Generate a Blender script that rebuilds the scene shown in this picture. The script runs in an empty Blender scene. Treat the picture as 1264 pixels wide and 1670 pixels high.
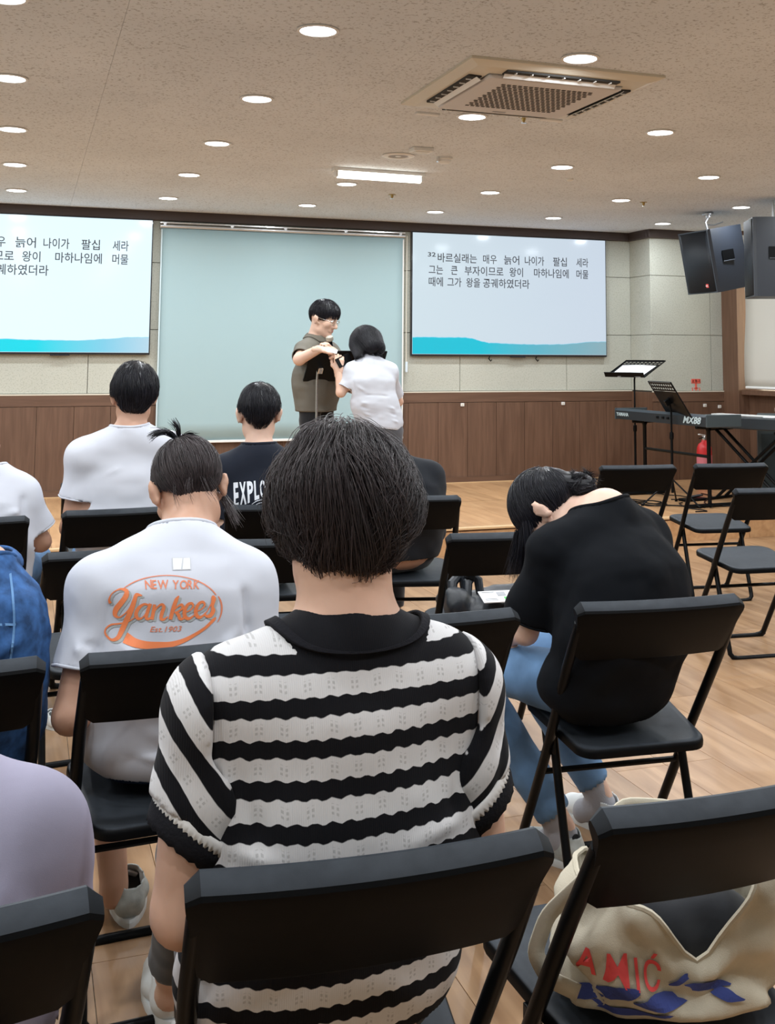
import bpy, bmesh, math, random
import numpy as np
from mathutils import Vector, Matrix, noise as mnoise
from mathutils.bvhtree import BVHTree

R = math.radians
PI = math.pi
random.seed(7)
rng = np.random.default_rng(11)
SC = bpy.context.scene
COL = SC.collection

# ------------------------------------------------------------------ camera
EYE = Vector((0, 0, 1.38))
cam_d = bpy.data.cameras.new('camera')
cam = bpy.data.objects.new('camera', cam_d)
COL.objects.link(cam)
fw = Vector((0.34218026, 0.93416813, 0.10120565))
rt = Vector((0.93884224, -0.34432447, 0.00398856))
up = Vector((-0.03857357, -0.09365133, 0.99485753))
M = Matrix((rt, up, -fw)).transposed().to_4x4()
M.translation = EYE
cam.matrix_world = M
cam_d.sensor_fit = 'VERTICAL'
cam_d.sensor_height = 36
cam_d.sensor_width = 36
cam_d.lens = 1825.5 / 1670 * 36
cam_d.shift_x = -84.49 / 1670
cam_d.shift_y = -437.27 / 1670
cam_d.clip_start = 0.02
SC.camera = cam

# ------------------------------------------------------------------ world and exposure
w = bpy.data.worlds.new('room_dark')
SC.world = w
w.use_nodes = True
w.node_tree.nodes['Background'].inputs[0].default_value = (0.6, 0.65, 0.7, 1)
w.node_tree.nodes['Background'].inputs[1].default_value = 0.15
SC.view_settings.view_transform = 'Standard'
SC.view_settings.look = 'None'
SC.view_settings.gamma = 1
SC.view_settings.use_curve_mapping = False
SC.view_settings.exposure = 0.0
SC.cycles.use_denoising = True
SC.cycles.max_bounces = 8
SC.cycles.sample_clamp_indirect = 6
LAMP_W = 11.0          # power of one downlight
LAMP_COL = (0.895, 0.95, 1.0)

CEIL = 2.661
STAGE = 0.194
WY = 10.10             # stage wall
SIDE = 6.65            # right side wall

# ------------------------------------------------------------------ helpers
def mat(name, col, rough=0.6, metal=0.0, spec=0.5, emit=None, estr=0.0, coat=0.0, bump=None, var=None, sheen=0.0, alpha=None, trans=0.0):
    """bump=(scale, strength, distance); var=(scale, amount) darkens/lightens with noise in world space"""
    m = bpy.data.materials.new(name)
    m.use_nodes = True
    nt = m.node_tree
    b = nt.nodes['Principled BSDF']
    b.inputs['Base Color'].default_value = (*col, 1)
    b.inputs['Roughness'].default_value = rough
    b.inputs['Metallic'].default_value = metal
    b.inputs['Specular IOR Level'].default_value = spec
    b.inputs['Coat Weight'].default_value = coat
    b.inputs['Sheen Weight'].default_value = sheen
    b.inputs['Transmission Weight'].default_value = trans
    if emit:
        b.inputs['Emission Color'].default_value = (*emit, 1)
        b.inputs['Emission Strength'].default_value = estr
    tc = nt.nodes.new('ShaderNodeTexCoord')
    if bump:
        n = nt.nodes.new('ShaderNodeTexNoise'); n.inputs['Scale'].default_value = bump[0]; n.inputs['Detail'].default_value = 4
        nt.links.new(tc.outputs['Object'], n.inputs['Vector'])
        bp = nt.nodes.new('ShaderNodeBump'); bp.inputs['Strength'].default_value = bump[1]; bp.inputs['Distance'].default_value = bump[2]
        nt.links.new(n.outputs['Fac'], bp.inputs['Height']); nt.links.new(bp.outputs['Normal'], b.inputs['Normal'])
    if var:
        n = nt.nodes.new('ShaderNodeTexNoise'); n.inputs['Scale'].default_value = var[0]; n.inputs['Detail'].default_value = 5
        nt.links.new(tc.outputs['Object'], n.inputs['Vector'])
        rp = nt.nodes.new('ShaderNodeMapRange')
        rp.inputs[1].default_value = 0.3; rp.inputs[2].default_value = 0.7
        rp.inputs[3].default_value = 1 - var[1]; rp.inputs[4].default_value = 1 + var[1]
        nt.links.new(n.outputs['Fac'], rp.inputs[0])
        mx = nt.nodes.new('ShaderNodeVectorMath'); mx.operation = 'SCALE'
        mx.inputs[0].default_value = col
        nt.links.new(rp.outputs[0], mx.inputs['Scale'])
        nt.links.new(mx.outputs[0], b.inputs['Base Color'])
    return m

def wood_mat(name, c1, c2, axis='Y', stretch=14, scale=2.2, rough=0.4, island=0.25, spec=0.5, fine=60):
    """grain stretched along axis, brightness varying from board to board (Object Info random)"""
    m = bpy.data.materials.new(name); m.use_nodes = True
    nt = m.node_tree; b = nt.nodes['Principled BSDF']; L = nt.links
    b.inputs['Roughness'].default_value = rough
    b.inputs['Specular IOR Level'].default_value = spec
    geo = nt.nodes.new('ShaderNodeNewGeometry')
    oi = nt.nodes.new('ShaderNodeObjectInfo')
    mp = nt.nodes.new('ShaderNodeMapping')
    s = [stretch, stretch, stretch]; s['XYZ'.index(axis)] = 1.0
    mp.inputs['Scale'].default_value = s
    add = nt.nodes.new('ShaderNodeVectorMath'); add.operation = 'MULTIPLY_ADD'
    comb = nt.nodes.new('ShaderNodeCombineXYZ')
    for i in range(3): L.new(oi.outputs['Random'], comb.inputs[i])
    add.inputs[1].default_value = (7, 9, 5)
    L.new(comb.outputs[0], add.inputs[0]); L.new(geo.outputs['Position'], add.inputs[2])
    L.new(add.outputs[0], mp.inputs['Vector'])
    n1 = nt.nodes.new('ShaderNodeTexNoise'); n1.inputs['Scale'].default_value = scale; n1.inputs['Detail'].default_value = 6; n1.inputs['Distortion'].default_value = 0.6
    L.new(mp.outputs[0], n1.inputs['Vector'])
    rp = nt.nodes.new('ShaderNodeValToRGB')
    rp.color_ramp.elements[0].position = 0.32; rp.color_ramp.elements[0].color = (*c1, 1)
    rp.color_ramp.elements[1].position = 0.68; rp.color_ramp.elements[1].color = (*c2, 1)
    L.new(n1.outputs['Fac'], rp.inputs[0])
    mr = nt.nodes.new('ShaderNodeMapRange'); mr.inputs[3].default_value = 1 - island; mr.inputs[4].default_value = 1 + island
    L.new(oi.outputs['Random'], mr.inputs[0])
    sc = nt.nodes.new('ShaderNodeVectorMath'); sc.operation = 'SCALE'
    L.new(rp.outputs[0], sc.inputs[0]); L.new(mr.outputs[0], sc.inputs['Scale'])
    L.new(sc.outputs[0], b.inputs['Base Color'])
    bp = nt.nodes.new('ShaderNodeBump'); bp.inputs['Strength'].default_value = 0.15; bp.inputs['Distance'].default_value = 0.001
    L.new(n1.outputs['Fac'], bp.inputs['Height']); L.new(bp.outputs[0], b.inputs['Normal'])
    return m

def speck_mat(name, base, dark, scale, thr, rough=0.9, big=0.06, bump=0.3):
    """mineral board: base colour with scattered specks, world space"""
    m = bpy.data.materials.new(name); m.use_nodes = True
    nt = m.node_tree; b = nt.nodes['Principled BSDF']; L = nt.links
    b.inputs['Roughness'].default_value = rough; b.inputs['Specular IOR Level'].default_value = 0.2
    geo = nt.nodes.new('ShaderNodeNewGeometry')
    n1 = nt.nodes.new('ShaderNodeTexNoise'); n1.inputs['Scale'].default_value = scale; n1.inputs['Detail'].default_value = 2
    n2 = nt.nodes.new('ShaderNodeTexNoise'); n2.inputs['Scale'].default_value = 1.3; n2.inputs['Detail'].default_value = 3
    L.new(geo.outputs['Position'], n1.inputs['Vector']); L.new(geo.outputs['Position'], n2.inputs['Vector'])
    rp = nt.nodes.new('ShaderNodeValToRGB')
    rp.color_ramp.elements[0].position = thr; rp.color_ramp.elements[0].color = (*dark, 1)
    rp.color_ramp.elements[1].position = thr + 0.1; rp.color_ramp.elements[1].color = (*base, 1)
    L.new(n1.outputs['Fac'], rp.inputs[0])
    mr = nt.nodes.new('ShaderNodeMapRange'); mr.inputs[1].default_value = 0.3; mr.inputs[2].default_value = 0.7
    mr.inputs[3].default_value = 1 - big; mr.inputs[4].default_value = 1 + big
    L.new(n2.outputs['Fac'], mr.inputs[0])
    sc = nt.nodes.new('ShaderNodeVectorMath'); sc.operation = 'SCALE'
    L.new(rp.outputs[0], sc.inputs[0]); L.new(mr.outputs[0], sc.inputs['Scale'])
    L.new(sc.outputs[0], b.inputs['Base Color'])
    bp = nt.nodes.new('ShaderNodeBump'); bp.inputs['Strength'].default_value = bump; bp.inputs['Distance'].default_value = 0.002
    L.new(n1.outputs['Fac'], bp.inputs['Height']); L.new(bp.outputs[0], b.inputs['Normal'])
    return m

def tag(o, label=None, cat=None, group=None, kind=None):
    if label: o['label'] = label
    if cat: o['category'] = cat
    if group: o['group'] = group
    if kind: o['kind'] = kind
    return o

def empty(name, loc=(0, 0, 0), rz=0.0, label=None, cat=None, group=None):
    o = bpy.data.objects.new(name, None)
    o.empty_display_size = 0.05
    COL.objects.link(o); o.location = loc; o.rotation_euler = (0, 0, rz)
    return tag(o, label, cat, group)

class MB:
    """collects shapes, builds ONE mesh object"""
    def __init__(self): self.v = []; self.f = []
    def add(self, vs, fs):
        n = len(self.v); self.v += [tuple(p) for p in vs]; self.f += [tuple(i + n for i in q) for q in fs]; return self
    def box(self, c, s, M3=None, ch=0.0):
        x, y, z = s[0] / 2, s[1] / 2, s[2] / 2
        if ch <= 0:
            vs = [Vector((a * x, b * y, d * z)) for a in (-1, 1) for b in (-1, 1) for d in (-1, 1)]
            fs = [(0, 1, 3, 2), (4, 6, 7, 5), (0, 4, 5, 1), (2, 3, 7, 6), (0, 2, 6, 4), (1, 5, 7, 3)]
        else:
            bm = bmesh.new(); bmesh.ops.create_cube(bm, size=1)
            for q in bm.verts: q.co = Vector((q.co.x * s[0], q.co.y * s[1], q.co.z * s[2]))
            bmesh.ops.bevel(bm, geom=bm.edges[:], offset=ch, segments=2, affect='EDGES', profile=0.5)
            bm.verts.index_update()
            vs = [q.co.copy() for q in bm.verts]; fs = [[q.index for q in f.verts] for f in bm.faces]; bm.free()
        c = Vector(c)
        if M3 is not None: vs = [M3 @ q for q in vs]
        return self.add([q + c for q in vs], fs)
    def tube(self, pts, r, n=10, closed=False, cap=True):
        pts = [Vector(p) for p in pts]; m = len(pts)
        rs = r if isinstance(r, (list, tuple)) else [r] * m
        vs = []; fs = []; prev = None
        for i, p in enumerate(pts):
            if closed: t = (pts[(i + 1) % m] - pts[i - 1])
            else: t = pts[min(i + 1, m - 1)] - pts[max(i - 1, 0)]
            t.normalize()
            if prev is None:
                a = Vector((0, 0, 1)) if abs(t.z) < 0.9 else Vector((1, 0, 0))
                u = t.cross(a).normalized()
            else:
                u = (prev - t * prev.dot(t)).normalized()
            prev = u; w_ = t.cross(u)
            for k in range(n):
                a = 2 * PI * k / n
                vs.append(p + (u * math.cos(a) + w_ * math.sin(a)) * rs[i])
        for i in range(m if closed else m - 1):
            for k in range(n):
                a = i * n + k; b = i * n + (k + 1) % n; c_ = ((i + 1) % m) * n + (k + 1) % n; d = ((i + 1) % m) * n + k
                fs.append((a, d, c_, b))
        if cap and not closed:
            fs.append(tuple(range(n))); fs.append(tuple(range((m - 1) * n, m * n))[::-1])
        return self.add(vs, fs)
    def lathe(self, prof, n=24, c=(0, 0, 0), M3=None):
        """prof list of (r,z)"""
        vs = []; fs = []; c = Vector(c)
        for r_, z in prof:
            for k in range(n):
                a = 2 * PI * k / n; p = Vector((r_ * math.cos(a), r_ * math.sin(a), z))
                vs.append((M3 @ p if M3 is not None else p) + c)
        for i in range(len(prof) - 1):
            for k in range(n):
                fs.append((i * n + k, i * n + (k + 1) % n, (i + 1) * n + (k + 1) % n, (i + 1) * n + k))
        fs.append(tuple(range(n))[::-1]); fs.append(tuple(range((len(prof) - 1) * n, len(prof) * n)))
        return self.add(vs, fs)
    def prism(self, poly, depth, M4=None):
        """poly in local xy, extruded along +z by depth"""
        n = len(poly); vs = [Vector((x, y, 0)) for x, y in poly] + [Vector((x, y, depth)) for x, y in poly]
        if M4 is not None: vs = [M4 @ q for q in vs]
        fs = [tuple(range(n))[::-1], tuple(range(n, 2 * n))] + [(i, (i + 1) % n, n + (i + 1) % n, n + i) for i in range(n)]
        return self.add(vs, fs)
    def mesh(self, name, m=None, smooth=False, ang=None):
        me = bpy.data.meshes.new(name); me.from_pydata(self.v, [], self.f)
        bm = bmesh.new(); bm.from_mesh(me); bmesh.ops.recalc_face_normals(bm, faces=bm.faces[:]); bm.to_mesh(me); bm.free()
        if m: me.materials.append(m)
        if smooth:
            me.polygons.foreach_set('use_smooth', [True] * len(me.polygons))
            me.set_sharp_from_angle(angle=R(ang or 35))
        me.update(); return me
    def build(self, name, m=None, parent=None, smooth=False, loc=None, ang=None):
        o = bpy.data.objects.new(name, self.mesh(name, m, smooth, ang)); COL.objects.link(o)
        if parent: o.parent = parent
        if loc: o.location = loc
        return o

def link_mesh(name, me, parent=None, loc=(0, 0, 0), rz=0.0):
    o = bpy.data.objects.new(name, me); COL.objects.link(o); o.location = loc; o.rotation_euler = (0, 0, rz)
    if parent: o.parent = parent
    return o

def arc(c, r, a0, a1, n, ax=0, ay=2):
    out = []
    for i in range(n + 1):
        a = R(a0 + (a1 - a0) * i / n); p = [c[0], c[1], c[2]]; p[ax] += r * math.cos(a); p[ay] += r * math.sin(a); out.append(tuple(p))
    return out

def text_mesh(s, size, bold=0.0, extrude=0.0004, xs=1.0, shear=0.0, align='LEFT'):
    c = bpy.data.curves.new('lettering', 'FONT'); c.body = s; c.size = size; c.offset = bold; c.extrude = extrude
    c.shear = shear; c.align_x = align; c.resolution_u = 3
    o = bpy.data.objects.new('lettering', c); COL.objects.link(o)
    bpy.context.view_layer.update()
    me = bpy.data.meshes.new_from_object(o.evaluated_get(bpy.context.evaluated_depsgraph_get()))
    bpy.data.objects.remove(o); bpy.data.curves.remove(c)
    if xs != 1.0:
        for q in me.vertices: q.co.x *= xs
    return me

def child_copy(o, parent=None):
    c = o.copy(); COL.objects.link(c); c.parent = parent
    for ch in list(o.children): child_copy(ch, c)
    return c

# ------------------------------------------------------------------ materials
M_ceil = speck_mat('mineral_ceiling', (0.71, 0.755, 0.80), (0.45, 0.47, 0.49), 75, 0.33, bump=0.10)
M_panel = speck_mat('fibre_wall_panel', (0.49, 0.50, 0.44), (0.41, 0.42, 0.36), 90, 0.38, big=0.07, bump=0.22)
M_dark = mat('dark_gap', (0.03, 0.028, 0.025), 0.9)
M_gap = mat('joint_backing', (0.30, 0.28, 0.24), 0.9)
M_mould = mat('dark_brown_moulding', (0.050, 0.034, 0.030), 0.55)
M_wains = wood_mat('walnut_wainscot', (0.105, 0.054, 0.032), (0.155, 0.084, 0.052), 'Z', 14, 2.0, 0.45, 0.06)
M_wainr = wood_mat('walnut_rail', (0.105, 0.054, 0.032), (0.155, 0.084, 0.052), 'X', 14, 2.0, 0.45, 0.05)
M_floor = wood_mat('pale_oak_floor', (0.25, 0.138, 0.068), (0.385, 0.235, 0.128), 'Y', 9, 2.3, 0.32, 0.13)
M_stage = wood_mat('honey_oak_stage', (0.40, 0.215, 0.10), (0.54, 0.32, 0.16), 'Y', 9, 2.3, 0.35, 0.10)
M_nose = mat('stage_nosing', (0.62, 0.42, 0.23), 0.35)
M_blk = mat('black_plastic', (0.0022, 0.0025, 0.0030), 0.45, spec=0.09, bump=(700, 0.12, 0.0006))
def painted_top_sheen(m, sheen_col):
    """paler tone on the upward faces: ceiling-lamp sheen painted into the base colour"""
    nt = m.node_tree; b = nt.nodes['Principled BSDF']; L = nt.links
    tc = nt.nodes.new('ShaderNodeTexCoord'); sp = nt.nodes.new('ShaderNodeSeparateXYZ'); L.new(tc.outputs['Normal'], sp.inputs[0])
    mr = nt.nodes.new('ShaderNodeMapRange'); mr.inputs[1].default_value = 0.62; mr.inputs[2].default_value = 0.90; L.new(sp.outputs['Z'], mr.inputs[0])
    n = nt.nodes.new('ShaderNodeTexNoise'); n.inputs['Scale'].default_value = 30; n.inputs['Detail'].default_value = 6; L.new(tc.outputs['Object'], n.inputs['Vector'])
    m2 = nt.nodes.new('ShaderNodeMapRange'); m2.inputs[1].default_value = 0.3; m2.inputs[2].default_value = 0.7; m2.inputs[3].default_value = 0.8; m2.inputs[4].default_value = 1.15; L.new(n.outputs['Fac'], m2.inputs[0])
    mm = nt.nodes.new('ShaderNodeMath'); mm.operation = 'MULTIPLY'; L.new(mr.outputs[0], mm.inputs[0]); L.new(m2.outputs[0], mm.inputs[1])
    mx = nt.nodes.new('ShaderNodeMix'); mx.data_type = 'RGBA'; mx.inputs[6].default_value = b.inputs['Base Color'].default_value; mx.inputs[7].default_value = (*sheen_col, 1)
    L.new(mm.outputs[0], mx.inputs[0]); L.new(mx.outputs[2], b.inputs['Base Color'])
painted_top_sheen(M_blk, (0.036, 0.042, 0.050))  # grey painted on chair lips and seats in place of lamp sheen
M_blktube = mat('black_painted_steel', (0.0028, 0.0032, 0.0038), 0.35, spec=0.14)
M_white = mat('white_paint', (0.78, 0.78, 0.76), 0.45)
M_ivory = mat('ivory_plastic', (0.66, 0.62, 0.52), 0.4)
M_lamp = mat('lamp_diffuser', (1, 1, 1), 0.4, emit=LAMP_COL, estr=9)
M_chrome = mat('chrome', (0.75, 0.76, 0.78), 0.18, metal=1)
M_alu = mat('brushed_aluminium', (0.62, 0.64, 0.66), 0.35, metal=1)
M_spk = mat('speaker_black', (0.014, 0.018, 0.026), 0.42, bump=(500, 0.2, 0.001))
M_grille = mat('speaker_grille', (0.012, 0.016, 0.022), 0.5, metal=0.3, bump=(900, 0.5, 0.001))
M_red = mat('red_enamel', (0.75, 0.03, 0.035), 0.3, coat=0.5)
M_redlab = mat('red_print', (0.80, 0.13, 0.09), 0.5)
M_paper = mat('white_paper', (0.80, 0.81, 0.82), 0.7)
M_print = mat('grey_print', (0.35, 0.36, 0.38), 0.7)

# ================================================================== SETTING
# floor: slab with planks on it
sf = MB().box((1.7, 3.8, -0.03), (10.6, 12.8, 0.06)).box((0, 0, -0.01), (0.01, 0.01, 0.005))
floor = sf.build('floor', M_gap); tag(floor, kind='structure')
PW, PLN = 0.19, 1.30
plank_me = MB().box((0, 0, 0.004), (PW - 0.0015, PLN - 0.0015, 0.008), ch=0.0007).mesh('plank', M_floor)
def in_view(x, y, z, pad=80):
    d = Vector((x, y, z)) - EYE; w_ = d.dot(fw)
    if w_ < 0.2: return False
    px = 716.5 + 1825.5 * d.dot(rt) / w_; py = 397.7 - 1825.5 * d.dot(up) / w_
    return -pad < px < 1264 + pad and -pad < py < 1670 + pad
npl = 0
rest = MB()
i0 = -17
while i0 * PW < 6.8:
    x = i0 * PW + PW / 2
    off = random.choice([0.0, 0.43, 0.87, 0.2, 0.65])
    y = -2.4 + off - PLN
    while y < 7.4:
        yc = y + PLN / 2
        seen = yc + PLN / 2 > 0.2 and any(in_view(x + a, yc + b * PLN / 2, 0) for a in (-.1, .1) for b in (-1, 0, 1)) and yc - PLN / 2 < 7.40 and x < 6.6 and x > -3.1
        if seen: o = link_mesh('plank', plank_me, floor, (x, yc, 0)); npl += 1
        elif yc - PLN / 2 < 7.40: rest.box((x, yc, 0.004), (PW - 0.0015, PLN - 0.0015, 0.008))
        y += PLN
    i0 += 1
print('floor planks', npl)
# the unseen rest of the floor
o = rest.build('outer_planks', M_floor, floor); o['kind'] = 'stuff'

# stage
stg = MB().box((1.7, (7.47 + WY) / 2 + 0.02, (STAGE - 0.01) / 2), (9.9, WY - 7.47, STAGE - 0.01))
stage = stg.build('floor_stage', M_stage); tag(stage, 'raised timber stage along the front wall', kind='structure')
SPW, SPL = 0.19, 1.32
sp_me = MB().box((0, 0, 0), (SPW - 0.002, SPL - 0.002, 0.008), ch=0.0007).mesh('stage_plank', M_stage)
i0 = -6
while i0 * SPW < 6.5:
    x = i0 * SPW + SPW / 2
    for k in range(2):
        yc = 7.50 + SPL * (k + 0.5)
        if yc + SPL / 2 > WY + 0.03: yc = WY - SPL / 2 - 0.002 + 0.02
        link_mesh('stage_plank', sp_me, stage, (x, yc, STAGE - 0.004))
    i0 += 1
riser_me = MB().box((0, 0, 0), (1.198, 0.012, STAGE - 0.03), ch=0.001).mesh('riser_board', M_stage)
for k in range(8):
    link_mesh('riser_board', riser_me, stage, (-2.5 + 1.2 * k, 7.475, (STAGE - 0.03) / 2 + 0.002))
nz = MB().box((1.7, 7.478, STAGE - 0.008), (9.9, 0.045, 0.018), ch=0.004); nz.build('nosing', M_nose, stage)

# ceiling
cb = MB().box((1.72, 3.8, CEIL + 0.05), (10.8, 13.0, 0.06))
ceil = cb.build('ceiling', mat('ceiling_joint', (0.60, 0.60, 0.61), 0.9)); tag(ceil, kind='structure')
CT = 0.60
ct_me = MB().box((0, 0, 0), (CT * 2 - 0.0012, CT - 0.0012, 0.02)).mesh('ceiling_tile', M_ceil)
ntl = 0
rest = MB()
ix = -3
while ix * 2 * CT < 7.0:
    iy = -4
    while iy * CT < 10.2:
        x = ix * 2 * CT + 0.3 + CT; y = iy * CT + 0.2 + CT / 2 + (0.0)
        if any(in_view(x + a * CT, y + b * CT / 2, CEIL, 40) for a in (-1, -.5, 0, .5, 1) for b in (-1, 1)) and y < WY + 0.1:
            link_mesh('ceiling_tile', ct_me, ceil, (x, y, CEIL + 0.01)); ntl += 1
        else:
            rest.box((x, y, CEIL + 0.01), (CT * 2 - 0.002, CT - 0.002, 0.02))
        iy += 1
    ix += 1
print('ceiling tiles', ntl)
o = rest.build('outer_ceiling_tiles', M_ceil, ceil); o['kind'] = 'stuff'

# ---- stage wall
RAILZ = 1.05
wf = MB().box((1.7, WY + 0.08, CEIL / 2), (10.4, 0.12, CEIL))
wall_front = wf.build('wall_front', M_gap); tag(wall_front, kind='structure')
xs = [-3.4 + 0.0]
joints = [0.496 + 1.14 * k for k in range(-3, 5)]
rows = [(RAILZ + 0.012, 1.615), (1.615, 2.205), (2.205, CEIL)]
def panels(parent, x0s, y, zr, facing='Y'):
    for a, b in zip(x0s[:-1], x0s[1:]):
        for z0, z1 in zr:
            m_ = MB().box(((a + b) / 2, y, (z0 + z1) / 2), (b - a - 0.005, 0.018, z1 - z0 - 0.005), ch=0.002)
            m_.build('wall_panel', M_panel, parent)
panels(wall_front, [-3.2] + joints[1:] + [5.79], WY + 0.009, rows)
def wainscot(parent, x0, x1, y, bw=0.30, ang=0.0):
    n = max(1, round((x1 - x0) / bw)); bw = (x1 - x0) / n
    me = MB().box((0, 0, (0.955 + 0.06) / 2), (bw - 0.003, 0.014, 0.955 - 0.06 - 0.004), ch=0.001).mesh('wainscot_board', M_wains)
    for k in range(n): link_mesh('wainscot_board', me, parent, (x0 + bw * (k + .5), y - 0.004, 0))
    MB().box(((x0 + x1) / 2, y - 0.005, (RAILZ + 0.957) / 2), (x1 - x0, 0.018, RAILZ - 0.957), ch=0.001).build('top_rail', M_wainr, parent)
    MB().box(((x0 + x1) / 2, y - 0.006, RAILZ + 0.005), (x1 - x0, 0.022, 0.012), ch=0.002).build('light_bead', M_ivory, parent)
wainscot(wall_front, -3.2, 5.79, WY)
bb = MB().box((1.3, WY - 0.014, STAGE + 0.03), (8.98, 0.014, 0.06)); tag(bb.build('baseboard_front', M_wainr), kind='structure')
tag(MB().box((1.3, WY - 0.022, STAGE + 0.006), (8.98, 0.006, 0.010)).build('trim_2', M_nose), kind='structure')
mo = MB().box((1.3, WY - 0.02, CEIL - 0.042), (9.0, 0.06, 0.084), ch=0.006); tag(mo.build('trim_1', M_mould), kind='structure')

# ---- pilaster block at the right of the stage
PY = 9.70
pb = MB().box(((5.80 + SIDE) / 2 + 0.02, (PY + WY) / 2 + 0.05, CEIL / 2), (SIDE - 5.80, WY - PY + 0.08, CEIL - 0.002))
pil = pb.build('wall_pilaster', M_gap); tag(pil, kind='structure')
panels(pil, [5.80, 6.475, SIDE + 0.02], PY + 0.009, rows)
for z0, z1 in rows:
    MB().box((5.795, (PY + WY) / 2, (z0 + z1) / 2), (0.018, WY - PY - 0.004, z1 - z0 - 0.004), ch=0.002).build('wall_panel', M_panel, pil)
wainscot(pil, 5.79, SIDE, PY)
MB().box((5.792, (PY + WY) / 2, RAILZ / 2), (0.016, WY - PY, RAILZ)).build('wainscot_board', M_wains, pil)
MB().box(((5.77 + SIDE) / 2, PY - 0.02, CEIL - 0.042), (SIDE - 5.73, 0.06, 0.084), ch=0.006).build('moulding', M_mould, pil)
MB().box((5.775, (PY + WY) / 2, CEIL - 0.042), (0.06, WY - PY, 0.0838), ch=0.006).build('moulding', M_mould, pil)

# ---- right side wall with window and roller blind
ws = MB()
WZ0, WZ1, WY0, WY1 = 1.08, 2.56, 7.2, 9.42     # window opening
ws.box((SIDE + 0.16, 3.6, WZ0 / 2), (0.12, 12.6, WZ0))
ws.box((SIDE + 0.16, 3.6, (WZ1 + CEIL) / 2), (0.12, 12.6, CEIL - WZ1))
ws.box((SIDE + 0.16, (WY0 - 2.7) / 2, (WZ0 + WZ1) / 2), (0.12, WY0 + 2.7, WZ1 - WZ0))
ws.box((SIDE + 0.16, (WY1 + 9.9) / 2, (WZ0 + WZ1) / 2), (0.12, 9.9 - WY1, WZ1 - WZ0))
wall_right = ws.build('wall_right', M_wainr); tag(wall_right, kind='structure')
fr = MB().box((SIDE + 0.03, (WY1 + PY) / 2 + 0.02, CEIL / 2), (0.14, PY - WY1 + 0.0, CEIL - 0.002), ch=0.003)
fr.build('casing_board', M_wains, wall_right)
fr = MB().box((SIDE + 0.04, (WY0 + WY1) / 2, 1.055), (0.12, WY1 - WY0, 0.05), ch=0.003); fr.build('window_sill', M_wainr, wall_right)
n = 14; bw = (9.64 + 2.4) / 40
wme = MB().box((0, 0, 0.515), (0.014, bw - 0.003, 1.02), ch=0.001).mesh('wainscot_board', M_wains)
for k in range(40): link_mesh('wainscot_board', wme, wall_right, (SIDE + 0.09, -2.4 + bw * (k + .5), 0))
MB().box((SIDE + 0.09, 3.3, 2.61), (0.06, 12.0, 0.084), ch=0.005).build('moulding', M_mould, wall_right)
MB().box((SIDE + 0.09, 2.2, 1.8), (0.02, 9.6, 1.5), ch=0.003).build('plain_panel', M_panel, wall_right)
wn = MB().box((SIDE + 0.20, (WY0 + WY1) / 2, (WZ0 + WZ1) / 2), (0.012, WY1 - WY0, WZ1 - WZ0))
M_sky = mat('bright_daylight_glass', (0.9, 0.92, 0.9), 0.2, emit=(1.0, 0.93, 0.74), estr=2.2)
win = wn.build('window_1', M_sky); tag(win, kind='structure')
for y in (WY0 + 0.03, (WY0 + WY1) / 2, WY1 - 0.03):
    MB().box((SIDE + 0.17, y, (WZ0 + WZ1) / 2), (0.04, 0.05, WZ1 - WZ0), ch=0.004).build('window_frame', M_white, win)
# blind: thin wavy fabric sheet, its edge pulled in at mid height
M_blind = mat('cream_blind_fabric', (0.62, 0.60, 0.54), 0.8, bump=(400, 0.2, 0.0005))
bl = empty('roller_blind', (SIDE - 0.02, 9.33, 1.09), label='cream roller blind drawn down over the window on the right wall', cat='blind')
vs = []; fs = []; NY, NZ = 14, 16
for j in range(NZ + 1):
    z = 0.012 + (1.455) * j / NZ
    for i in range(NY + 1):
        e = 0.02 * math.sin(z * 5.2 + 0.4) * max(0, 1 - i / 3)
        y = -2.0 * i / NY + (0.03 + e if i == 0 else e)
        vs.append((0.01 + 0.004 * math.sin(i * 0.9 + z * 2), y, z))
for j in range(NZ):
    for i in range(NY):
        a = j * (NY + 1) + i; fs.append((a, a + 1, a + NY + 2, a + NY + 1))
b_ = MB().add(vs, fs).build('fabric', M_blind, bl, smooth=True)
md = b_.modifiers.new('thick', 'SOLIDIFY'); md.thickness = 0.0012
MB().tube([(0.01, 0.02, 0.012), (0.01, -2.0, 0.012)], 0.014, 10).build('bottom_bar', M_white, bl, True)
MB().tube([(0.01, 0.02, 1.475), (0.01, -2.0, 1.475)], 0.026, 14).build('roller', M_white, bl, True)
for y in (0.03, -2.01): MB().box((0.03, y, 1.48), (0.07, 0.01, 0.07), ch=0.003).build('bracket', M_white, bl)
# ---- walls behind the camera side
tag(MB().box((-3.26, 3.8, CEIL / 2), (0.1, 12.8, CEIL)).build('wall_left', M_panel), kind='structure')
tag(MB().box((1.7, -2.6, CEIL / 2), (10.2, 0.1, CEIL)).build('wall_back', M_panel), kind='structure')

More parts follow.
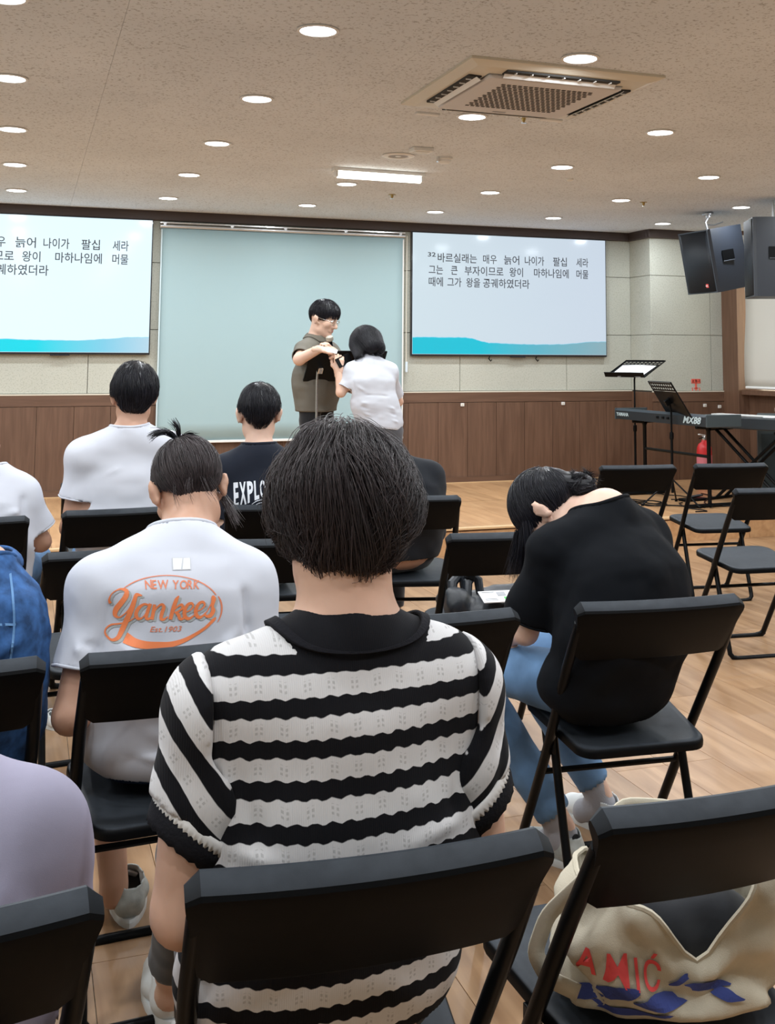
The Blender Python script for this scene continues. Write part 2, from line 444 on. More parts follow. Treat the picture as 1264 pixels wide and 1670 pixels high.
# ================================================================== CEILING THINGS
ordn = ['first', 'second', 'third', 'fourth', 'fifth', 'sixth', 'seventh', 'eighth']
def downlight(x, y, label, group, lit=True):
    t = empty('downlight', (x, y, CEIL), label=label, cat='ceiling light', group=group)
    rm = MB(); prof = [(0.078, 0.0), (0.084, -0.003), (0.082, -0.007), (0.072, -0.008), (0.068, -0.003), (0.067, 0.0)]
    rm.lathe(prof, 28); r_ = rm.build('trim_ring', M_white, t, True)
    MB().lathe([(0.0671, -0.0005), (0.0668, -0.006), (0.05, -0.0085), (0.02, -0.0095), (0.001, -0.0097)], 28).build('diffuser', M_lamp, t, True)
    ld = bpy.data.lights.new('lamp_glow', 'AREA'); ld.shape = 'DISK'; ld.size = 0.12; ld.energy = LAMP_W; ld.color = LAMP_COL
    lo = bpy.data.objects.new('lamp_glow', ld); COL.objects.link(lo); lo.parent = t; lo.location = (0, 0, -0.014)
    return t
SX, SY, LX0, LY0 = 1.151, 1.249, -0.125, 2.948
protos = None
for r_ in range(-2, 6):
    for c_ in range(-2, 6):
        if (c_, r_) == (2, 3): continue
        x, y = LX0 + c_ * SX, LY0 + r_ * SY
        vis = in_view(x, y, CEIL, 30)
        if vis:
            lab = 'round ceiling downlight, %s from left in the %s row from the stage wall' % (ordn[c_], ordn[5 - r_])
            grp = 'ceiling downlights'
        else:
            lab = 'round ceiling downlight outside the picture, behind or beside the camera'; grp = 'ceiling downlights out of view'
        if protos is None: protos = downlight(x, y, lab, grp)
        else:
            t = child_copy(protos); t.location = (x, y, CEIL); tag(t, lab, 'ceiling light', grp)

# ceiling air conditioner cassette
ac = empty('ceiling_air_conditioner', (2.20, 4.80, CEIL), rz=R(0.3), label='square ivory ceiling cassette air conditioner with perforated intake panel', cat='air conditioner')
A = 0.475
def ring(m_, z0, z1, ro, ri, seg=1):
    pass
fm = MB()
zt, zb = 0.0, -0.028
def sq(h, z): return [(-h, -h, z), (h, -h, z), (h, h, z), (-h, h, z)]
vs = sq(A, zt) + sq(A, zt - 0.012) + sq(A - 0.05, zb) + sq(0.335, zb - 0.004) + sq(0.335, zt)
fs = []
for l in range(4):
    for k in range(4): fs.append((l * 4 + k, l * 4 + (k + 1) % 4, (l + 1) * 4 + (k + 1) % 4, (l + 1) * 4 + k))
fm.add(vs, fs); fm.build('outer_frame', M_ivory, ac)
# air slots: dark troughs proud by a hair, with pale vane and dividers
for k in range(4):
    a = k * PI / 2; R3 = Matrix.Rotation(a, 3, 'Z')
    t_ = MB(); t_.box(R3 @ Vector((0, 0.378, zb - 0.0045)), (0.56, 0.062, 0.012), R3, ch=0.003)
    s_ = t_.build('air_slot', M_dark, ac)
    v_ = MB(); Rt = R3 @ Matrix.Rotation(R(35), 3, 'X')
    v_.box(R3 @ Vector((0, 0.366, zb - 0.014)), (0.555, 0.036, 0.003), Rt, ch=0.001); v_.build('vane', M_white, s_)
    for q in range(-3, 4): MB().box(R3 @ Vector((q * 0.078, 0.393, zb - 0.0125)), (0.004, 0.026, 0.006), R3).build('divider', M_white, s_)
g = MB()
g.box((0, 0, zb - 0.012), (0.665, 0.665, 0.024), ch=0.010); gp = g.build('intake_panel', mat('warm_white_plastic', (0.62, 0.585, 0.56), 0.45), ac)
h = MB()
NH = 17
for i in range(NH):
    for j in range(NH):
        px_, py_ = (i - (NH - 1) / 2) * 0.0275 + (0.006 if j % 2 else -0.006), (j - (NH - 1) / 2) * 0.0275 - 0.02
        h.box((px_, py_, zb - 0.0242), (0.018, 0.014, 0.003))
ho = h.build('intake_holes', M_dark, gp); ho['kind'] = 'stuff'
MB().box((-0.02, 0.285, zb - 0.0245), (0.07, 0.02, 0.002)).build('maker_plate', M_print, gp)
for k, (x_, y_) in enumerate([(-0.02, 0.52), (-0.30, 0.51), (0.33, 0.505)]): pass

# fluorescent batten
fl = empty('fluorescent_lamp', (2.23, 7.30, CEIL), rz=R(2), label='short bright fluorescent batten lamp on the ceiling before the stage', cat='ceiling light')
MB().box((0, 0, -0.012), (0.66, 0.085, 0.024), ch=0.004).build('housing', M_white, fl)
MB().tube([(-0.30, -0.01, -0.048), (0.30, -0.01, -0.048)], 0.024, 14).build('tube', mat('fluorescent_tube', (1, 1, 1), 0.4, emit=(0.95, 1, 0.93), estr=6), fl, True)
for x_ in (-0.31, 0.31): MB().box((x_, -0.01, -0.04), (0.02, 0.05, 0.05), ch=0.004).build('end_cap', M_white, fl)
ld = bpy.data.lights.new('lamp_glow', 'AREA'); ld.shape = 'RECTANGLE'; ld.size = 0.6; ld.size_y = 0.05; ld.energy = 14; ld.color = (0.95, 1, 0.94)
lo = bpy.data.objects.new('lamp_glow', ld); COL.objects.link(lo); lo.parent = fl; lo.location = (0, 0, -0.08)

# ring speaker, smoke detectors, sensors, sprinklers
t = empty('ceiling_speaker', (2.17, 6.69, CEIL), label='round white ceiling ring with a dark centre behind the fluorescent lamp', cat='ceiling speaker')
MB().lathe([(0.10, 0), (0.105, -0.006), (0.09, -0.012), (0.066, -0.010), (0.062, 0.0)], 28).build('rim', M_white, t, True)
MB().lathe([(0.0625, -0.001), (0.062, -0.006), (0.001, -0.006)], 28).build('mesh_grille', M_print, t, True)
MB().lathe([(0.02, -0.0061), (0.018, -0.010), (0.001, -0.0105)], 16).build('centre_cap', M_white, t, True)
t = empty('access_hatch', (2.21, 6.42, CEIL), label='small square white box on the ceiling beside the round ring', cat='ceiling box')
MB().box((0.02, 0, -0.012), (0.13, 0.11, 0.024), ch=0.004).build('box', M_white, t)
MB().box((0.02, 0, -0.0255), (0.09, 0.07, 0.003), ch=0.001).build('lid', M_ivory, t)
t = empty('smoke_detector', (2.47, 6.66, CEIL), label='round white smoke detector right of the small square ceiling box', cat='smoke detector')
MB().lathe([(0.055, 0), (0.055, -0.012), (0.045, -0.016), (0.042, -0.03), (0.030, -0.040), (0.001, -0.042)], 24).build('body', M_white, t, True)
MB().box((-0.05, -0.02, -0.02), (0.012, 0.03, 0.03), ch=0.003).build('indicator', M_chrome, t)
t = empty('motion_sensor', (3.61, 7.14, CEIL), label='tiny white ceiling sensor below the downlight left of the hanging speakers', cat='sensor')
MB().lathe([(0.028, 0), (0.028, -0.008), (0.015, -0.016), (0.001, -0.017)], 16).build('body', M_white, t, True)
def sprinkler(x, y, lab):
    t = empty('sprinkler_head', (x, y, CEIL), label=lab, cat='sprinkler', group='ceiling sprinkler heads')
    MB().lathe([(0.03, 0), (0.03, -0.003), (0.012, -0.006), (0.010, -0.02), (0.004, -0.03), (0.001, -0.031)], 14).build('escutcheon', mat('brass', (0.45, 0.32, 0.12), 0.3, metal=1), t, True)
    MB().lathe([(0.016, -0.032), (0.016, -0.034), (0.001, -0.035)], 12).build('deflector', M_chrome, t, True)
sprinkler(2.44, 5.36, 'small brass sprinkler head just beyond the ceiling air conditioner')
sprinkler(2.66, 8.35, 'tiny sprinkler head on the ceiling above the projector screen')
sprinkler(4.72, 8.0, 'tiny sprinkler head on the ceiling left of the hanging loudspeakers')
for (x, y, rz, lab) in [(1.93, 5.46, 2, 'thin white ceiling strip at the left rear of the air conditioner'), (2.60, 5.36, 3, 'thin white ceiling strip at the right rear of the air conditioner')]:
    t = empty('cover_strip', (x, y, CEIL), rz=R(rz), label=lab, cat='cover strip', group='white strips beside the air conditioner')
    MB().box((0, 0, -0.006), (0.13, 0.035, 0.012), ch=0.003).build('strip', M_white, t)

# ================================================================== SCREENS
def slide_mat(name, top, strength):
    m = bpy.data.materials.new(name); m.use_nodes = True; nt = m.node_tree; b = nt.nodes['Principled BSDF']; L = nt.links
    b.inputs['Base Color'].default_value = (0.02, 0.02, 0.02, 1); b.inputs['Roughness'].default_value = 0.12; b.inputs['Specular IOR Level'].default_value = 0.14
    tc = nt.nodes.new('ShaderNodeTexCoord'); sp = nt.nodes.new('ShaderNodeSeparateXYZ'); L.new(tc.outputs['Object'], sp.inputs[0])
    cr = nt.nodes.new('ShaderNodeValToRGB'); mr = nt.nodes.new('ShaderNodeMapRange')
    mr.inputs[1].default_value = -1.04; mr.inputs[2].default_value = 1.04
    L.new(sp.outputs['X'], mr.inputs[0]); L.new(mr.outputs[0], cr.inputs[0])
    cr.color_ramp.elements[0].position = 0.0; cr.color_ramp.elements[0].color = (*top[0], 1)
    cr.color_ramp.elements[1].position = 1.0; cr.color_ramp.elements[1].color = (*top[1], 1)
    for p, c in top[2:]:
        e = cr.color_ramp.elements.new(p); e.color = (*c, 1)
    L.new(cr.outputs[0], b.inputs['Emission Color']); b.inputs['Emission Strength'].default_value = strength
    return m
M_sl_r = slide_mat('slide_background_right', [(0.64, 0.76, 0.83), (0.60, 0.69, 0.80)], 0.98)
M_sl_l = slide_mat('slide_background_left', [(0.76, 0.95, 1.0), (0.72, 0.90, 0.99)], 1.12)
M_wv_r = slide_mat('slide_wave_right', [(0.0, 0.62, 0.80), (0.30, 0.48, 0.55), (0.35, 0.0 + 0.01, 0.66), (0.6, 0.05, 0.60)][:2] + [(0.34, (0.0, 0.62, 0.80)), (0.62, (0.12, 0.52, 0.66))], 0.86)
M_wv_l = slide_mat('slide_wave_left', [(0.0, 0.72, 0.86), (0.50, 0.72, 0.86), (0.55, (0.0, 0.74, 0.88)), (0.82, (0.24, 0.66, 0.86))], 0.98)
M_txt = mat('slide_text_dark', (0.03, 0.035, 0.05), 0.5)
M_bez = mat('tv_bezel', (0.006, 0.007, 0.012), 0.3, coat=0.3)
LINES = [
    (2.333, [('32', 3.575, 3.655, 0.6, 0.03), ('바르실래는', 3.676, 4.08, 1, 0), ('매우', 4.145, 4.29, 1, 0), ('늙어', 4.366, 4.53, 1, 0), ('나이가', 4.590, 4.80, 1, 0), ('팔십', 4.898, 5.05, 1, 0), ('세라', 5.157, 5.29, 1, 0)]),
    (2.215, [('그는', 3.585, 3.73, 1, 0), ('큰', 3.812, 3.88, 1, 0), ('부자이므로', 3.953, 4.36, 1, 0), ('왕이', 4.425, 4.57, 1, 0), ('마하나임에', 4.689, 5.07, 1, 0), ('머물', 5.157, 5.29, 1, 0)]),
    (2.100, [('때에', 3.585, 3.73, 1, 0), ('그가', 3.775, 3.92, 1, 0), ('왕을', 3.970, 4.115, 1, 0), ('공궤하였더라', 4.145, 4.64, 1, 0)])]
def television(cx, Mb, Mw, label):
    W_, H_ = 2.084, 1.186; cz = 1.38 + (1.2 + 0.014) / 2
    t = empty('television', (cx, WY - 0.055, cz), label=label, cat='television', group='wall televisions showing the same slide')
    MB().box((0, 0.018, 0), (W_, 0.036, H_), ch=0.006).build('casing', M_bez, t)
    MB().box((0, -0.001, 0.004), (W_ - 0.022, 0.006, H_ - 0.030), ch=0.001).build('screen', Mb, t)
    # wave of blue along the bottom of the slide
    zb_ = -H_ / 2 + 0.022; wv = []
    prof = [(-1.03, .155), (-.9, .158), (-.7, .155), (-.5, .158), (-.42, .148), (-.33, .122), (-.25, .108), (-.1, .103), (.1, .098), (.25, .095), (.4, .096), (.55, .10), (.7, .112), (.85, .125), (1.029, .128)]
    pr_ = []
    for (xa, ha), (xb, hb) in zip(prof[:-1], prof[1:]):
        for q in range(6):
            f = q / 6; pr_.append((xa + (xb - xa) * f, ha + (hb - ha) * f + random.uniform(-.0022, .0022)))
    pr_.append(prof[-1])
    vs = [(x_, -0.0055, zb_) for x_, h_ in pr_] + [(x_, -0.0055, zb_ + h_) for x_, h_ in pr_]
    n_ = len(pr_); fs = [(i, i + 1, n_ + i + 1, n_ + i) for i in range(n_ - 1)]
    MB().add(vs, fs).build('slide_wave', Mw, t)
    vs = [(x_, -0.0057, zb_ + h_ - .001) for x_, h_ in pr_] + [(x_, -0.0057, zb_ + h_ + .0045) for x_, h_ in pr_]
    MB().add(vs, fs).build('wave_edge', mat('wave_edge', (0.1, 0.3, 0.4), 0.5, emit=(0.25, 0.45, 0.55), estr=0.7), t)
    for z0, words in LINES:
        for s_, xa, xb, k, dz in words:
            me = text_mesh(s_, 0.098 * k, bold=0.0009)
            xm = max(q.co.x for q in me.vertices); x0_ = min(q.co.x for q in me.vertices)
            f = (xb - xa) / (xm - x0_)
            ym = 0.098 * 0.34 * k
            for q in me.vertices:
                q.co = Vector((xa - 4.445 - 0.01 + (q.co.x - x0_) * f, -0.0062 - 0.0002 * (q.co.z > 0), z0 - 1.987 + (q.co.y - ym) + dz))
            me.materials.append(M_txt)
            o = link_mesh('slide_text', me, t)
    if cx > 2:
        for x_ in (-0.23, 0.27):
            MB().tube([(x_, 0.02, -H_ / 2), (x_ - 0.01, 0.02, -H_ / 2 - 0.02), (x_ + 0.01, 0.015, -H_ / 2 - 0.045), (x_ + 0.02, 0.015, -H_ / 2 - 0.03)], 0.006, 6).build('cable', M_blktube, t, True)
    MB().box((0.3 if cx < 2 else 0.06, 0.0, -H_ / 2 - 0.004), (0.16, 0.02, 0.012), ch=0.003).build('sensor_bar', M_bez, t)
    MB().box((0.12, 0.03, H_ / 2 + 0.03), (0.03, 0.02, 0.06)).build('bracket', M_bez, t)
television(3.399 + 1.042, M_sl_r, M_wv_r, 'large wall television with a Korean text slide, right of the projector screen')
television(1.003 - 1.042, M_sl_l, M_wv_l, 'large wall television with Korean text slide, left of projector screen, cut by the frame')

# pull-down projector screen
M_scr = mat('pale_teal_screen', (0.34, 0.475, 0.505), 0.75, bump=(3, 0.1, 0.002))
ps = empty('projector_screen', ((1.07 + 3.323) / 2, WY - 0.05, 0.632), label='large pale blue-green pull-down projector screen hanging between the two televisions', cat='projector screen')
sw = (3.323 - 1.07)
vs = []; fs = []; NX = 24; NZ = 12
for j in range(NZ + 1):
    for i in range(NX + 1):
        x_ = (i / NX - .5) * sw; z_ = 0.015 + 1.86 * j / NZ
        vs.append((x_, 0.004 * math.sin(i / NX * 9 + j * .2), z_))
for j in range(NZ):
    for i in range(NX):
        a = j * (NX + 1) + i; fs.append((a, a + 1, a + NX + 2, a + NX + 1))
o = MB().add(vs, fs).build('fabric', M_scr, ps, True); md = o.modifiers.new('thick', 'SOLIDIFY'); md.thickness = 0.001
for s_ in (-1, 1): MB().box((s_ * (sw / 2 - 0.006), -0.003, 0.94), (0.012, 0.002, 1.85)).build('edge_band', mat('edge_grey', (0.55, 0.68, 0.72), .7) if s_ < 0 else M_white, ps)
MB().box((0, -0.006, 0.008), (sw + 0.004, 0.018, 0.022), ch=0.004).build('bottom_bar', M_white, ps)
MB().tube([(-sw / 2 - .01, 0.0, 1.895), (sw / 2 + .01, 0.0, 1.895)], 0.018, 12).build('roller_tube', M_alu, ps, True)
MB().box((0, 0.0, 1.925), (sw + 0.02, 0.03, 0.012), ch=0.002).build('mounting_rail', M_chrome, ps)
for x_ in (-sw / 2 + 0.03, -sw / 2 + 0.62, -0.02, 0.55, sw / 2 - 0.04):
    MB().lathe([(0.014, -0.012), (0.016, 0), (0.014, 0.012)], 12, (x_, -0.012, 1.915), Matrix.Rotation(R(90), 3, 'X')).build('roller_bracket', M_chrome, ps, True)
MB().tube([(sw / 2 + 0.028, -0.01, 1.90), (sw / 2 + 0.026, -0.01, 1.2), (sw / 2 + 0.028, -0.01, 0.70)], 0.004, 6).build('pull_cord', M_ivory, ps, True)
MB().box((sw / 2 + 0.030, -0.012, 0.66), (0.022, 0.018, 0.10), ch=0.006).build('cord_handle', mat('pale_blue_plastic', (0.62, 0.72, 0.80), 0.4), ps)

# wall fittings
def socket(x, y, z, lab):
    t = empty('wall_socket', (x, y, z), label=lab, cat='socket', group='white sockets on the wainscot')
    MB().box((0, -0.006, 0), (0.036, 0.012, 0.03), ch=0.003).build('plate', M_white, t)
    MB().box((0, -0.0125, 0), (0.018, 0.002, 0.014), ch=0.0005).build('insert', M_ivory, t)
socket(3.935, WY - 0.013, 0.933, 'small white socket on the brown wainscot under the left part of the right television')
socket(5.005, WY - 0.013, 0.934, 'small white socket on the brown wainscot under the right part of the right television')
socket(6.378, PY - 0.013, 0.917, 'small white socket on the wainscot right of the slanting black music stand')
socket(6.55, PY - 0.013, 0.903, 'small white socket on the wainscot nearest the window casing')
t = empty('wall_socket', (SIDE + 0.082, 9.0, 0.90), rz=R(-90), label='small white socket on the wainscot under the window blind', cat='socket', group='white sockets on the wainscot')
MB().box((0, -0.006, 0), (0.05, 0.012, 0.035), ch=0.003).build('plate', M_white, t)
# extinguisher sticker
t = empty('fire_extinguisher_sign', (6.29, PY, 1.112), label='red and white fire extinguisher arrow sticker low on the pale wall panel', cat='sign')
MB().box((0, -0.002, 0.045), (0.105, 0.002, 0.045)).build('red_band', M_redlab, t)
for k, ch in enumerate('소화기'):
    me = text_mesh(ch, 0.034, bold=0.0006)
    for q in me.vertices: q.co = Vector((-0.048 + k * 0.034 + q.co.x, -0.0036, 0.033 + q.co.y))
    me.materials.append(M_paper); link_mesh('lettering', me, t)
MB().box((0, -0.002, 0.0), (0.022, 0.002, 0.055)).build('arrow_stem', M_redlab, t)
MB().add([(-0.03, -0.003, -0.02), (0.03, -0.003, -0.02), (0, -0.003, -0.05), (-0.03, -0.001, -0.02), (0.03, -0.001, -0.02), (0, -0.001, -0.05)], [(0, 1, 2), (5, 4, 3), (0, 3, 4, 1), (1, 4, 5, 2), (2, 5, 3, 0)]).build('arrow_head', M_redlab, t)
for s_ in (-1, 1): MB().box((s_ * 0.042, -0.002, -0.035), (0.009, 0.002, 0.032)).build('side_mark', M_redlab, t)

# ================================================================== FOLDING CHAIRS
def chair_meshes():
    D = {}
    # backrest: shallow curved shell with a thick top lip. local origin at top centre of lip, tilt 24 deg
    tl = R(33); upv = Vector((0, -math.sin(tl), math.cos(tl))); nb = Vector((0, -math.cos(tl), -math.sin(tl)))  # nb = out of the back
    prof = [(-0.158, 0.000), (-0.156, 0.004), (-0.153, 0.0052), (-0.05, 0.005), (-0.010, 0.006), (-0.003, 0.0035), (0.0005, -0.002),
            (0.0015, -0.014), (0.0, -0.033), (-0.004, -0.038), (-0.011, -0.038), (-0.015, -0.033), (-0.022, -0.014), (-0.05, -0.008), (-0.153, -0.008), (-0.157, -0.006)]
    NX = 26; vs = []; fs = []; K = len(prof)
    for i in range(NX + 1):
        u = -1 + 2 * i / NX
        # rounded ends: shrink the profile slightly at both ends
        for (t, n_) in prof:
            hw = 0.2235 + 0.14 * min(t, 0) * 1.0
            e = max(0, abs(u) - 0.965) / 0.035
            tt = t - (0.010 * e * e if t > -0.03 else 0) + (0.012 * e * e if t < -0.12 else 0)
            nn = n_ * (1 - 0.3 * e * e)
            bow = 0.022 * (u * u)              # ends curve forward
            p = Vector((u * hw, 0, 0)) + upv * tt + nb * nn + Vector((0, bow - 0.012, 0))
            vs.append(p)
    for i in range(NX):
        for k in range(K):
            a = i * K + k; b = i * K + (k + 1) % K; fs.append((a, b, b + K, a + K))
    fs.append(tuple(range(K))[::-1]); fs.append(tuple(range(NX * K, NX * K + K)))
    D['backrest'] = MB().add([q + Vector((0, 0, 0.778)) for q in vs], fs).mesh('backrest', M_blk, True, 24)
    # side sleeves where the panel grips the tubes
    # front frame: one bent tube: left top - down forward - floor bar - up right
    X0, X1 = 0.207, 0.197
    L = [(-X0, 0.040, 0.745), (-X0, 0.125, 0.62), (-X1, 0.30, 0.36), (-X1, 0.508, 0.055)]
    Lb = [(-X1, 0.522, 0.034), (-X1 + 0.010, 0.531, 0.019), (-X1 + 0.03, 0.535, 0.0125), (-X1 + 0.055, 0.535, 0.0118)]
    pts = L + Lb + [(-p[0], p[1], p[2]) for p in (L + Lb)[::-1]]
    D['front_frame'] = MB().tube(pts, 0.0130, 12).mesh('front_frame', M_blktube, True, 60)
    X2 = 0.178
    L = [(-X2, 0.300, 0.405), (-X2, 0.235, 0.21), (-X2, 0.178, 0.055)]
    Lb = [(-X2, 0.171, 0.032), (-X2 + 0.012, 0.166, 0.017), (-X2 + 0.035, 0.165, 0.0115), (-X2 + 0.06, 0.165, 0.0108)]
    pts = L + Lb + [(-p[0], p[1], p[2]) for p in (L + Lb)[::-1]]
    D['rear_frame'] = MB().tube(pts, 0.0115, 12).mesh('rear_frame', M_blktube, True, 60)
    # seat: rounded trapezoid pan with a turned down rim
    def outline(f, k):
        pts = []
        hw0, hw1 = 0.175 * k, 0.192 * k
        y0, y1 = 0.115 + (1 - k) * 0.2, 0.505 - (1 - k) * 0.2
        for (cx, cy, r_, a0) in [(hw1 - .06, y1 - .07, .065, 0), (-hw1 + .06, y1 - .07, .065, 90), (-hw0 + .05, y0 + .05, .05, 180), (hw0 - .05, y0 + .05, .05, 270)]:
            for q in range(7):
                a = R(a0 + 90 * q / 6); pts.append((cx + r_ * math.cos(a), cy + r_ * math.sin(a)))
        return pts
    def ztop(x, y, d): return 0.418 + (y - 0.115) / 0.39 * 0.035 + d
    rings = [(1.0, -0.020), (1.004, -0.008), (0.997, 0.0), (0.97, 0.004), (0.90, 0.002), (0.7, -0.002), (0.35, -0.004)]
    vs = []; fs = []
    for k, d in rings:
        o_ = outline(0, k) if k > 0.99 else [(x * k, 0.31 + (y - 0.31) * k) for x, y in outline(0, 1)]
        vs += [Vector((x, y, ztop(x, y, d))) for x, y in o_]
    n_ = 28
    for r_ in range(len(rings) - 1):
        for k in range(n_): fs.append((r_ * n_ + k, r_ * n_ + (k + 1) % n_, (r_ + 1) * n_ + (k + 1) % n_, (r_ + 1) * n_ + k))
    fs.append(tuple(range((len(rings) - 1) * n_, len(rings) * n_)))
    fs.append(tuple(range(n_))[::-1])
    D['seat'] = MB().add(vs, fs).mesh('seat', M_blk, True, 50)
    D['cross_bar'] = MB().tube([(-0.196, 0.338, 0.30), (0.196, 0.338, 0.30)], 0.008, 8).mesh('cross_bar', M_blktube, True)
    h = MB()
    for s in (-1, 1):
        h.box((s * 0.189, 0.285, 0.392), (0.006, 0.05, 0.05), ch=0.002)
    D['hinge'] = h.mesh('hinge', M_blktube)
    for s, nm in ((-1, 0), (1, 1)):
        b = MB()
        b.tube([(s * 0.197, 0.535 - 0.012, 0.030), (s * 0.192, 0.5352, 0.018), (s * 0.165, 0.5352, 0.0128)], 0.0136, 10)
        D['foot%d' % nm] = b.mesh('rubber_foot', M_blktube, True)
    return D
CH = chair_meshes()
def chair(x, y, rz, label, group='black folding chairs in rows'):
    t = empty('folding_chair', (x, y, 0), R(rz), label, 'chair', group)
    t.location = (x - 0.03 * math.sin(R(rz)) * 0, y, 0)
    for nm in ('backrest', 'front_frame', 'rear_frame', 'seat', 'cross_bar', 'hinge'):
        link_mesh(nm, CH[nm], t)
    for q in range(2): link_mesh('rubber_foot', CH['foot%d' % q], t)
    return t
C_main = chair(0.412, 1.31, -3.0, 'black folding chair in the front of the picture, behind the striped sweater')
C_tote = chair(0.935, 1.33, 1.0, 'black folding chair with the canvas tote bag on its seat')
C_lil = chair(-0.118, 1.31, 4.0, 'black folding chair cut by the bottom left corner, behind the lilac shirt')
C_yank = chair(0.345, 2.36, 3.5, 'black folding chair under the person in the white tee with orange lettering')
C_e1 = chair(0.885, 2.46, -3.0, 'empty black folding chair right of the striped sweater shoulder')
C_blk = chair(1.478, 2.43, -5.0, 'black folding chair under the bowed person in the black tee')
C_den = chair(-0.165, 2.36, 0.0, 'black folding chair at the left edge, behind the denim jacket')
C_r3a = chair(0.29, 3.60, 6.0, 'empty black folding chair just ahead of the white tee with orange lettering, to its left')
C_r3b = chair(0.850, 3.62, -8.0, 'black folding chair mostly hidden by the head of the striped sweater wearer')
C_bag = chair(1.555, 3.52, -6.0, 'black folding chair with a black bag and papers on its seat')
C_r4a = chair(0.372, 4.54, 3.0, 'black folding chair under the tall person in the plain white tee')
C_r4b = chair(0.972, 4.47, -9.0, 'black folding chair under the boy in the navy tee with white lettering')
C_r4c = chair(1.545, 4.575, -16.0, 'black folding chair under the person in dark clothes half hidden behind the nearest head')
C_w2 = chair(-0.19, 4.44, 0.0, 'black folding chair at the left edge, behind the white shirt with denim trousers')
C_r5 = chair(0.395, 5.60, -3.0, 'black folding chair farthest forward on the left, beyond the plain white tee')
C_R1 = chair(3.185, 5.48, -9.0, 'empty black folding chair by the stage, right above the bowed person in black')
C_R2 = chair(3.74, 5.41, -9.0, 'empty black folding chair in front of the red fire extinguisher')
C_R3 = chair(3.245, 4.33, -6.0, 'empty black folding chair at right edge, nearest of the three empty ones by the stage')

# ================================================================== LOUDSPEAKERS
def speaker_box(t, W_, D_, H_, logo=False):
    """front face towards -X, box D along x, W along y"""
    pf = [(-D_ / 2, -W_ / 2 + .02), (-D_ / 2 + .02, -W_ / 2), (D_ / 2, -W_ / 2 + 0.03), (D_ / 2, W_ / 2 - .03), (-D_ / 2 + .02, W_ / 2), (-D_ / 2, W_ / 2 - .02)]
    MB().prism(pf, H_, Matrix.Translation((0, 0, -H_ / 2))).build('cabinet', M_spk, t)
    g = MB(); NG = 10; vs = []; fs = []
    for j in range(2):
        for i in range(NG + 1):
            u = -1 + 2 * i / NG; vs.append((-D_ / 2 - 0.022 * (1 - u * u) - 0.001, u * (W_ / 2 - 0.022), (-1, 1)[j] * (H_ / 2 - 0.012)))
    for i in range(NG): fs.append((i, i + 1, NG + 2 + i, NG + 1 + i))
    go = g.add(vs, fs).build('front_grille', M_grille, t, True); md = go.modifiers.new('t', 'SOLIDIFY'); md.thickness = 0.002
    e = MB()
    for s in (-1, 1): e.box((-D_ / 2 + 0.001, 0, s * (H_ / 2 - 0.006)), (0.008, W_ - 0.03, 0.012), ch=0.002)
    for s in (-1, 1): e.box((-D_ / 2 + 0.001, s * (W_ / 2 - 0.021), 0), (0.006, 0.006, H_ - 0.012))
    e.build('grille_rim', mat('spk_rim', (0.05, 0.06, 0.075), 0.35), t)
    h = MB(); zc = 0.05 * H_
    h.box((-0.02, -W_ / 2 + 0.0005, zc), (0.125, 0.004, 0.095), ch=0.001); ho = h.build('handle_recess', M_blktube, t)
    h = MB(); h.tube([(-0.08, -W_ / 2 - 0.001, zc - 0.046), (0.04, -W_ / 2 - 0.001, zc - 0.046)], 0.004, 8)
    h.build('handle', mat('spk_handle', (0.06, 0.07, 0.085), 0.4), t, True)
    if logo:
        MB().box((-D_ / 2 - 0.0165, W_ * -0.22, -H_ / 2 + 0.065), (0.004, 0.045, 0.032)).build('badge', mat('badge_red', (0.7, 0.10, 0.09), 0.5), t)
        MB().box((-D_ / 2 - 0.019, W_ * -0.22, -H_ / 2 + 0.065), (0.001, 0.03, 0.006)).build('badge_mark', M_paper, t)
Mh = mat('galvanised_steel', (0.5, 0.52, 0.55), 0.35, metal=0.9)
sp1 = empty('loudspeaker', (5.63, 8.35, 2.245), label='black loudspeaker hanging tilted from the ceiling, the left of the two', cat='loudspeaker')
sp1.rotation_euler = (R(0), R(-10.5), R(4))
speaker_box(sp1, 0.44, 0.375, 0.545, True)
MB().tube([(-0.02, 0.0, 0.27), (-0.03, 0.0, 0.335), (0.0, 0.0, 0.365), (0.005, 0, 0.39)], 0.010, 8).tube([(-0.03, 0.0, 0.315), (0.06, 0.01, 0.30), (0.16, 0.0, 0.315)], 0.006, 6).build('hanging_bracket', Mh, sp1, True)
MB().lathe([(0.022, 0.375), (0.022, 0.395), (0.05, 0.40), (0.05, 0.412)], 14, (0.012, 0, 0)).build('ceiling_plate', Mh, sp1, True)
sp2 = empty('loudspeaker', (5.62, 7.50, 2.185), rz=R(-25), label='black loudspeaker hanging upright from the ceiling, cut by the right edge', cat='loudspeaker')
speaker_box(sp2, 0.42, 0.40, 0.63)
MB().tube([(0, 0, 0.31), (0, 0, 0.40), (0, 0.0, 0.472)], 0.010, 8).build('hanging_bracket', Mh, sp2, True)
MB().box((0, -0.1, 0.318), (0.2, 0.03, 0.012)).build('bracket_bar', Mh, sp2)
M_tubelamp = mat('lit_tube', (1, 1, 1), 0.4, emit=(1, 0.97, 0.88), estr=2.5)
# small lit batten above the window
t = empty('window_lamp', (SIDE - 0.10, 8.95, 2.640), rz=R(90), label='short lit batten above the window blind, behind the tilted loudspeaker', cat='ceiling light')
MB().box((0, 0, 0), (0.42, 0.05, 0.04), ch=0.005).build('housing', M_white, t)
MB().tube([(-0.19, 0, -0.032), (0.19, 0, -0.032)], 0.014, 10).build('tube', M_tubelamp, t, True)

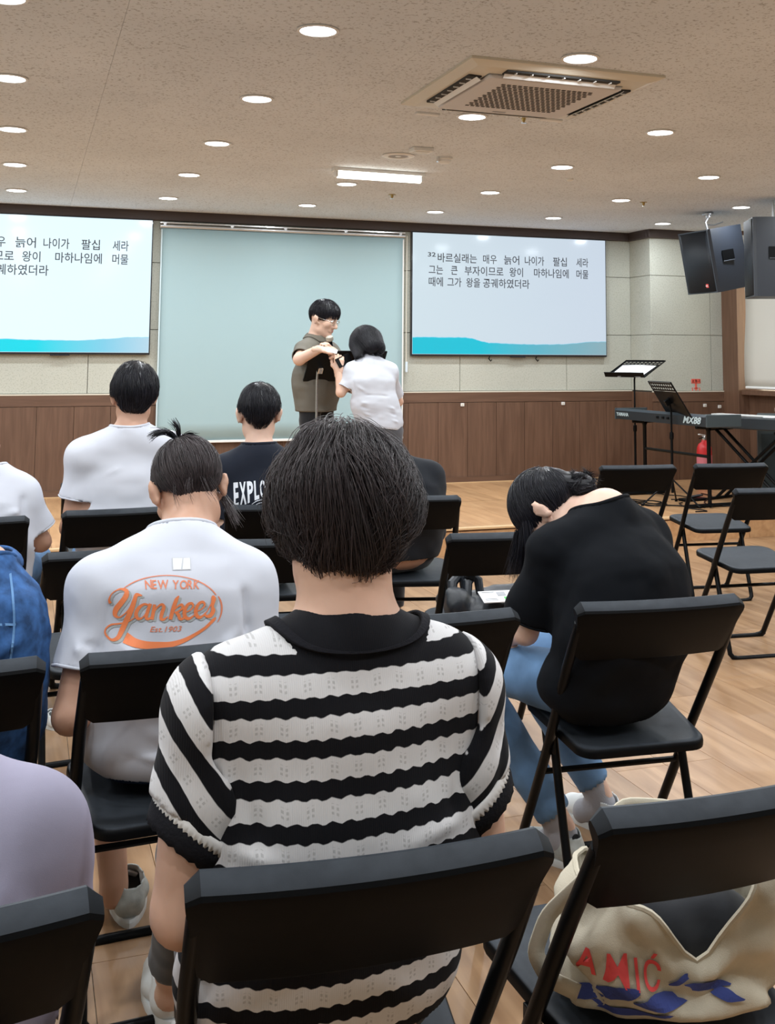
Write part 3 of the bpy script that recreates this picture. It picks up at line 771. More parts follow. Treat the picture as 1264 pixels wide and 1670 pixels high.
# ================================================================== MUSIC STANDS
def music_stand(x, y, rz, zc, tilt, label, mats, desk_off=(0, 0), W_=0.46, H_=0.33, sheets=None, holes=True, base=True, shaft=None, flip=False):
    """local +Y points away from the reader; desk centre at height zc"""
    t = empty('music_stand', (x, y, STAGE), R(rz), label, 'music stand', 'music stands on the stage')
    zz = zc - STAGE
    MB().tube([(0, 0.0, 0.10), (0, 0.0, 0.55)], 0.011, 10).tube([(0, 0, 0.54), (0, 0.0, zz - 0.10), (0, 0.012, zz - 0.03)], 0.008, 10).build('pole', shaft or M_blktube, t, True)
    MB().lathe([(0.016, 0.53), (0.018, 0.55), (0.016, 0.585), (0.008, 0.59)], 12).build('height_collar', shaft or M_blktube, t, True)
    for k in range(3):
        a = R(90 + 120 * k); d = Vector((math.cos(a), math.sin(a), 0))
        b = MB().tube([Vector((0, 0, 0.20)) + d * 0.012, d * 0.15 + Vector((0, 0, 0.10)), d * 0.26 + Vector((0, 0, 0.010))], 0.007, 8)
        lg = b.build('leg', mats, t, True)
        MB().lathe([(0.012, 0.0), (0.012, 0.015), (0.008, 0.02)], 10, d * 0.262).build('rubber_foot', M_blktube, lg, True)
    Rt = Matrix.Rotation(R(tilt), 3, 'X')     # desk plane: local x right, local y up the desk
    c = Vector((desk_off[0], 0.015, zz + desk_off[1]))
    b = MB()
    rowsh = 2 if holes else 0
    hh = H_ / 2
    if holes:
        solid_top = hh - 0.02
        n_ = 10
        ys = [hh - 0.012, hh - 0.045, hh - 0.078]
        b.box(c + Rt @ Vector((0, -0.045, 0)), (W_, H_ - 0.09, 0.0025), Rt)
        for yy in ys: b.box(c + Rt @ Vector((0, yy, 0)), (W_, 0.014, 0.0025), Rt)
        for row in range(2):
            yy = (ys[row] + ys[row + 1]) / 2
            for k in range(n_ + 1):
                b.box(c + Rt @ Vector(((k / n_ - .5) * (W_ - 0.012), yy, 0)), (0.014, 0.021, 0.0025), Rt)
    else:
        b.box(c, (W_, H_, 0.003), Rt)
    b.build('desk', mats, t)
    e = MB(); e.box(c + Rt @ Vector((0, -hh, 0.022)), (W_, 0.003, 0.045), Rt); e.box(c + Rt @ Vector((0, -hh + 0.0, 0.045)), (W_, 0.008, 0.003), Rt)
    e.box(c + Rt @ Vector((0, hh, 0.004)), (W_, 0.003, 0.010), Rt)
    for s in (-1, 1): e.box(c + Rt @ Vector((s * W_ / 2, 0, 0.004)), (0.003, H_, 0.010), Rt)
    e.build('ledge', mats, t)
    MB().box(Vector((desk_off[0] * .05, 0.03, zz - 0.02)), (0.035, 0.05, 0.05), Rt, ch=0.004).build('tilt_bracket', shaft or M_blktube, t)
    return t, c, Rt
ms1, c1, R1_ = music_stand(5.20, 9.02, -70, 1.285, 26, 'black music stand with white sheets on its desk, the farther one on the right', M_blktube)
# its sheets
def sheets(parent_stand, c, Rt, spec, label, name='sheet_music'):
    t = empty(name, parent_stand.location, parent_stand.rotation_euler.z, label, 'sheet music')
    for k, (x_, y_, w_, h_, rz_) in enumerate(spec):
        Rz = Rt @ Matrix.Rotation(R(rz_), 3, 'Z')
        b = MB().box(c + Rt @ Vector((x_, y_, 0.004 + 0.0015 * k)), (w_, h_, 0.001), Rz); s_ = b.build('sheet', M_paper, t)
        l_ = MB()
        for q in range(9):
            l_.box(c + Rt @ Vector((x_, y_, 0.0048 + 0.0015 * k)) + Rz @ Vector((0, h_ * (.38 - q * .09), 0)), (w_ * .8, 0.0035, 0.0003), Rz)
        l_.build('printed_staves', M_print, s_)
    return t
sheets(ms1, c1, R1_, [(-0.09, -0.045, 0.20, 0.23, 3), (0.10, -0.05, 0.19, 0.23, -4), (0.0, -0.07, 0.18, 0.18, 8)], 'loose white sheets lying on the farther right music stand')
ms2, c2, R2_ = music_stand(4.98, 8.05, 82, 1.045, 58, 'slanting black music stand seen from behind, in front of the keyboard', M_blktube, H_=0.34)
ms3, c3, R3_ = music_stand(1.96, 7.89, 184, 1.315, 52, 'black music stand with chrome shaft between the two people on the stage', mat('stand_satin_black', (0.004, 0.0045, 0.005), 0.45, spec=0.12), desk_off=(-0.21, 0.0), W_=0.58, H_=0.27, holes=False, shaft=M_chrome)

# ================================================================== KEYBOARDS
kb = empty('electronic_keyboard', (5.17, 8.30, 0.845), rz=R(-90 + 3), label='black stage keyboard with its back turned, seen behind the slanting music stand', cat='keyboard')
LK = 1.32
# local x along the length (local -x = far end after rotation), local -y = back side facing the room
pf = [(-0.17, 0), (0.16, 0), (0.165, 0.03), (0.02, 0.04), (-0.02, 0.085), (-0.155, 0.095), (-0.175, 0.075)]
Mk = Matrix(((0, 0, 1, -LK / 2), (1, 0, 0, 0), (0, 1, 0, 0), (0, 0, 0, 1)))
M_kb = mat('keyboard_black', (0.015, 0.022, 0.028), 0.4)
MB().prism(pf, LK, Mk).build('case', M_kb, kb)
for s in (-1, 1): MB().box((s * (LK / 2 + 0.006), -0.005, 0.045), (0.014, 0.34, 0.10), ch=0.006).build('end_block', mat('keyboard_end', (0.04, 0.055, 0.062), 0.45), kb)
wk = MB()
for k in range(52): wk.box((-0.62 + k * 0.0235, 0.095, 0.042), (0.022, 0.125, 0.012))
o = wk.build('white_keys', M_white, kb); o['kind'] = 'stuff'
bk = MB()
for k in range(51):
    if k % 7 in (0, 1, 3, 4, 5): bk.box((-0.608 + k * 0.0235, 0.07, 0.05), (0.012, 0.08, 0.012))
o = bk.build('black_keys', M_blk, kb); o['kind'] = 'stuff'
Rb = Matrix.Rotation(R(0), 3, 'X')
def back_text(s, size, x, z, m, parent, bold=0.002, y=-0.177, shear=0.3, sx=1.0):
    me = text_mesh(s, size, bold=bold, shear=shear, extrude=0.0005, xs=sx)
    for q in me.vertices: q.co = Vector((x + q.co.x, y - q.co.z, z + q.co.y))
    me.materials.append(m); return link_mesh('lettering', me, parent)
M_kl = mat('pale_logo', (0.45, 0.55, 0.58), 0.5)
back_text('MX88', 0.075, 0.36, 0.020, M_kl, kb, sx=1.25)
back_text('YAMAHA', 0.042, -0.635, 0.03, M_kl, kb, shear=0, bold=0.001, sx=1.1)
for x_ in (0.0, 0.08, 0.15): MB().box((x_, -0.1785, 0.045), (0.03, 0.006, 0.02), ch=0.002).build('jack', M_blktube, kb)
ks = empty('keyboard_stand', (5.17, 8.30, STAGE), rz=R(-87), label='black steel stand carrying the stage keyboard', cat='keyboard stand')
for s in (-1, 1):
    q = s * 0.46
    MB().tube([(q, -0.12, 0.640), (q, -0.02, 0.634), (q, 0.0, 0.60), (q, 0.0, 0.03)], 0.017, 10).tube([(q, 0.13, 0.640), (q, 0.02, 0.634), (q, 0.0, 0.60)], 0.015, 10).build('upright', M_blktube, ks, True)
    MB().tube([(q, -0.24, 0.016), (q, 0.24, 0.016)], 0.016, 10).build('floor_bar', M_blktube, ks, True)
MB().tube([(-0.46, 0, 0.40), (0.46, 0, 0.40)], 0.013, 8).build('cross_bar', M_blktube, ks, True)
pd = empty('sustain_pedal', (5.30, 8.25, STAGE), rz=R(-80), label='black pedal on the stage floor under the keyboard', cat='pedal')
MB().box((0, 0, 0.012), (0.10, 0.24, 0.024), ch=0.006).build('base', M_blktube, pd)
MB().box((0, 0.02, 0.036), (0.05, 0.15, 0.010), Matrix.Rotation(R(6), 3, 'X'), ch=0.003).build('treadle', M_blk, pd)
# second low keyboard on an X stand to the right
k2 = empty('digital_piano', (5.72, 7.98, 0.80), rz=R(-70), label='black digital piano on a stand right of the stage keyboard, cut by the right edge', cat='keyboard')
MB().box((0, 0, 0.05), (1.0, 0.30, 0.10), ch=0.01).build('case', M_kb, k2)
wk = MB()
for k in range(36): wk.box((-0.42 + k * 0.0235, 0.08, 0.102), (0.022, 0.12, 0.012))
o = wk.build('white_keys', M_white, k2); o['kind'] = 'stuff'
MB().box((0.2, -0.05, 0.103), (0.10, 0.05, 0.006), ch=0.002).build('label_plate', M_paper, k2)
s2 = empty('keyboard_stand', (5.72, 7.98, STAGE), rz=R(-70), label='black crossed-leg stand under the digital piano at the right edge', cat='keyboard stand')
for s in (-1, 1):
    MB().tube([(-0.33, s * 0.06, 0.59), (0.33, s * 0.06, 0.02)], 0.014, 8).build('leg', M_blktube, s2, True)
    MB().tube([(0.33, s * 0.06, 0.59), (-0.33, s * 0.06, 0.02)], 0.014, 8).build('leg', M_blktube, s2, True)
for s in (-1, 1):
    MB().tube([(s * 0.33, -0.18, 0.591), (s * 0.33, 0.18, 0.591)], 0.013, 8).tube([(s * 0.33, -0.18, 0.014), (s * 0.33, 0.18, 0.014)], 0.013, 8).build('foot_bar', M_blktube, s2, True)
am = empty('guitar_amplifier', (6.18, 8.20, STAGE), rz=R(-35), label='dark grey amplifier box at the right edge beyond the digital piano', cat='amplifier')
MB().box((0, 0, 0.36), (0.42, 0.32, 0.70), ch=0.015).build('cabinet', mat('amp_vinyl', (0.03, 0.045, 0.05), 0.6), am)
MB().box((0, -0.162, 0.30), (0.36, 0.008, 0.50), ch=0.003).build('front_cloth', mat('amp_cloth', (0.02, 0.03, 0.034), 0.9), am)
MB().box((0, -0.164, 0.63), (0.36, 0.006, 0.06), ch=0.002).build('control_panel', M_alu, am)
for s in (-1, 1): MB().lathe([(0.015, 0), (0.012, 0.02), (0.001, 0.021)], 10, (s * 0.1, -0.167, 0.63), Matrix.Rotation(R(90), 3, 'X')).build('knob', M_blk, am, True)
for s in (-1, 1): MB().box((s * 0.15, 0, 0.006), (0.05, 0.25, 0.014)).build('foot', M_blktube, am)
# cables on the stage floor
cb = MB(); rr = random.Random(3)
for k in range(7):
    x, y = 5.0 + rr.uniform(-.15, .25), 7.85 + rr.uniform(-.1, .5); p = []; a = rr.uniform(0, 6)
    for q in range(22):
        p.append((x, y, STAGE + 0.007 + 0.002 * (k % 3))); a += rr.uniform(-.6, .75); x += 0.05 * math.cos(a); y += 0.05 * math.sin(a)
        y = max(7.6, y); x = min(max(x, 4.75), 5.6)
    cb.tube(p, 0.005, 6)
o = tag(cb.build('cable_tangle', M_blktube, smooth=True), 'tangle of black cables on the stage floor under the keyboard', 'cables'); o['kind'] = 'stuff'
# microphone stand lying / small black stand left of keyboard
t = empty('pedal_board', (4.62, 8.18, STAGE), rz=R(20), label='small black pedal with a turned-up foot on the stage left of the keyboard', cat='pedal')
MB().box((0, 0, 0.018), (0.09, 0.16, 0.036), ch=0.008).build('body', M_blktube, t)
MB().tube([(-0.02, -0.08, 0.02), (-0.04, -0.14, 0.012), (-0.07, -0.18, 0.008)], 0.008, 8).build('arm', M_blktube, t, True)

# fire extinguisher
fe = empty('fire_extinguisher', (5.90, 8.98, STAGE), rz=R(30), label='red fire extinguisher standing on the stage behind the keyboard', cat='fire extinguisher'); fe.scale = (.94, .94, .93)
MB().lathe([(0.070, 0.0), (0.074, 0.01), (0.074, 0.36), (0.070, 0.40), (0.055, 0.435), (0.028, 0.455), (0.022, 0.475)], 28).build('cylinder', M_red, fe, True, ang=50)
MB().lathe([(0.0755, 0.17), (0.0755, 0.33)], 28).build('label_band', mat('pinkish_label', (0.75, 0.22, 0.26), 0.5), fe, True)
MB().lathe([(0.022, 0.474), (0.024, 0.50), (0.016, 0.52)], 14).build('valve', M_chrome, fe, True)
MB().box((-0.045, 0, 0.525), (0.13, 0.022, 0.012), Matrix.Rotation(R(8), 3, 'Y'), ch=0.003).build('lever', M_white, fe)
MB().box((-0.04, 0, 0.50), (0.11, 0.02, 0.008), Matrix.Rotation(R(-8), 3, 'Y'), ch=0.003).build('carry_handle', M_blktube, fe)
MB().tube([(0.02, 0, 0.50), (0.06, 0, 0.48), (0.095, 0, 0.40), (0.092, 0, 0.22), (0.085, 0, 0.12)], 0.010, 8).build('hose', M_blktube, fe, True)

# ================================================================== FIGURE KIT (signed distance shapes meshed with surface nets)
def at(px, py, Y):
    """point on the plane y = Y seen at photograph pixel px, py"""
    d = fw + rt * ((px - 716.49) / 1825.5) + up * ((397.73 - py) / 1825.5)
    return EYE + d * (Y / d.y)
V = lambda *a: np.array(a, dtype=np.float64)
def nrm(a):
    a = np.asarray(a, float); return a / (np.linalg.norm(a) + 1e-12)

def cone(a, b, ra, rb, k=0.02, flat=None, cut=None):
    """rounded cone; flat=(axis, factor) widens along axis; cut=(point, dir) removes what lies beyond"""
    return ('c', np.asarray(a, float), np.asarray(b, float), ra, rb, k, flat, cut)
def ball(c, r, k=0.02, rot=None):
    r = (r, r, r) if np.isscalar(r) else r
    return ('e', np.asarray(c, float), np.asarray(r, float), None, None, k, rot, None)

def prim_d(p, P):
    if p[0] == 'c':
        _, a, b, ra, rb, k, flat, cut = p
        q = P - a; ba = b - a; sc = 1.0
        if flat is not None:
            n, f = nrm(flat[0]), flat[1]
            q = q + n * ((q @ n) * (1 / f - 1))[..., None]; ba = ba + n * ((ba @ n) * (1 / f - 1)); sc = min(1.0, f) if f < 1 else 1.0
        t = np.clip((q @ ba) / (ba @ ba + 1e-12), 0, 1)
        d = np.sqrt(((q - t[..., None] * ba) ** 2).sum(-1)) - (ra + (rb - ra) * t)
        d = d * sc
        if cut is not None: d = np.maximum(d, (P - np.asarray(cut[0])) @ nrm(cut[1]))
        return d
    _, c, r, _, _, k, rot, _ = p
    q = P - c
    if rot is not None: q = q @ rot
    k0 = np.sqrt(((q / r) ** 2).sum(-1)); k1 = np.sqrt(((q / (r * r)) ** 2).sum(-1))
    return k0 * (k0 - 1) / (k1 + 1e-9)

def prim_box(p, grow=0.0):
    if p[0] == 'c':
        _, a, b, ra, rb, k, flat, cut = p
        r = max(ra, rb) * (max(1, flat[1]) if flat is not None else 1)
        return np.minimum(a, b) - r, np.maximum(a, b) + r
    r = max(p[2]) if p[6] is not None else p[2]
    return p[1] - r, p[1] + r

def smin(a, b, k):
    h = np.maximum(k - np.abs(a - b), 0) / k
    return np.minimum(a, b) - h * h * k * 0.25

def inflate(prims, e):
    out = []
    for p in prims:
        p = list(p)
        if p[0] == 'c': p[3] += e; p[4] += e
        else: p[2] = p[2] + e
        out.append(tuple(p))
    return out

def sdf_at(prims, P):
    F = None
    for p in prims:
        d = prim_d(p, P); F = d if F is None else smin(F, d, p[5])
    return F

def grid_field(prims, h):
    lo = np.min([prim_box(p)[0] for p in prims], 0) - 3 * h; hi = np.max([prim_box(p)[1] for p in prims], 0) + 3 * h
    n = np.ceil((hi - lo) / h).astype(int) + 1
    F = np.full(n, 0.5, dtype=np.float32)
    ax = [lo[i] + h * np.arange(n[i]) for i in range(3)]
    for p in prims:
        a, b = prim_box(p); pad = p[5] + 2 * h
        s = [slice(max(0, int((a[i] - pad - lo[i]) / h)), min(n[i], int((b[i] + pad - lo[i]) / h) + 2)) for i in range(3)]
        X = np.stack(np.meshgrid(*[ax[i][s[i]] for i in range(3)], indexing='ij'), -1)
        F[s[0], s[1], s[2]] = smin(F[s[0], s[1], s[2]], prim_d(p, X), p[5])
    return F, lo, ax

def surface_nets(F, lo, h):
    S = F < 0
    c = np.zeros(tuple(np.array(F.shape) - 1), dtype=np.int8)
    for i in (0, 1):
        for j in (0, 1):
            for k in (0, 1):
                c += S[i:F.shape[0] - 1 + i, j:F.shape[1] - 1 + j, k:F.shape[2] - 1 + k]
    act = (c > 0) & (c < 8)
    idx = np.full(act.shape, -1, dtype=np.int64); cells = np.argwhere(act); idx[act] = np.arange(len(cells))
    acc = np.zeros((len(cells), 3)); cnt = np.zeros(len(cells))
    corners = [(i, j, k) for i in (0, 1) for j in (0, 1) for k in (0, 1)]
    for a in range(8):
        for b in range(a + 1, 8):
            A, B = np.array(corners[a]), np.array(corners[b])
            if np.abs(A - B).sum() != 1: continue
            fa = F[tuple((cells + A).T)]; fb = F[tuple((cells + B).T)]
            m = (fa < 0) != (fb < 0)
            t = np.where(m, fa / np.where(m, fa - fb, 1), 0)
            acc += np.where(m[:, None], A + (B - A) * t[:, None], 0); cnt += m
    verts = (cells + acc / cnt[:, None]) * h + lo
    quads = []
    for axis in range(3):
        sl0 = [slice(None)] * 3; sl1 = [slice(None)] * 3; sl0[axis] = slice(0, -1); sl1[axis] = slice(1, None)
        a = S[tuple(sl0)]; b = S[tuple(sl1)]
        e = np.argwhere(a != b)
        u, v = (axis + 1) % 3, (axis + 2) % 3
        ok = (e[:, u] > 0) & (e[:, v] > 0) & (e[:, u] < F.shape[u] - 1) & (e[:, v] < F.shape[v] - 1)
        e = e[ok]; inside = a[tuple(e.T)]
        o = []
        for du, dv in ((-1, -1), (0, -1), (0, 0), (-1, 0)):
            q = e.copy(); q[:, u] += du; q[:, v] += dv; o.append(idx[tuple(q.T)])
        Q = np.stack(o, 1); Q[~inside] = Q[~inside][:, ::-1]
        quads.append(Q)
    return verts, np.concatenate(quads)

def vnormals(v, q):
    n = np.cross(v[q[:, 2]] - v[q[:, 0]], v[q[:, 3]] - v[q[:, 1]]); out = np.zeros_like(v)
    for i in range(4): np.add.at(out, q[:, i], n)
    return out / (np.linalg.norm(out, axis=1, keepdims=True) + 1e-12)

_RT = rng.random((32, 32, 32)).astype(np.float32)
def vnoise(P):
    """smooth value noise, -1..1"""
    f = np.floor(P).astype(int); t = P - f; t = t * t * (3 - 2 * t); r = 0
    for i in (0, 1):
        for j in (0, 1):
            for k in (0, 1):
                w_ = (t[:, 0] if i else 1 - t[:, 0]) * (t[:, 1] if j else 1 - t[:, 1]) * (t[:, 2] if k else 1 - t[:, 2])
                r = r + w_ * _RT[(f[:, 0] + i) % 32, (f[:, 1] + j) % 32, (f[:, 2] + k) % 32]
    return r * 2 - 1

def seg_d(P, a, b):
    a = np.asarray(a, float); b = np.asarray(b, float); ba = b - a
    t = np.clip(((P - a) @ ba) / (ba @ ba), 0, 1)
    return np.linalg.norm(P - a - t[:, None] * ba, axis=1), t

def make_mesh(name, v, q, m, parent=None, base=None, smooth=True, attrs=None, tris=False):
    """v world coordinates; base = location of the person root"""
    if base is not None: v = v - np.asarray(base)
    me = bpy.data.meshes.new(name); k = q.shape[1]
    me.vertices.add(len(v)); me.vertices.foreach_set('co', v.astype(np.float32).ravel())
    me.loops.add(q.size); me.loops.foreach_set('vertex_index', q.astype(np.int32).ravel())
    me.polygons.add(len(q)); me.polygons.foreach_set('loop_start', np.arange(0, q.size, k, dtype=np.int32))
    me.update(calc_edges=True)
    if smooth: me.polygons.foreach_set('use_smooth', np.ones(len(q), dtype=bool))
    me.materials.append(m)
    if attrs:
        for an, av in attrs.items():
            a = me.attributes.new(an, 'FLOAT', 'POINT'); a.data.foreach_set('value', av.astype(np.float32))
    me.validate(); me.update()
    o = bpy.data.objects.new(name, me); COL.objects.link(o)
    if parent: o.parent = parent
    return o

def blob(prims, h, cuts=(), folds=(), wrinkle=None, fieldfn=None):
    """mesh the union. cuts: (fn(P)->positive where removed, region fn or None). folds: (a,b,width,depth)"""
    F, lo, ax = grid_field(prims, h)
    if cuts or fieldfn:
        near = np.abs(F) < 0.12
        ii = np.argwhere(near); P = lo + ii * h; f = F[near].astype(np.float64)
        for fn, reg in cuts:
            c = fn(P); f = np.where(reg(P), np.maximum(f, c), f) if reg is not None else np.maximum(f, c)
        if fieldfn: f = fieldfn(P, f)
        F[near] = f
    v, q = surface_nets(F, lo, h)
    if cuts:
        ctr = v[q].mean(1); kill = np.zeros(len(q), bool)
        for fn, reg in cuts:
            c = fn(ctr) > -0.55 * h
            kill |= (c & reg(ctr)) if reg is not None else c
        q = q[~kill]; used = np.unique(q); mp = np.full(len(v), -1); mp[used] = np.arange(len(used)); v = v[used]; q = mp[q]
    if len(folds) or wrinkle:
        n = vnormals(v, q); d = np.zeros(len(v))
        for a, b, w_, dep in folds:
            s, t = seg_d(v, a, b); d += dep * np.exp(-(s / w_) ** 2) * np.minimum(1, 4 * np.minimum(t + .12, 1.12 - t))
        if wrinkle:
            for sc, amp in wrinkle:
                sc = np.asarray(sc, float); d += amp * vnoise(v * sc + 11.3)
        v = v + n * d[:, None]
    return v, q

def cutplane(p, d, reach=0.14):
    """remove everything beyond the plane near point p"""
    p = np.asarray(p, float); d = nrm(d)
    return (lambda P: (P - p) @ d, (lambda P: np.linalg.norm(P - p, axis=1) < reach) if reach else None)
def cutball(p, r):
    p = np.asarray(p, float)
    return (lambda P: r - np.linalg.norm(P - p, axis=1), None)

def rim(name, v, q, centre, reach, m, parent, base, r=.0055, n=56, axis=None, inset=0.0):
    """rolled edge along the open border of a cloth mesh near centre"""
    e = np.concatenate([np.sort(q[:, [i, (i + 1) % 4]], 1) for i in range(4)]); u, c = np.unique(e, axis=0, return_counts=True)
    b = np.unique(u[c == 1]); P = v[b]; centre = np.asarray(centre, float); P = P[np.linalg.norm(P - centre, axis=1) < reach]
    if len(P) < 12: return None
    cc = P.mean(0); X = P - cc
    if axis is None:
        _, _, w_ = np.linalg.svd(X, full_matrices=False); A, B_ = w_[0], w_[1]
    else:
        ax = nrm(axis); A = nrm(np.cross(ax, (0.3, 1, 0.1))); B_ = np.cross(ax, A)
    ang = np.arctan2(X @ B_, X @ A); o = np.argsort(ang); ang = ang[o]; X = X[o]
    t = np.linspace(-PI, PI, n, endpoint=False); R_ = np.stack([np.interp(t, ang, X[:, k], period=2 * PI) for k in range(3)], 1)
    for _ in range(6): R_ = (np.roll(R_, 1, 0) + 2 * R_ + np.roll(R_, -1, 0)) / 4
    b_ = np.zeros(3) if base is None else np.asarray(base)
    return MB().tube([Vector(p_ * (1 - inset) + cc - b_) for p_ in R_], r, 8, closed=True).build(name, m, parent, True, ang=80)

def solid(o, t=0.003):
    md = o.modifiers.new('cloth_thickness', 'SOLIDIFY'); md.thickness = t; md.offset = -1; return o

def frame(f, u):
    """head frame: columns right, forward, up"""
    u = nrm(u); f = nrm(np.asarray(f, float) - u * np.dot(f, u)); return np.stack([np.cross(f, u), f, u], 1)

def xform(prims, R3, c, s=1.0):
    out = []
    for p in prims:
        p = list(p)
        if p[0] == 'c':
            p[1] = R3 @ (p[1] * s) + c; p[2] = R3 @ (p[2] * s) + c; p[3] *= s; p[4] *= s
            if p[6] is not None: p[6] = (R3 @ np.asarray(p[6][0]), p[6][1])
        else:
            rot = p[6] if p[6] is not None else np.eye(3)
            p[1] = R3 @ (p[1] * s) + c; p[2] = p[2] * s; p[6] = R3 @ rot
        out.append(tuple(p))
    return out

def rotx(a): c, s = math.cos(a), math.sin(a); return np.array([[1, 0, 0], [0, c, -s], [0, s, c]])
def rotz(a): c, s = math.cos(a), math.sin(a); return np.array([[c, -s, 0], [s, c, 0], [0, 0, 1]])
def roty(a): c, s = math.cos(a), math.sin(a); return np.array([[c, 0, s], [0, 1, 0], [-s, 0, c]])

HEAD = [ball((0, -0.012, 0.030), (0.073, 0.090, 0.088), 0.02),
        ball((0, 0.022, -0.030), (0.062, 0.066, 0.078), 0.03),
        cone((-0.035, 0.010, -0.070), (0.0, 0.062, -0.096), 0.030, 0.019, 0.025),
        cone((0.035, 0.010, -0.070), (0.0, 0.062, -0.096), 0.030, 0.019, 0.025),
        cone((0, 0.088, 0.008), (0, 0.104, -0.030), 0.008, 0.013, 0.014),            # nose
        cone((-0.014, 0.088, -0.034), (0.014, 0.088, -0.034), 0.009, 0.009, 0.010),  # nostrils
        cone((-0.020, 0.076, -0.060), (0.020, 0.076, -0.060), 0.0085, 0.0085, 0.010), # lips
        cone((-0.016, 0.078, -0.067), (0.016, 0.078, -0.067), 0.008, 0.008, 0.008),
        cone((-0.040, 0.072, 0.022), (-0.012, 0.084, 0.020), 0.010, 0.010, 0.014),   # brow
        cone((0.040, 0.072, 0.022), (0.012, 0.084, 0.020), 0.010, 0.010, 0.014),
        ball((-0.044, 0.060, -0.022), (0.022, 0.018, 0.020), 0.02), ball((0.044, 0.060, -0.022), (0.022, 0.018, 0.020), 0.02)]
def ear(s):
    Rr = rotz(s * -0.45)
    return [ball((s * 0.083, -0.012, -0.012), (0.0085, 0.018, 0.032), 0.008, Rr @ rotx(-0.2)),
            ball((s * 0.091, -0.022, 0.002), (0.0065, 0.012, 0.021), 0.006, Rr),
            ball((s * 0.074, 0.004, -0.030), (0.007, 0.010, 0.012), 0.008)]

def hand_prims(w, d, n, side, curl=(0.5, 0.6, 0.4), spread=0.0, thumb=0.5, s=1.0):
    """w wrist, d towards the fingers, n out of the palm, side=+1/-1 chooses the thumb side"""
    w = np.asarray(w, float); d = nrm(d); n = nrm(np.asarray(n, float) - d * np.dot(n, d)); t = np.cross(d, n) * side
    P = [cone(w - d * 0.03 * s, w + d * 0.02 * s, 0.024 * s, 0.024 * s, 0.02, (t, 1.15))]
    offs = (0.030, 0.010, -0.010, -0.028); lens = (0.040, 0.045, 0.041, 0.032)
    for i in range(4):
        k0 = w + d * (0.088 - 0.004 * abs(i - 1)) * s + t * offs[i] * s
        P.append(cone(w + t * offs[i] * 0.5 * s, k0, 0.015 * s, 0.0115 * s, 0.016))
        a = 0.0; p = k0; L = lens[i] * s; r = 0.0092 * s; dd0 = nrm(d + t * spread * offs[i] * 8)
        for j, f in enumerate((1.0, 0.62, 0.50)):
            a += curl[j]; dd = dd0 * math.cos(a) + n * math.sin(a); q = p + dd * L * f
            P.append(cone(p, q, r, r * 0.92, 0.005)); p = q; r *= 0.90
    b = w + d * 0.022 * s + t * 0.020 * s
    m1 = b + (t * 0.75 + d * 0.55 + n * 0.35 * thumb) * 0.038 * s
    m2 = m1 + nrm(t * 0.35 * (1 - thumb) + d * 0.8 + n * 0.6 * thumb) * 0.034 * s
    m3 = m2 + nrm(-t * 0.25 * thumb + d * 0.8 + n * 0.5 * thumb) * 0.026 * s
    P += [cone(b, m1, 0.016 * s, 0.0125 * s, 0.014), cone(m1, m2, 0.0112 * s, 0.0102 * s, 0.006), cone(m2, m3, 0.0100 * s, 0.0085 * s, 0.005)]
    return P

def skin_mat(name, col):
    m = mat(name, col, 0.5, spec=0.4, bump=(260, 0.08, 0.0008), var=(9, 0.10))
    b = m.node_tree.nodes['Principled BSDF']
    b.inputs['Subsurface Weight'].default_value = 0.12; b.inputs['Subsurface Radius'].default_value = (0.02, 0.008, 0.004); b.inputs['Subsurface Scale'].default_value = 0.4
    return m
def hair_mat(name, col, rough=0.36, spec=0.28):
    m = bpy.data.materials.new(name); m.use_nodes = True; nt = m.node_tree; b = nt.nodes['Principled BSDF']; L = nt.links
    b.inputs['Roughness'].default_value = rough; b.inputs['Specular IOR Level'].default_value = spec
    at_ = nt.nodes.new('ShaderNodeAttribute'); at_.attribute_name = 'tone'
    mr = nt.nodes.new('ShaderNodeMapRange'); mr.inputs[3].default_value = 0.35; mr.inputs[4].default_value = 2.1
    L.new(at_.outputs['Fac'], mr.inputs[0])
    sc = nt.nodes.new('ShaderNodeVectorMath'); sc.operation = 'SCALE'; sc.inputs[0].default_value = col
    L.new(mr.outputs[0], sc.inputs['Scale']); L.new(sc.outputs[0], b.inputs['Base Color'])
    return m

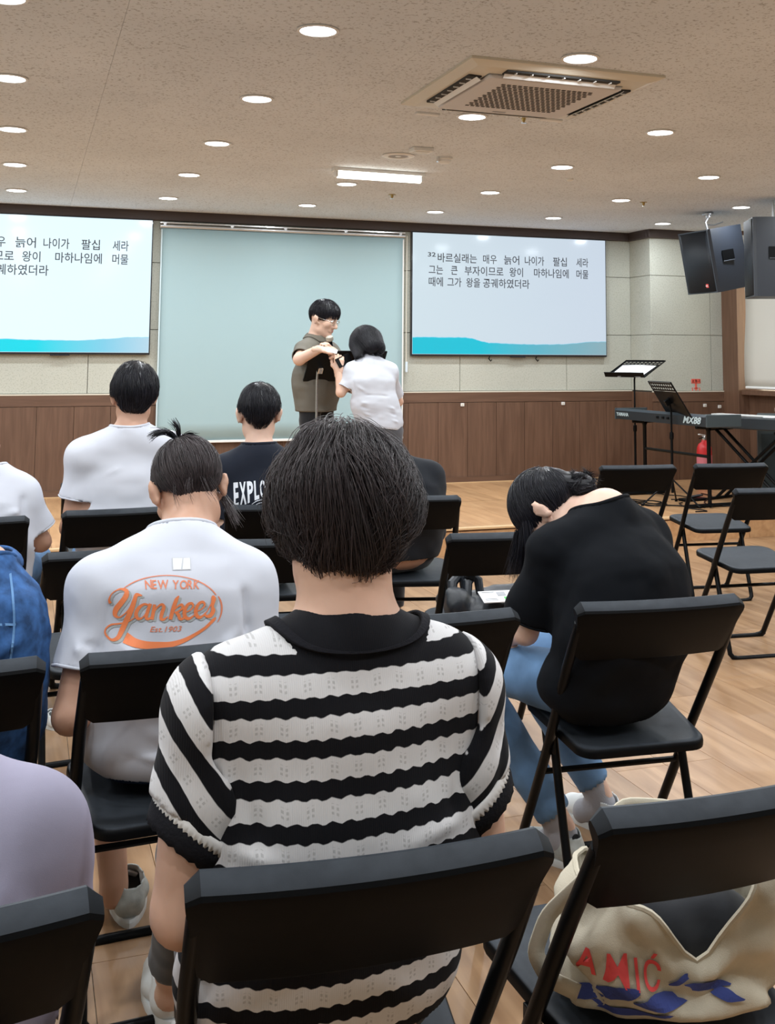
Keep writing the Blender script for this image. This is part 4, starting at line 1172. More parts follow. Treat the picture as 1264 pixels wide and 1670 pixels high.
def strands(dfn, roots, flow, steps, seglen, off0, r0, seed=1, stopfn=None, jit=0.25, lock=22.0, lockamp=0.35, taper=0.25, offamp=0.004, lenvar=(0.6, 1.0)):
    """guide points that slide along the level sets of dfn; returns verts, tris, tone"""
    rg = np.random.default_rng(seed); P = roots.copy(); N = len(P); e = 1e-3
    def grad(Q):
        g = np.stack([dfn(Q + V(e, 0, 0)) - dfn(Q - V(e, 0, 0)), dfn(Q + V(0, e, 0)) - dfn(Q - V(0, e, 0)), dfn(Q + V(0, 0, e)) - dfn(Q - V(0, 0, e))], 1)
        return g / (np.linalg.norm(g, axis=1, keepdims=True) + 1e-9)
    lk = np.stack([vnoise(roots * lock), vnoise(roots * lock + 7.7), vnoise(roots * lock + 3.1)], 1)
    off = off0 + offamp * (0.8 * vnoise(roots * lock * 1.1 + 5) + 0.5 * rg.standard_normal(N))
    for _ in range(3): P = P - grad(P) * (dfn(P) - off)[:, None]
    L = rg.uniform(*lenvar, N) * seglen; alive = np.ones(N, bool)
    path = [P.copy()]; jn = rg.standard_normal((N, 3)) * jit
    for s in range(steps):
        g = grad(P); f = flow(P) + lk * lockamp + jn * 0.4
        f = f - g * (f * g).sum(1, keepdims=True); f /= np.linalg.norm(f, axis=1, keepdims=True) + 1e-9
        st = L.copy()
        if stopfn is not None:
            over = np.clip(stopfn(P) / 0.02, 0, 1); st *= (1 - over)
        Q = P + f * st[:, None]
        lift = off + offamp * 0.6 * math.sin(s * 1.3) * lk[:, 0]
        Q = Q - grad(Q) * (dfn(Q) - lift)[:, None] * 0.85
        P = Q; path.append(P.copy())
    path = np.stack(path, 1)                                # N, S, 3
    S = path.shape[1]
    T = np.gradient(path, axis=1); T /= np.linalg.norm(T, axis=2, keepdims=True) + 1e-9
    G = grad(path.reshape(-1, 3)).reshape(path.shape); B = np.cross(T, G); B /= np.linalg.norm(B, axis=2, keepdims=True) + 1e-9
    u = np.linspace(0, 1, S); rr = r0 * (1 - (1 - taper) * u ** 2.5); rr[0] *= 0.5
    rr = rr[None, :, None] * rg.uniform(0.7, 1.3, N)[:, None, None]
    ring = np.stack([path + B * rr, path + G * rr * 0.8, path - B * rr], 2)   # N,S,3,3
    v = ring.reshape(-1, 3)
    base = (np.arange(N) * S * 3)[:, None, None] + (np.arange(S - 1) * 3)[None, :, None]
    q = np.concatenate([np.stack([base + a, base + b, base + b + 3, base + a + 3], -1).reshape(-1, 4) for a, b in ((0, 1), (1, 2), (2, 0))])
    tone = np.repeat(np.clip(0.45 + 0.35 * lk[:, 1] + 0.15 * rg.standard_normal(N), 0, 1), S * 3)
    return v, q, tone

def dirs(n, seed=0, cond=None):
    rg = np.random.default_rng(seed); d = rg.standard_normal((n * 3, 3)); d /= np.linalg.norm(d, axis=1, keepdims=True)
    if cond is not None: d = d[cond(d)]
    return d[:n]

def hair(parent, base, R3, c, s, m, vol, clip, crown, down=(0, -0.3, -1), n=2500, steps=8, seg=0.012, r0=0.0010, h=0.005, seed=1, rootcond=None,
         lockamp=0.35, offamp=0.003, name='hair', lock=22.0, wild=0.25, base_clip_k=0.015, lenvar=(0.6, 1.0), rad=0.9, lumps=0.0):
    """vol: prims in head space; clip(P) > 0 where there is no hair (head space)"""
    def dfn(P):
        d = sdf_at(vol, P)
        if clip is not None:
            cc = clip(P); d = -smin(-d, -cc, base_clip_k)
        if lumps: d = d + lumps * vnoise(P * 30.0)
        return d
    def ff(P, f): return dfn(P)
    v, q = blob(vol, h, fieldfn=ff)
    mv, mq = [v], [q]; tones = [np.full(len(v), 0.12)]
    volonly = lambda P: sdf_at(vol, P)
    crown = np.asarray(crown, float); dn = nrm(down)
    cc = np.mean([p[1] for p in vol[:1]], 0)
    D = dirs(n, seed, rootcond); roots = cc + D * 0.08
    for _ in range(4):
        d = volonly(roots); roots = roots + (roots - cc) / (np.linalg.norm(roots - cc, axis=1, keepdims=True)) * (-d)[:, None]
    if clip is not None: roots = roots[clip(roots) < 0.002]
    def flow(P):
        a = P - crown; l = np.linalg.norm(a, axis=1, keepdims=True); a = a / (l + 0.01)
        w_ = np.clip((l - 0.02) / 0.10, 0, 1)
        return a * rad * (1 - 0.6 * w_) + dn * (0.3 + 0.9 * w_)
    sv, sq, st = strands(volonly, roots, flow, steps, seg, 0.001, r0, seed, clip, wild, lock, lockamp, 0.3, offamp, lenvar)
    mv.append(sv); mq.append(sq + len(v)); tones.append(st)
    vv = np.concatenate(mv); vv = (vv * s) @ R3.T + c
    return make_mesh(name, vv, np.concatenate(mq), m, parent, base, attrs={'tone': np.concatenate(tones)})

def locks(curves, r, m, parent, base, name='loose_hair', per=14, spread=0.006, seed=3, steps=8, sides=3, taper=0.25):
    """bundles of thin strands along given polylines (world space)"""
    rg = np.random.default_rng(seed); V_, Q_, T_ = [], [], []; nb = 0
    for c_ in curves:
        c_ = np.asarray(c_, float); t0 = np.linspace(0, 1, len(c_)); t1 = np.linspace(0, 1, steps)
        g = np.stack([np.interp(t1, t0, c_[:, i]) for i in range(3)], 1)
        g[1:-1] = (g[:-2] + 2 * g[1:-1] + g[2:]) / 4
        for k in range(per):
            o = rg.standard_normal(3) * spread; f = rg.standard_normal(3) * spread
            p = g + o * (0.6 + 0.5 * t1[:, None]) + f * (t1[:, None] ** 2) * 0.9
            T = np.gradient(p, axis=0); T /= np.linalg.norm(T, axis=1, keepdims=True) + 1e-9
            A = np.cross(T, V(0.3, 0.5, 0.8)); A /= np.linalg.norm(A, axis=1, keepdims=True) + 1e-9; B = np.cross(T, A)
            rr = (r * rg.uniform(.7, 1.3) * (1 - (1 - taper) * t1 ** 2))[:, None]
            ring = np.stack([p + A * rr, p + (-A * .5 + B * .86) * rr, p + (-A * .5 - B * .86) * rr], 1).reshape(-1, 3)
            b = nb + (np.arange(steps - 1) * 3)[:, None]
            Q_.append(np.concatenate([np.stack([b + i, b + j, b + j + 3, b + i + 3], -1).reshape(-1, 4) for i, j in ((0, 1), (1, 2), (2, 0))]))
            V_.append(ring); T_.append(np.full(len(ring), rg.uniform(.2, .9))); nb += len(ring)
    o = make_mesh(name, np.concatenate(V_), np.concatenate(Q_), m, parent, base, attrs={'tone': np.concatenate(T_)}); o['kind'] = 'stuff'; return o

def shoe(parent, base, heel, toe, m_up, m_sole, scale=1.0, z0=0.0, name='sneaker'):
    """heel and toe floor points"""
    heel = V(heel[0], heel[1], z0); toe = V(toe[0], toe[1], z0); d = nrm(toe - heel); s = np.cross(d, V(0, 0, 1)); L = np.linalg.norm(toe - heel)
    up_ = V(0, 0, 1); k = L / 0.27
    a = heel
    pr = [cone(a + d * .045 * k + up_ * .050 * k, a + d * .12 * k + up_ * .046 * k, .036 * k, .038 * k, .02), cone(a + d * .12 * k + up_ * .046 * k, a + d * .215 * k + up_ * .030 * k, .038 * k, .030 * k, .02, (s, 1.3)),
          cone(a + d * .045 * k + up_ * .060 * k, a + d * .06 * k + up_ * .105 * k, .033 * k, .036 * k, .02), cone(a + d * .12 * k + up_ * .065 * k, a + d * .09 * k + up_ * .10 * k, .024 * k, .024 * k, .02)]
    cp = a + d * .065 * k + up_ * .105 * k
    v, q = blob(pr, 0.005, cuts=[(lambda P: (P - cp) @ nrm(up_ + d * -.25), None), (lambda P: (z0 + .018) - P[:, 2], None)], wrinkle=[((40, 40, 40), .0012)])
    o = solid(make_mesh(name, v, q, m_up, parent, base))
    n_ = 20; pts = []
    for i in range(n_):
        t = 2 * PI * i / n_; x = (0.5 - 0.5 * math.cos(t)); wv = (0.036 + 0.012 * math.sin(min(1, x) * PI * 0.8)) * k * math.sin(t)
        pts.append(a + d * (x * L) + s * wv)
    b = MB(); vs = []; zz = [(0.0, .97), (0.004, 1.0), (0.020, 1.0), (0.026, .96)]
    for z_, f in zz:
        cen = a + d * L * .5
        for p_ in pts: vs.append(cen + (p_ - cen) * f + up_ * z_ - np.asarray(base))
    fs = [(r_ * n_ + i, r_ * n_ + (i + 1) % n_, (r_ + 1) * n_ + (i + 1) % n_, (r_ + 1) * n_ + i) for r_ in range(3) for i in range(n_)]
    fs += [tuple(range(n_))[::-1], tuple(range(3 * n_, 4 * n_))]
    so = b.add([Vector(p_) for p_ in vs], fs).build('sole', m_sole, o, True)
    b = MB()
    for i in range(5):
        c_ = a + d * (.118 + .019 * i) * k + up_ * (.089 - .0095 * i) * k - np.asarray(base)
        b.tube([Vector(c_ - s * .021 * k - up_ * .006), Vector(c_ + up_ * .004), Vector(c_ + s * .021 * k - up_ * .006)], .0030, 6)
    b.build('laces', m_sole, o, True)
    return o

# materials for the figures
SKIN_A = skin_mat('skin_light', (0.58, 0.355, 0.255))
SKIN_B = skin_mat('skin_tan', (0.50, 0.29, 0.20))
SKIN_C = skin_mat('skin_pale', (0.66, 0.44, 0.34))
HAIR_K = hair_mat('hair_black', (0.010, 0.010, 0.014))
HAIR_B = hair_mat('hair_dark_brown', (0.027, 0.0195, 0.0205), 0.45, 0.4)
def cloth(name, col, rough=0.85, sheen=0.2, bump=(900, 0.25, 0.0006), var=None): return mat(name, col, rough, spec=0.25, bump=bump, sheen=sheen, var=var)
CL_white = cloth('white_cotton', (0.52, 0.54, 0.60), sheen=0.0)
CL_white2 = cloth('soft_white_cotton', (0.55, 0.57, 0.63), sheen=0.0)
CL_navy = cloth('navy_cotton', (0.006, 0.009, 0.018), sheen=0.05)
CL_black = cloth('black_cotton', (0.0048, 0.0058, 0.0078), sheen=0.0); CL_black.node_tree.nodes['Principled BSDF'].inputs['Specular IOR Level'].default_value = 0.1
CL_dark = cloth('charcoal_fleece', (0.006, 0.008, 0.012), sheen=0.05)
CL_lilac = cloth('lilac_grey_cotton', (0.27, 0.255, 0.335), sheen=0.0)
CL_grey = cloth('olive_grey_shirt', (0.135, 0.125, 0.105), sheen=0.0)
CL_denim = mat('mid_blue_denim', (0.028, 0.082, 0.215), 0.8, spec=0.2, bump=(1200, 0.4, 0.0008), var=(38, 0.5))
CL_ldenim = mat('light_blue_denim', (0.125, 0.23, 0.395), 0.8, spec=0.2, bump=(1200, 0.4, 0.0008), var=(10, 0.25))
CL_ddenim = mat('dark_blue_denim', (0.018, 0.035, 0.075), 0.8, spec=0.2, bump=(1200, 0.4, 0.0008), var=(12, 0.35))
CL_pants = cloth('black_trousers', (0.010, 0.011, 0.014))
CL_greyp = cloth('grey_trousers', (0.085, 0.09, 0.105))
CL_sock = cloth('grey_sock', (0.33, 0.33, 0.36), bump=(300, 0.5, 0.001))
M_shoe = mat('white_leather', (0.66, 0.68, 0.68), 0.5, bump=(200, 0.15, 0.001))
M_shoeg = mat('grey_mesh_shoe', (0.42, 0.44, 0.42), 0.7, bump=(500, 0.5, 0.001), var=(30, 0.25))
M_sole = mat('white_rubber', (0.62, 0.63, 0.62), 0.6)

def limb_pants(parent, base, m, legs, h=0.009, hips=None, cut=0.11, name='trousers', z0=0.0, wr=0.004, r=(0.085, 0.062, 0.050)):
    """legs: list of (hip, knee, ankle)"""
    pr = []; cuts = []
    if hips is not None: pr += hips
    for hp, kn, an in legs:
        hp, kn, an = map(lambda q_: np.asarray(q_, float), (hp, kn, an)); dn = nrm(an - kn); ce = an - dn * cut
        pr += [cone(hp, kn, r[0], r[1], 0.03), cone(kn, ce + dn * 0.03, r[1], r[2], 0.02)]
        cuts.append(cutplane(ce, dn, 0.10))
    v, q = blob(pr, h, cuts=cuts, wrinkle=[((9, 9, 14), wr), ((22, 22, 30), wr * 0.5)])
    return solid(make_mesh(name, v, q, m, parent, base), 0.003)

def body(parent, base, prims, m, h=0.009, hands=(), cuts=()):
    """one continuous skin; hands are meshed finer and joined into the same surface object"""
    v, q = blob(prims, h, cuts=cuts)
    vs, qs = [v], [q]; n = len(v)
    for hp in hands:
        v2, q2 = blob(hp, 0.0035); vs.append(v2); qs.append(q2 + n); n += len(v2)
    return make_mesh('body', np.concatenate(vs), np.concatenate(qs), m, parent, base)

def person(label, base, group=None):
    return empty('person', tuple(base), 0, label, 'person', group)

def project_on(target_objs, meshes, org, xdir, zdir, ndir, sx, lift=0.0022, sz=None):
    """lay flat lettering (x,y) onto cloth: cast along ndir"""
    pass

# ================================================================== PERSON 1: striped knit top
def np3(v): return np.array(v, float)
def stripe_mat():
    m = bpy.data.materials.new('striped_knit'); m.use_nodes = True; nt = m.node_tree; b = nt.nodes['Principled BSDF']; L = nt.links
    b.inputs['Roughness'].default_value = 0.9; b.inputs['Specular IOR Level'].default_value = 0.15; b.inputs['Sheen Weight'].default_value = 0.03
    a = nt.nodes.new('ShaderNodeAttribute'); a.attribute_name = 'stripe'
    tc = nt.nodes.new('ShaderNodeTexCoord')
    wv = nt.nodes.new('ShaderNodeTexNoise'); wv.inputs['Scale'].default_value = 55; wv.inputs['Detail'].default_value = 1
    mp = nt.nodes.new('ShaderNodeMapping'); mp.inputs['Scale'].default_value = (1, 1, 0.15)
    L.new(tc.outputs['Object'], mp.inputs[0]); L.new(mp.outputs[0], wv.inputs['Vector'])
    ad = nt.nodes.new('ShaderNodeMath'); ad.operation = 'MULTIPLY_ADD'; ad.inputs[1].default_value = 0.09; L.new(wv.outputs['Fac'], ad.inputs[0]); L.new(a.outputs['Fac'], ad.inputs[2])
    fr_ = nt.nodes.new('ShaderNodeMath'); fr_.operation = 'FRACT'; L.new(ad.outputs[0], fr_.inputs[0])
    cr = nt.nodes.new('ShaderNodeValToRGB'); cr.color_ramp.interpolation = 'LINEAR'
    W_ = (0.62, 0.61, 0.615, 1); K_ = (0.006, 0.006, 0.008, 1)
    cr.color_ramp.elements[0].position = 0.0; cr.color_ramp.elements[0].color = K_
    cr.color_ramp.elements[1].position = 0.43; cr.color_ramp.elements[1].color = K_
    for p, c in ((0.455, W_), (0.985, W_), (1.0, K_)):
        e = cr.color_ramp.elements.new(p); e.color = c
    L.new(fr_.outputs[0], cr.inputs[0])
    # pointelle eyelets: little dark pricks in the middle of each white band
    u = nt.nodes.new('ShaderNodeAttribute'); u.attribute_name = 'along'
    def pulse(src, period, lo, hi):
        d = nt.nodes.new('ShaderNodeMath'); d.operation = 'DIVIDE'; d.inputs[1].default_value = period; L.new(src, d.inputs[0])
        f = nt.nodes.new('ShaderNodeMath'); f.operation = 'FRACT'; L.new(d.outputs[0], f.inputs[0])
        c1 = nt.nodes.new('ShaderNodeMath'); c1.operation = 'GREATER_THAN'; c1.inputs[1].default_value = lo; L.new(f.outputs[0], c1.inputs[0])
        c2 = nt.nodes.new('ShaderNodeMath'); c2.operation = 'LESS_THAN'; c2.inputs[1].default_value = hi; L.new(f.outputs[0], c2.inputs[0])
        mm = nt.nodes.new('ShaderNodeMath'); mm.operation = 'MULTIPLY'; L.new(c1.outputs[0], mm.inputs[0]); L.new(c2.outputs[0], mm.inputs[1]); return mm.outputs[0]
    def mul(x, y):
        mm = nt.nodes.new('ShaderNodeMath'); mm.operation = 'MULTIPLY'; L.new(x, mm.inputs[0]); L.new(y, mm.inputs[1]); return mm.outputs[0]
    grp = mul(pulse(u.outputs['Fac'], 0.030, 0.0, 0.40), pulse(u.outputs['Fac'], 0.006, 0.0, 0.5))
    rows_ = mul(pulse(fr_.outputs[0], 1.0, 0.58, 0.84), pulse(fr_.outputs[0], 0.13, 0.0, 0.55))
    eye = mul(grp, rows_)
    mx = nt.nodes.new('ShaderNodeMix'); mx.data_type = 'RGBA'; mx.blend_type = 'MULTIPLY'
    mk = nt.nodes.new('ShaderNodeMath'); mk.operation = 'MULTIPLY'; mk.inputs[1].default_value = 0.35; L.new(eye, mk.inputs[0])
    L.new(mk.outputs[0], mx.inputs[0]); L.new(cr.outputs[0], mx.inputs[6]); mx.inputs[7].default_value = (0.25, 0.24, 0.23, 1)
    L.new(mx.outputs[2], b.inputs['Base Color'])
    kn = nt.nodes.new('ShaderNodeTexWave'); kn.inputs['Scale'].default_value = 120; kn.bands_direction = 'X'; kn.inputs['Distortion'].default_value = 1.5
    L.new(tc.outputs['Object'], kn.inputs['Vector'])
    bp = nt.nodes.new('ShaderNodeBump'); bp.inputs['Strength'].default_value = 0.25; bp.inputs['Distance'].default_value = 0.0008
    L.new(kn.outputs['Fac'], bp.inputs['Height'])
    bp2 = nt.nodes.new('ShaderNodeBump'); bp2.inputs['Strength'].default_value = 0.5; bp2.inputs['Distance'].default_value = 0.001; bp2.invert = True
    L.new(eye, bp2.inputs['Height']); L.new(bp.outputs[0], bp2.inputs['Normal'])
    L.new(bp2.outputs[0], b.inputs['Normal'])
    return m

def ring_band(name, m, parent, base, centre, rt_, rb_, zt, zb, n=64, tilt_t=0.0, tilt_b=0.0, sides=0.0, thick=0.004, rows=6, sdf=None, bulge=0.0, axes=None, scallop=0.0, ns=30):
    """a band of cloth round an elliptic loop: top radii rt_, bottom radii rb_"""
    vs = []
    for j in range(rows + 1):
        f = j / rows
        for i in range(n):
            a = 2 * PI * i / n; c_, s_ = math.cos(a), math.sin(a)
            rx = rt_[0] + (rb_[0] - rt_[0]) * f + bulge * math.sin(f * PI); ry = rt_[1] + (rb_[1] - rt_[1]) * f + bulge * math.sin(f * PI)
            z = zt + (zb - zt) * f + (tilt_t * (1 - f) + tilt_b * f) * s_ + sides * f * c_ * c_
            if j == rows and scallop: z -= scallop * abs(math.sin(a * ns / 2))
            p = V(rx * c_, ry * s_, z)
            if axes is not None: p = axes @ p
            vs.append(p + centre)
    vs = np.array(vs)
    if sdf is not None:
        for _ in range(3):
            d = sdf(vs); e = 1e-3
            g = np.stack([sdf(vs + V(e, 0, 0)) - sdf(vs - V(e, 0, 0)), sdf(vs + V(0, e, 0)) - sdf(vs - V(0, e, 0)), sdf(vs + V(0, 0, e)) - sdf(vs - V(0, 0, e))], 1) / (2 * e)
            vs = vs + g * np.maximum(0.0045 - d, 0)[:, None]
    q = np.array([(j * n + i, (j + 1) * n + i, (j + 1) * n + (i + 1) % n, j * n + (i + 1) % n) for j in range(rows) for i in range(n)])
    o = make_mesh(name, vs, q, m, parent, base); md = o.modifiers.new('thick', 'SOLIDIFY'); md.thickness = thick; md.offset = 0; return o

def build_striped():
    B = (0.405, 1.62, 0); P = person('person in a black and white striped knit top with short dark hair, seen from behind', B)
    cx = 0.405
    X = V(1, 0, 0)
    torso = [ball((cx, 1.575, .555), (.180, .125, .11), .03), cone((cx, 1.54, .60), (cx, 1.492, .76), .100, .098, .05, (X, 1.72)),
             cone((cx, 1.488, .76), (cx, 1.488, .90), .100, .092, .05, (X, 1.78)),
             cone((cx - .135, 1.49, .945), (cx + .135, 1.49, .945), .048, .048, .05),
             cone((cx + .012, 1.495, 1.0), (cx - .14, 1.49, .950), .052, .042, .05), cone((cx + .012, 1.495, 1.0), (cx + .14, 1.49, .950), .052, .042, .05)]
    neck = [cone((.420, 1.500, .96), (.420, 1.525, 1.13), .066, .064, .03)]
    eL, eR = V(.210, 1.475, .700), V(.602, 1.478, .690)
    arms = [cone((cx - .168, 1.49, .935), eL, .050, .040, .03), cone(eL, (.300, 1.72, .64), .040, .028, .015),
            cone((cx + .168, 1.49, .935), eR, .050, .040, .03), cone(eR, (.52, 1.72, .64), .040, .028, .015)]
    legs = []
    legs += [cone((cx - .10, 2.05, .52), (.330, 2.48, .12), .052, .036, .02), cone((cx - .095, 1.60, .53), (cx - .10, 2.05, .52), .078, .055, .03), cone((.330, 2.50, .07), (.332, 2.65, .035), .034, .026, .02)]
    for s in (1,): legs += [cone((cx + s * .095, 1.60, .53), (cx + s * .10, 2.02, .515), .078, .055, .03), cone((cx + s * .10, 2.02, .515), (cx + s * .09, 2.03, .10), .054, .036, .02), cone((cx + s * .09, 2.02, .06), (cx + s * .095, 2.18, .03), .034, .026, .02)]
    hc = V(.422, 1.545, 1.156); HR = rotx(-0.16)
    hd = xform(HEAD + ear(-1) + ear(1), HR, hc, .92)
    body(P, B, torso + neck + arms + legs + hd, SKIN_A, 0.0085,
         hands=[hand_prims((.300, 1.72, .64), (.5, .8, -.2), (.1, 0, -1), -1, (.3, .5, .4)), hand_prims((.52, 1.72, .64), (-.5, .8, -.2), (-.1, 0, -1), 1, (.3, .5, .4))])
    # --- sweater body
    K = stripe_mat()
    tor = inflate(torso, .0075) + [cone((cx + s * .142, 1.488, .875), (cx + s * .128, 1.488, .76), .052, .045, .04) for s in (-1, 1)]
    c1 = cutplane((cx, 1.5, .515), (0, 0, -1), None)
    def armhole(Pt, f): return np.maximum(f, np.where(Pt[:, 2] > .905, np.abs(Pt[:, 0] - cx - .002) - .1815, -1))
    folds = [((cx + .18, 1.40, .80), (cx + .05, 1.385, .775), .010, .006), ((cx + .17, 1.40, .73), (cx - .02, 1.38, .752), .012, .006), ((cx - .18, 1.41, .80), (cx - .10, 1.39, .775), .010, .005),
             ((cx - .17, 1.42, .72), (cx + .05, 1.40, .70), .014, .006), ((cx + .17, 1.42, .66), (cx - .1, 1.42, .69), .014, .005), ((cx - .15, 1.41, .88), (cx - .12, 1.4, .80), .012, -.005), ((cx + .16, 1.41, .88), (cx + .13, 1.4, .80), .012, -.005)]
    v, q = blob(tor, 0.006, cuts=[c1], fieldfn=armhole, folds=folds, wrinkle=[((14, 14, 20), .0016), ((45, 45, 60), .0005)])
    per = 0.0470
    z = v[:, 2]
    dn_ = np.hypot((v[:, 0] - .421) / 1.14, v[:, 1] - 1.502)
    st = (.9955 + .0103 - z) / per + 0.035 * np.sin((v[:, 0] - cx) * 17) * np.clip((.86 - z) * 6, 0, 1) - 0.045 + 0.05 * vnoise(v * V(18, 18, 6)) * np.clip((.88 - z) * 8, 0, 1)
    st = np.maximum(st, -.5) + .035 * np.sin(v[:, 0] * 2 * PI / .0215) * np.clip((1.0 - z) * 8 + .4, 0, 1)
    bw_ = np.clip((.100 - dn_) / .004, 0, 1) * np.clip((z - .996) / .003, 0, 1); st = st * (1 - bw_) + .25 * bw_
    solid(make_mesh('sweater_body', v, q, K, P, B, attrs={'stripe': st, 'along': v[:, 0] + 5}), .0025)
    # --- sleeves
    for s, el in ((-1, eL), (1, eR)):
        sh = V(cx + s * .160, 1.49, .932)
        ce = sh + (el - sh) * .60; ax = nrm(el - sh)
        pr = [ball(sh + V(s * .004, 0, 0), (.062, .073, .066), .03), cone(sh, sh + (el - sh) * .40, .058, .058, .04, (V(0, 1, 0), 1.12)), cone(sh + (el - sh) * .40, sh + (el - sh) * .85, .058, .049, .03, (V(0, 1, 0), 1.1))]
        lim = cx + s * .178 + .002
        def side(Pt, f, s=s, lim=lim): return np.maximum(f, np.where(Pt[:, 2] > .895, (lim - Pt[:, 0]) * s, np.where(Pt[:, 2] > .84, (lim - s * .035 * (0.895 - Pt[:, 2]) / .055 - Pt[:, 0]) * s, -1)))
        cutd = nrm(ax + V(s * .62, 0, 0))
        v, q = blob(pr, 0.006, cuts=[cutplane(ce, cutd, None)], fieldfn=side, folds=[(sh + V(s * .05, -.05, -.05), ce + V(s * .02, -.06, .01), .012, -.006), (sh + V(-s * .0, -.07, -.06), ce + V(-s * .03, -.06, .03), .010, .005)], wrinkle=[((16, 16, 16), .003)])
        dirv = nrm(V(s * .78, .10, -.62)); s0 = (v - V(cx + s * .178, 1.41, .9585)) @ dirv
        s0 = s0 + .006 * vnoise(v * 13)
        solid(make_mesh('sweater_sleeve', v, q, K, P, B, attrs={'stripe': s0 / .0455 + 0.02, 'along': v @ nrm(V(.62 * s, .3, .78)) + 5}), .0025)
        A = frame(V(0, 1, 0), -cutd)
        ring_band('sleeve_cuff', mat('black_rib', (.010, .010, .013), .9, spec=.15, bump=(260, .6, .002)), P, B, ce, (.0665, .063), (.058, .056), .006, -.022, 60, axes=A, scallop=.003, ns=36, thick=.005, bulge=.003, rows=5)
        ring_band('picot_edge', mat('white_picot', (.66, .64, .62), .9, spec=.15), P, B, ce, (.0675, .0645), (.0682, .0650), .012, .002, 160, axes=A, scallop=.005, ns=56, thick=.003, rows=2)
    sd = lambda Pt: sdf_at(tor, Pt)
    ring_band('neck_rib', mat('black_neck_rib', (.009, .009, .012), .9, spec=.15, bump=(220, .7, .002)), P, B, V(.421, 1.502, 0), (.088, .077), (.103, .087), 1.008, .998, 72, tilt_t=.004, tilt_b=-.006, sides=.006, thick=.006, sdf=sd, rows=7)
    # trousers and shoes
    hipm = inflate([ball((cx, 1.60, .53), (.175, .13, .085), .03)], .006)
    limb_pants(P, B, CL_pants, [((cx - .095, 1.60, .53), (cx - .10, 2.05, .535), (.330, 2.48, .11)), ((cx + .095, 1.60, .53), (cx + .10, 2.03, .525), (cx + .09, 2.04, .10))], .010, hipm)
    # left shoe seen beside the chair, drawn back and to the left
    shoe(P, B, (.330, 2.47), (.335, 2.75), M_shoe, M_sole); shoe(P, B, (cx + .09, 2.0), (cx + .10, 2.26), M_shoe, M_sole)
    # hair
    vol = [ball((0, -.006, .030), (.104, .112, .094), .03), ball((0, -.052, -.018), (.072, .060, .066), .04), ball((0, .01, -.010), (.088, .080, .070), .03), ball((.004, .0, .050), (.088, .096, .076), .03), ball((-.03, -.085, .045), (.045, .028, .05), .03), ball((.045, -.078, .01), (.042, .030, .045), .03), ball((.080, -.02, .0), (.024, .05, .035), .03), ball((-.02, -.02, .115), (.04, .05, .02), .03)]
    def clip(Pt):
        x, y, z = Pt[:, 0], Pt[:, 1], Pt[:, 2]
        face = np.minimum(y - (.052 + .3 * np.abs(x)), .055 - z)
        nape = -(z + .084 - 6.5 * x * x + .010 * np.sin(x * 95 + 1) + .009 * np.sin(x * 190))
        return np.maximum(face, nape)
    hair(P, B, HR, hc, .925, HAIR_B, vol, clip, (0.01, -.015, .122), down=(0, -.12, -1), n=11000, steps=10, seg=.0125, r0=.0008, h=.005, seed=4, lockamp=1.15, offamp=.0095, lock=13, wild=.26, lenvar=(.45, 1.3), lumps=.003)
    rg = np.random.default_rng(5); cs = []
    for k in range(150):      # flyaway hairs along the silhouette
        a = rg.uniform(0, 2 * PI); zz = rg.uniform(-.2, 1); r_ = math.sqrt(max(0, 1 - zz * zz)); d = V(r_ * math.cos(a), r_ * math.sin(a), zz)
        if d[1] > .5 and zz < .4: continue
        p0 = hc + HR @ (d * V(.100, .108, .112)); t_ = nrm(np.cross(d, V(*rg.standard_normal(3))) + V(0, 0, -.3)); L_ = rg.uniform(.012, .035)
        cs.append([p0, p0 + t_ * L_ * .6 + d * .006, p0 + t_ * L_ + d * rg.uniform(.002, .010)])
    locks(cs, .00035, HAIR_B, P, B, 'flyaway_hair', per=2, spread=.002)
    return P

# ================================================================== lettering laid on cloth
def drape(me, O, xd, zd, nd, bvh, base, m, parent, name, lift=.0016, maxlen=.010):
    """me: flat mesh in (x,y). O world origin. casts onto bvh (root space)"""
    bm = bmesh.new(); bm.from_mesh(me)
    bmesh.ops.triangulate(bm, faces=bm.faces[:])
    for _ in range(6):
        es = [e for e in bm.edges if e.calc_length() > maxlen]
        if not es: break
        bmesh.ops.subdivide_edges(bm, edges=es, cuts=1); bmesh.ops.triangulate(bm, faces=bm.faces[:])
    O = Vector(O); xd = Vector(xd).normalized(); zd = Vector(zd).normalized(); nd = Vector(nd).normalized(); bs = Vector(base); last = None
    for q in bm.verts:
        p = O + xd * q.co.x + zd * q.co.y - bs - nd * .3
        hit = bvh.ray_cast(p, nd, 1.0)
        if hit[0] is None: q.co = last if last is not None else p + nd * .3
        else: q.co = hit[0] - nd * lift; last = q.co.copy()
    m2 = bpy.data.meshes.new(name); bm.to_mesh(m2); bm.free(); m2.materials.append(m)
    return link_mesh(name, m2, parent)
def obj_bvh(o):
    me = o.data
    return BVHTree.FromPolygons([v.co.copy() for v in me.vertices], [tuple(p.vertices) for p in me.polygons])
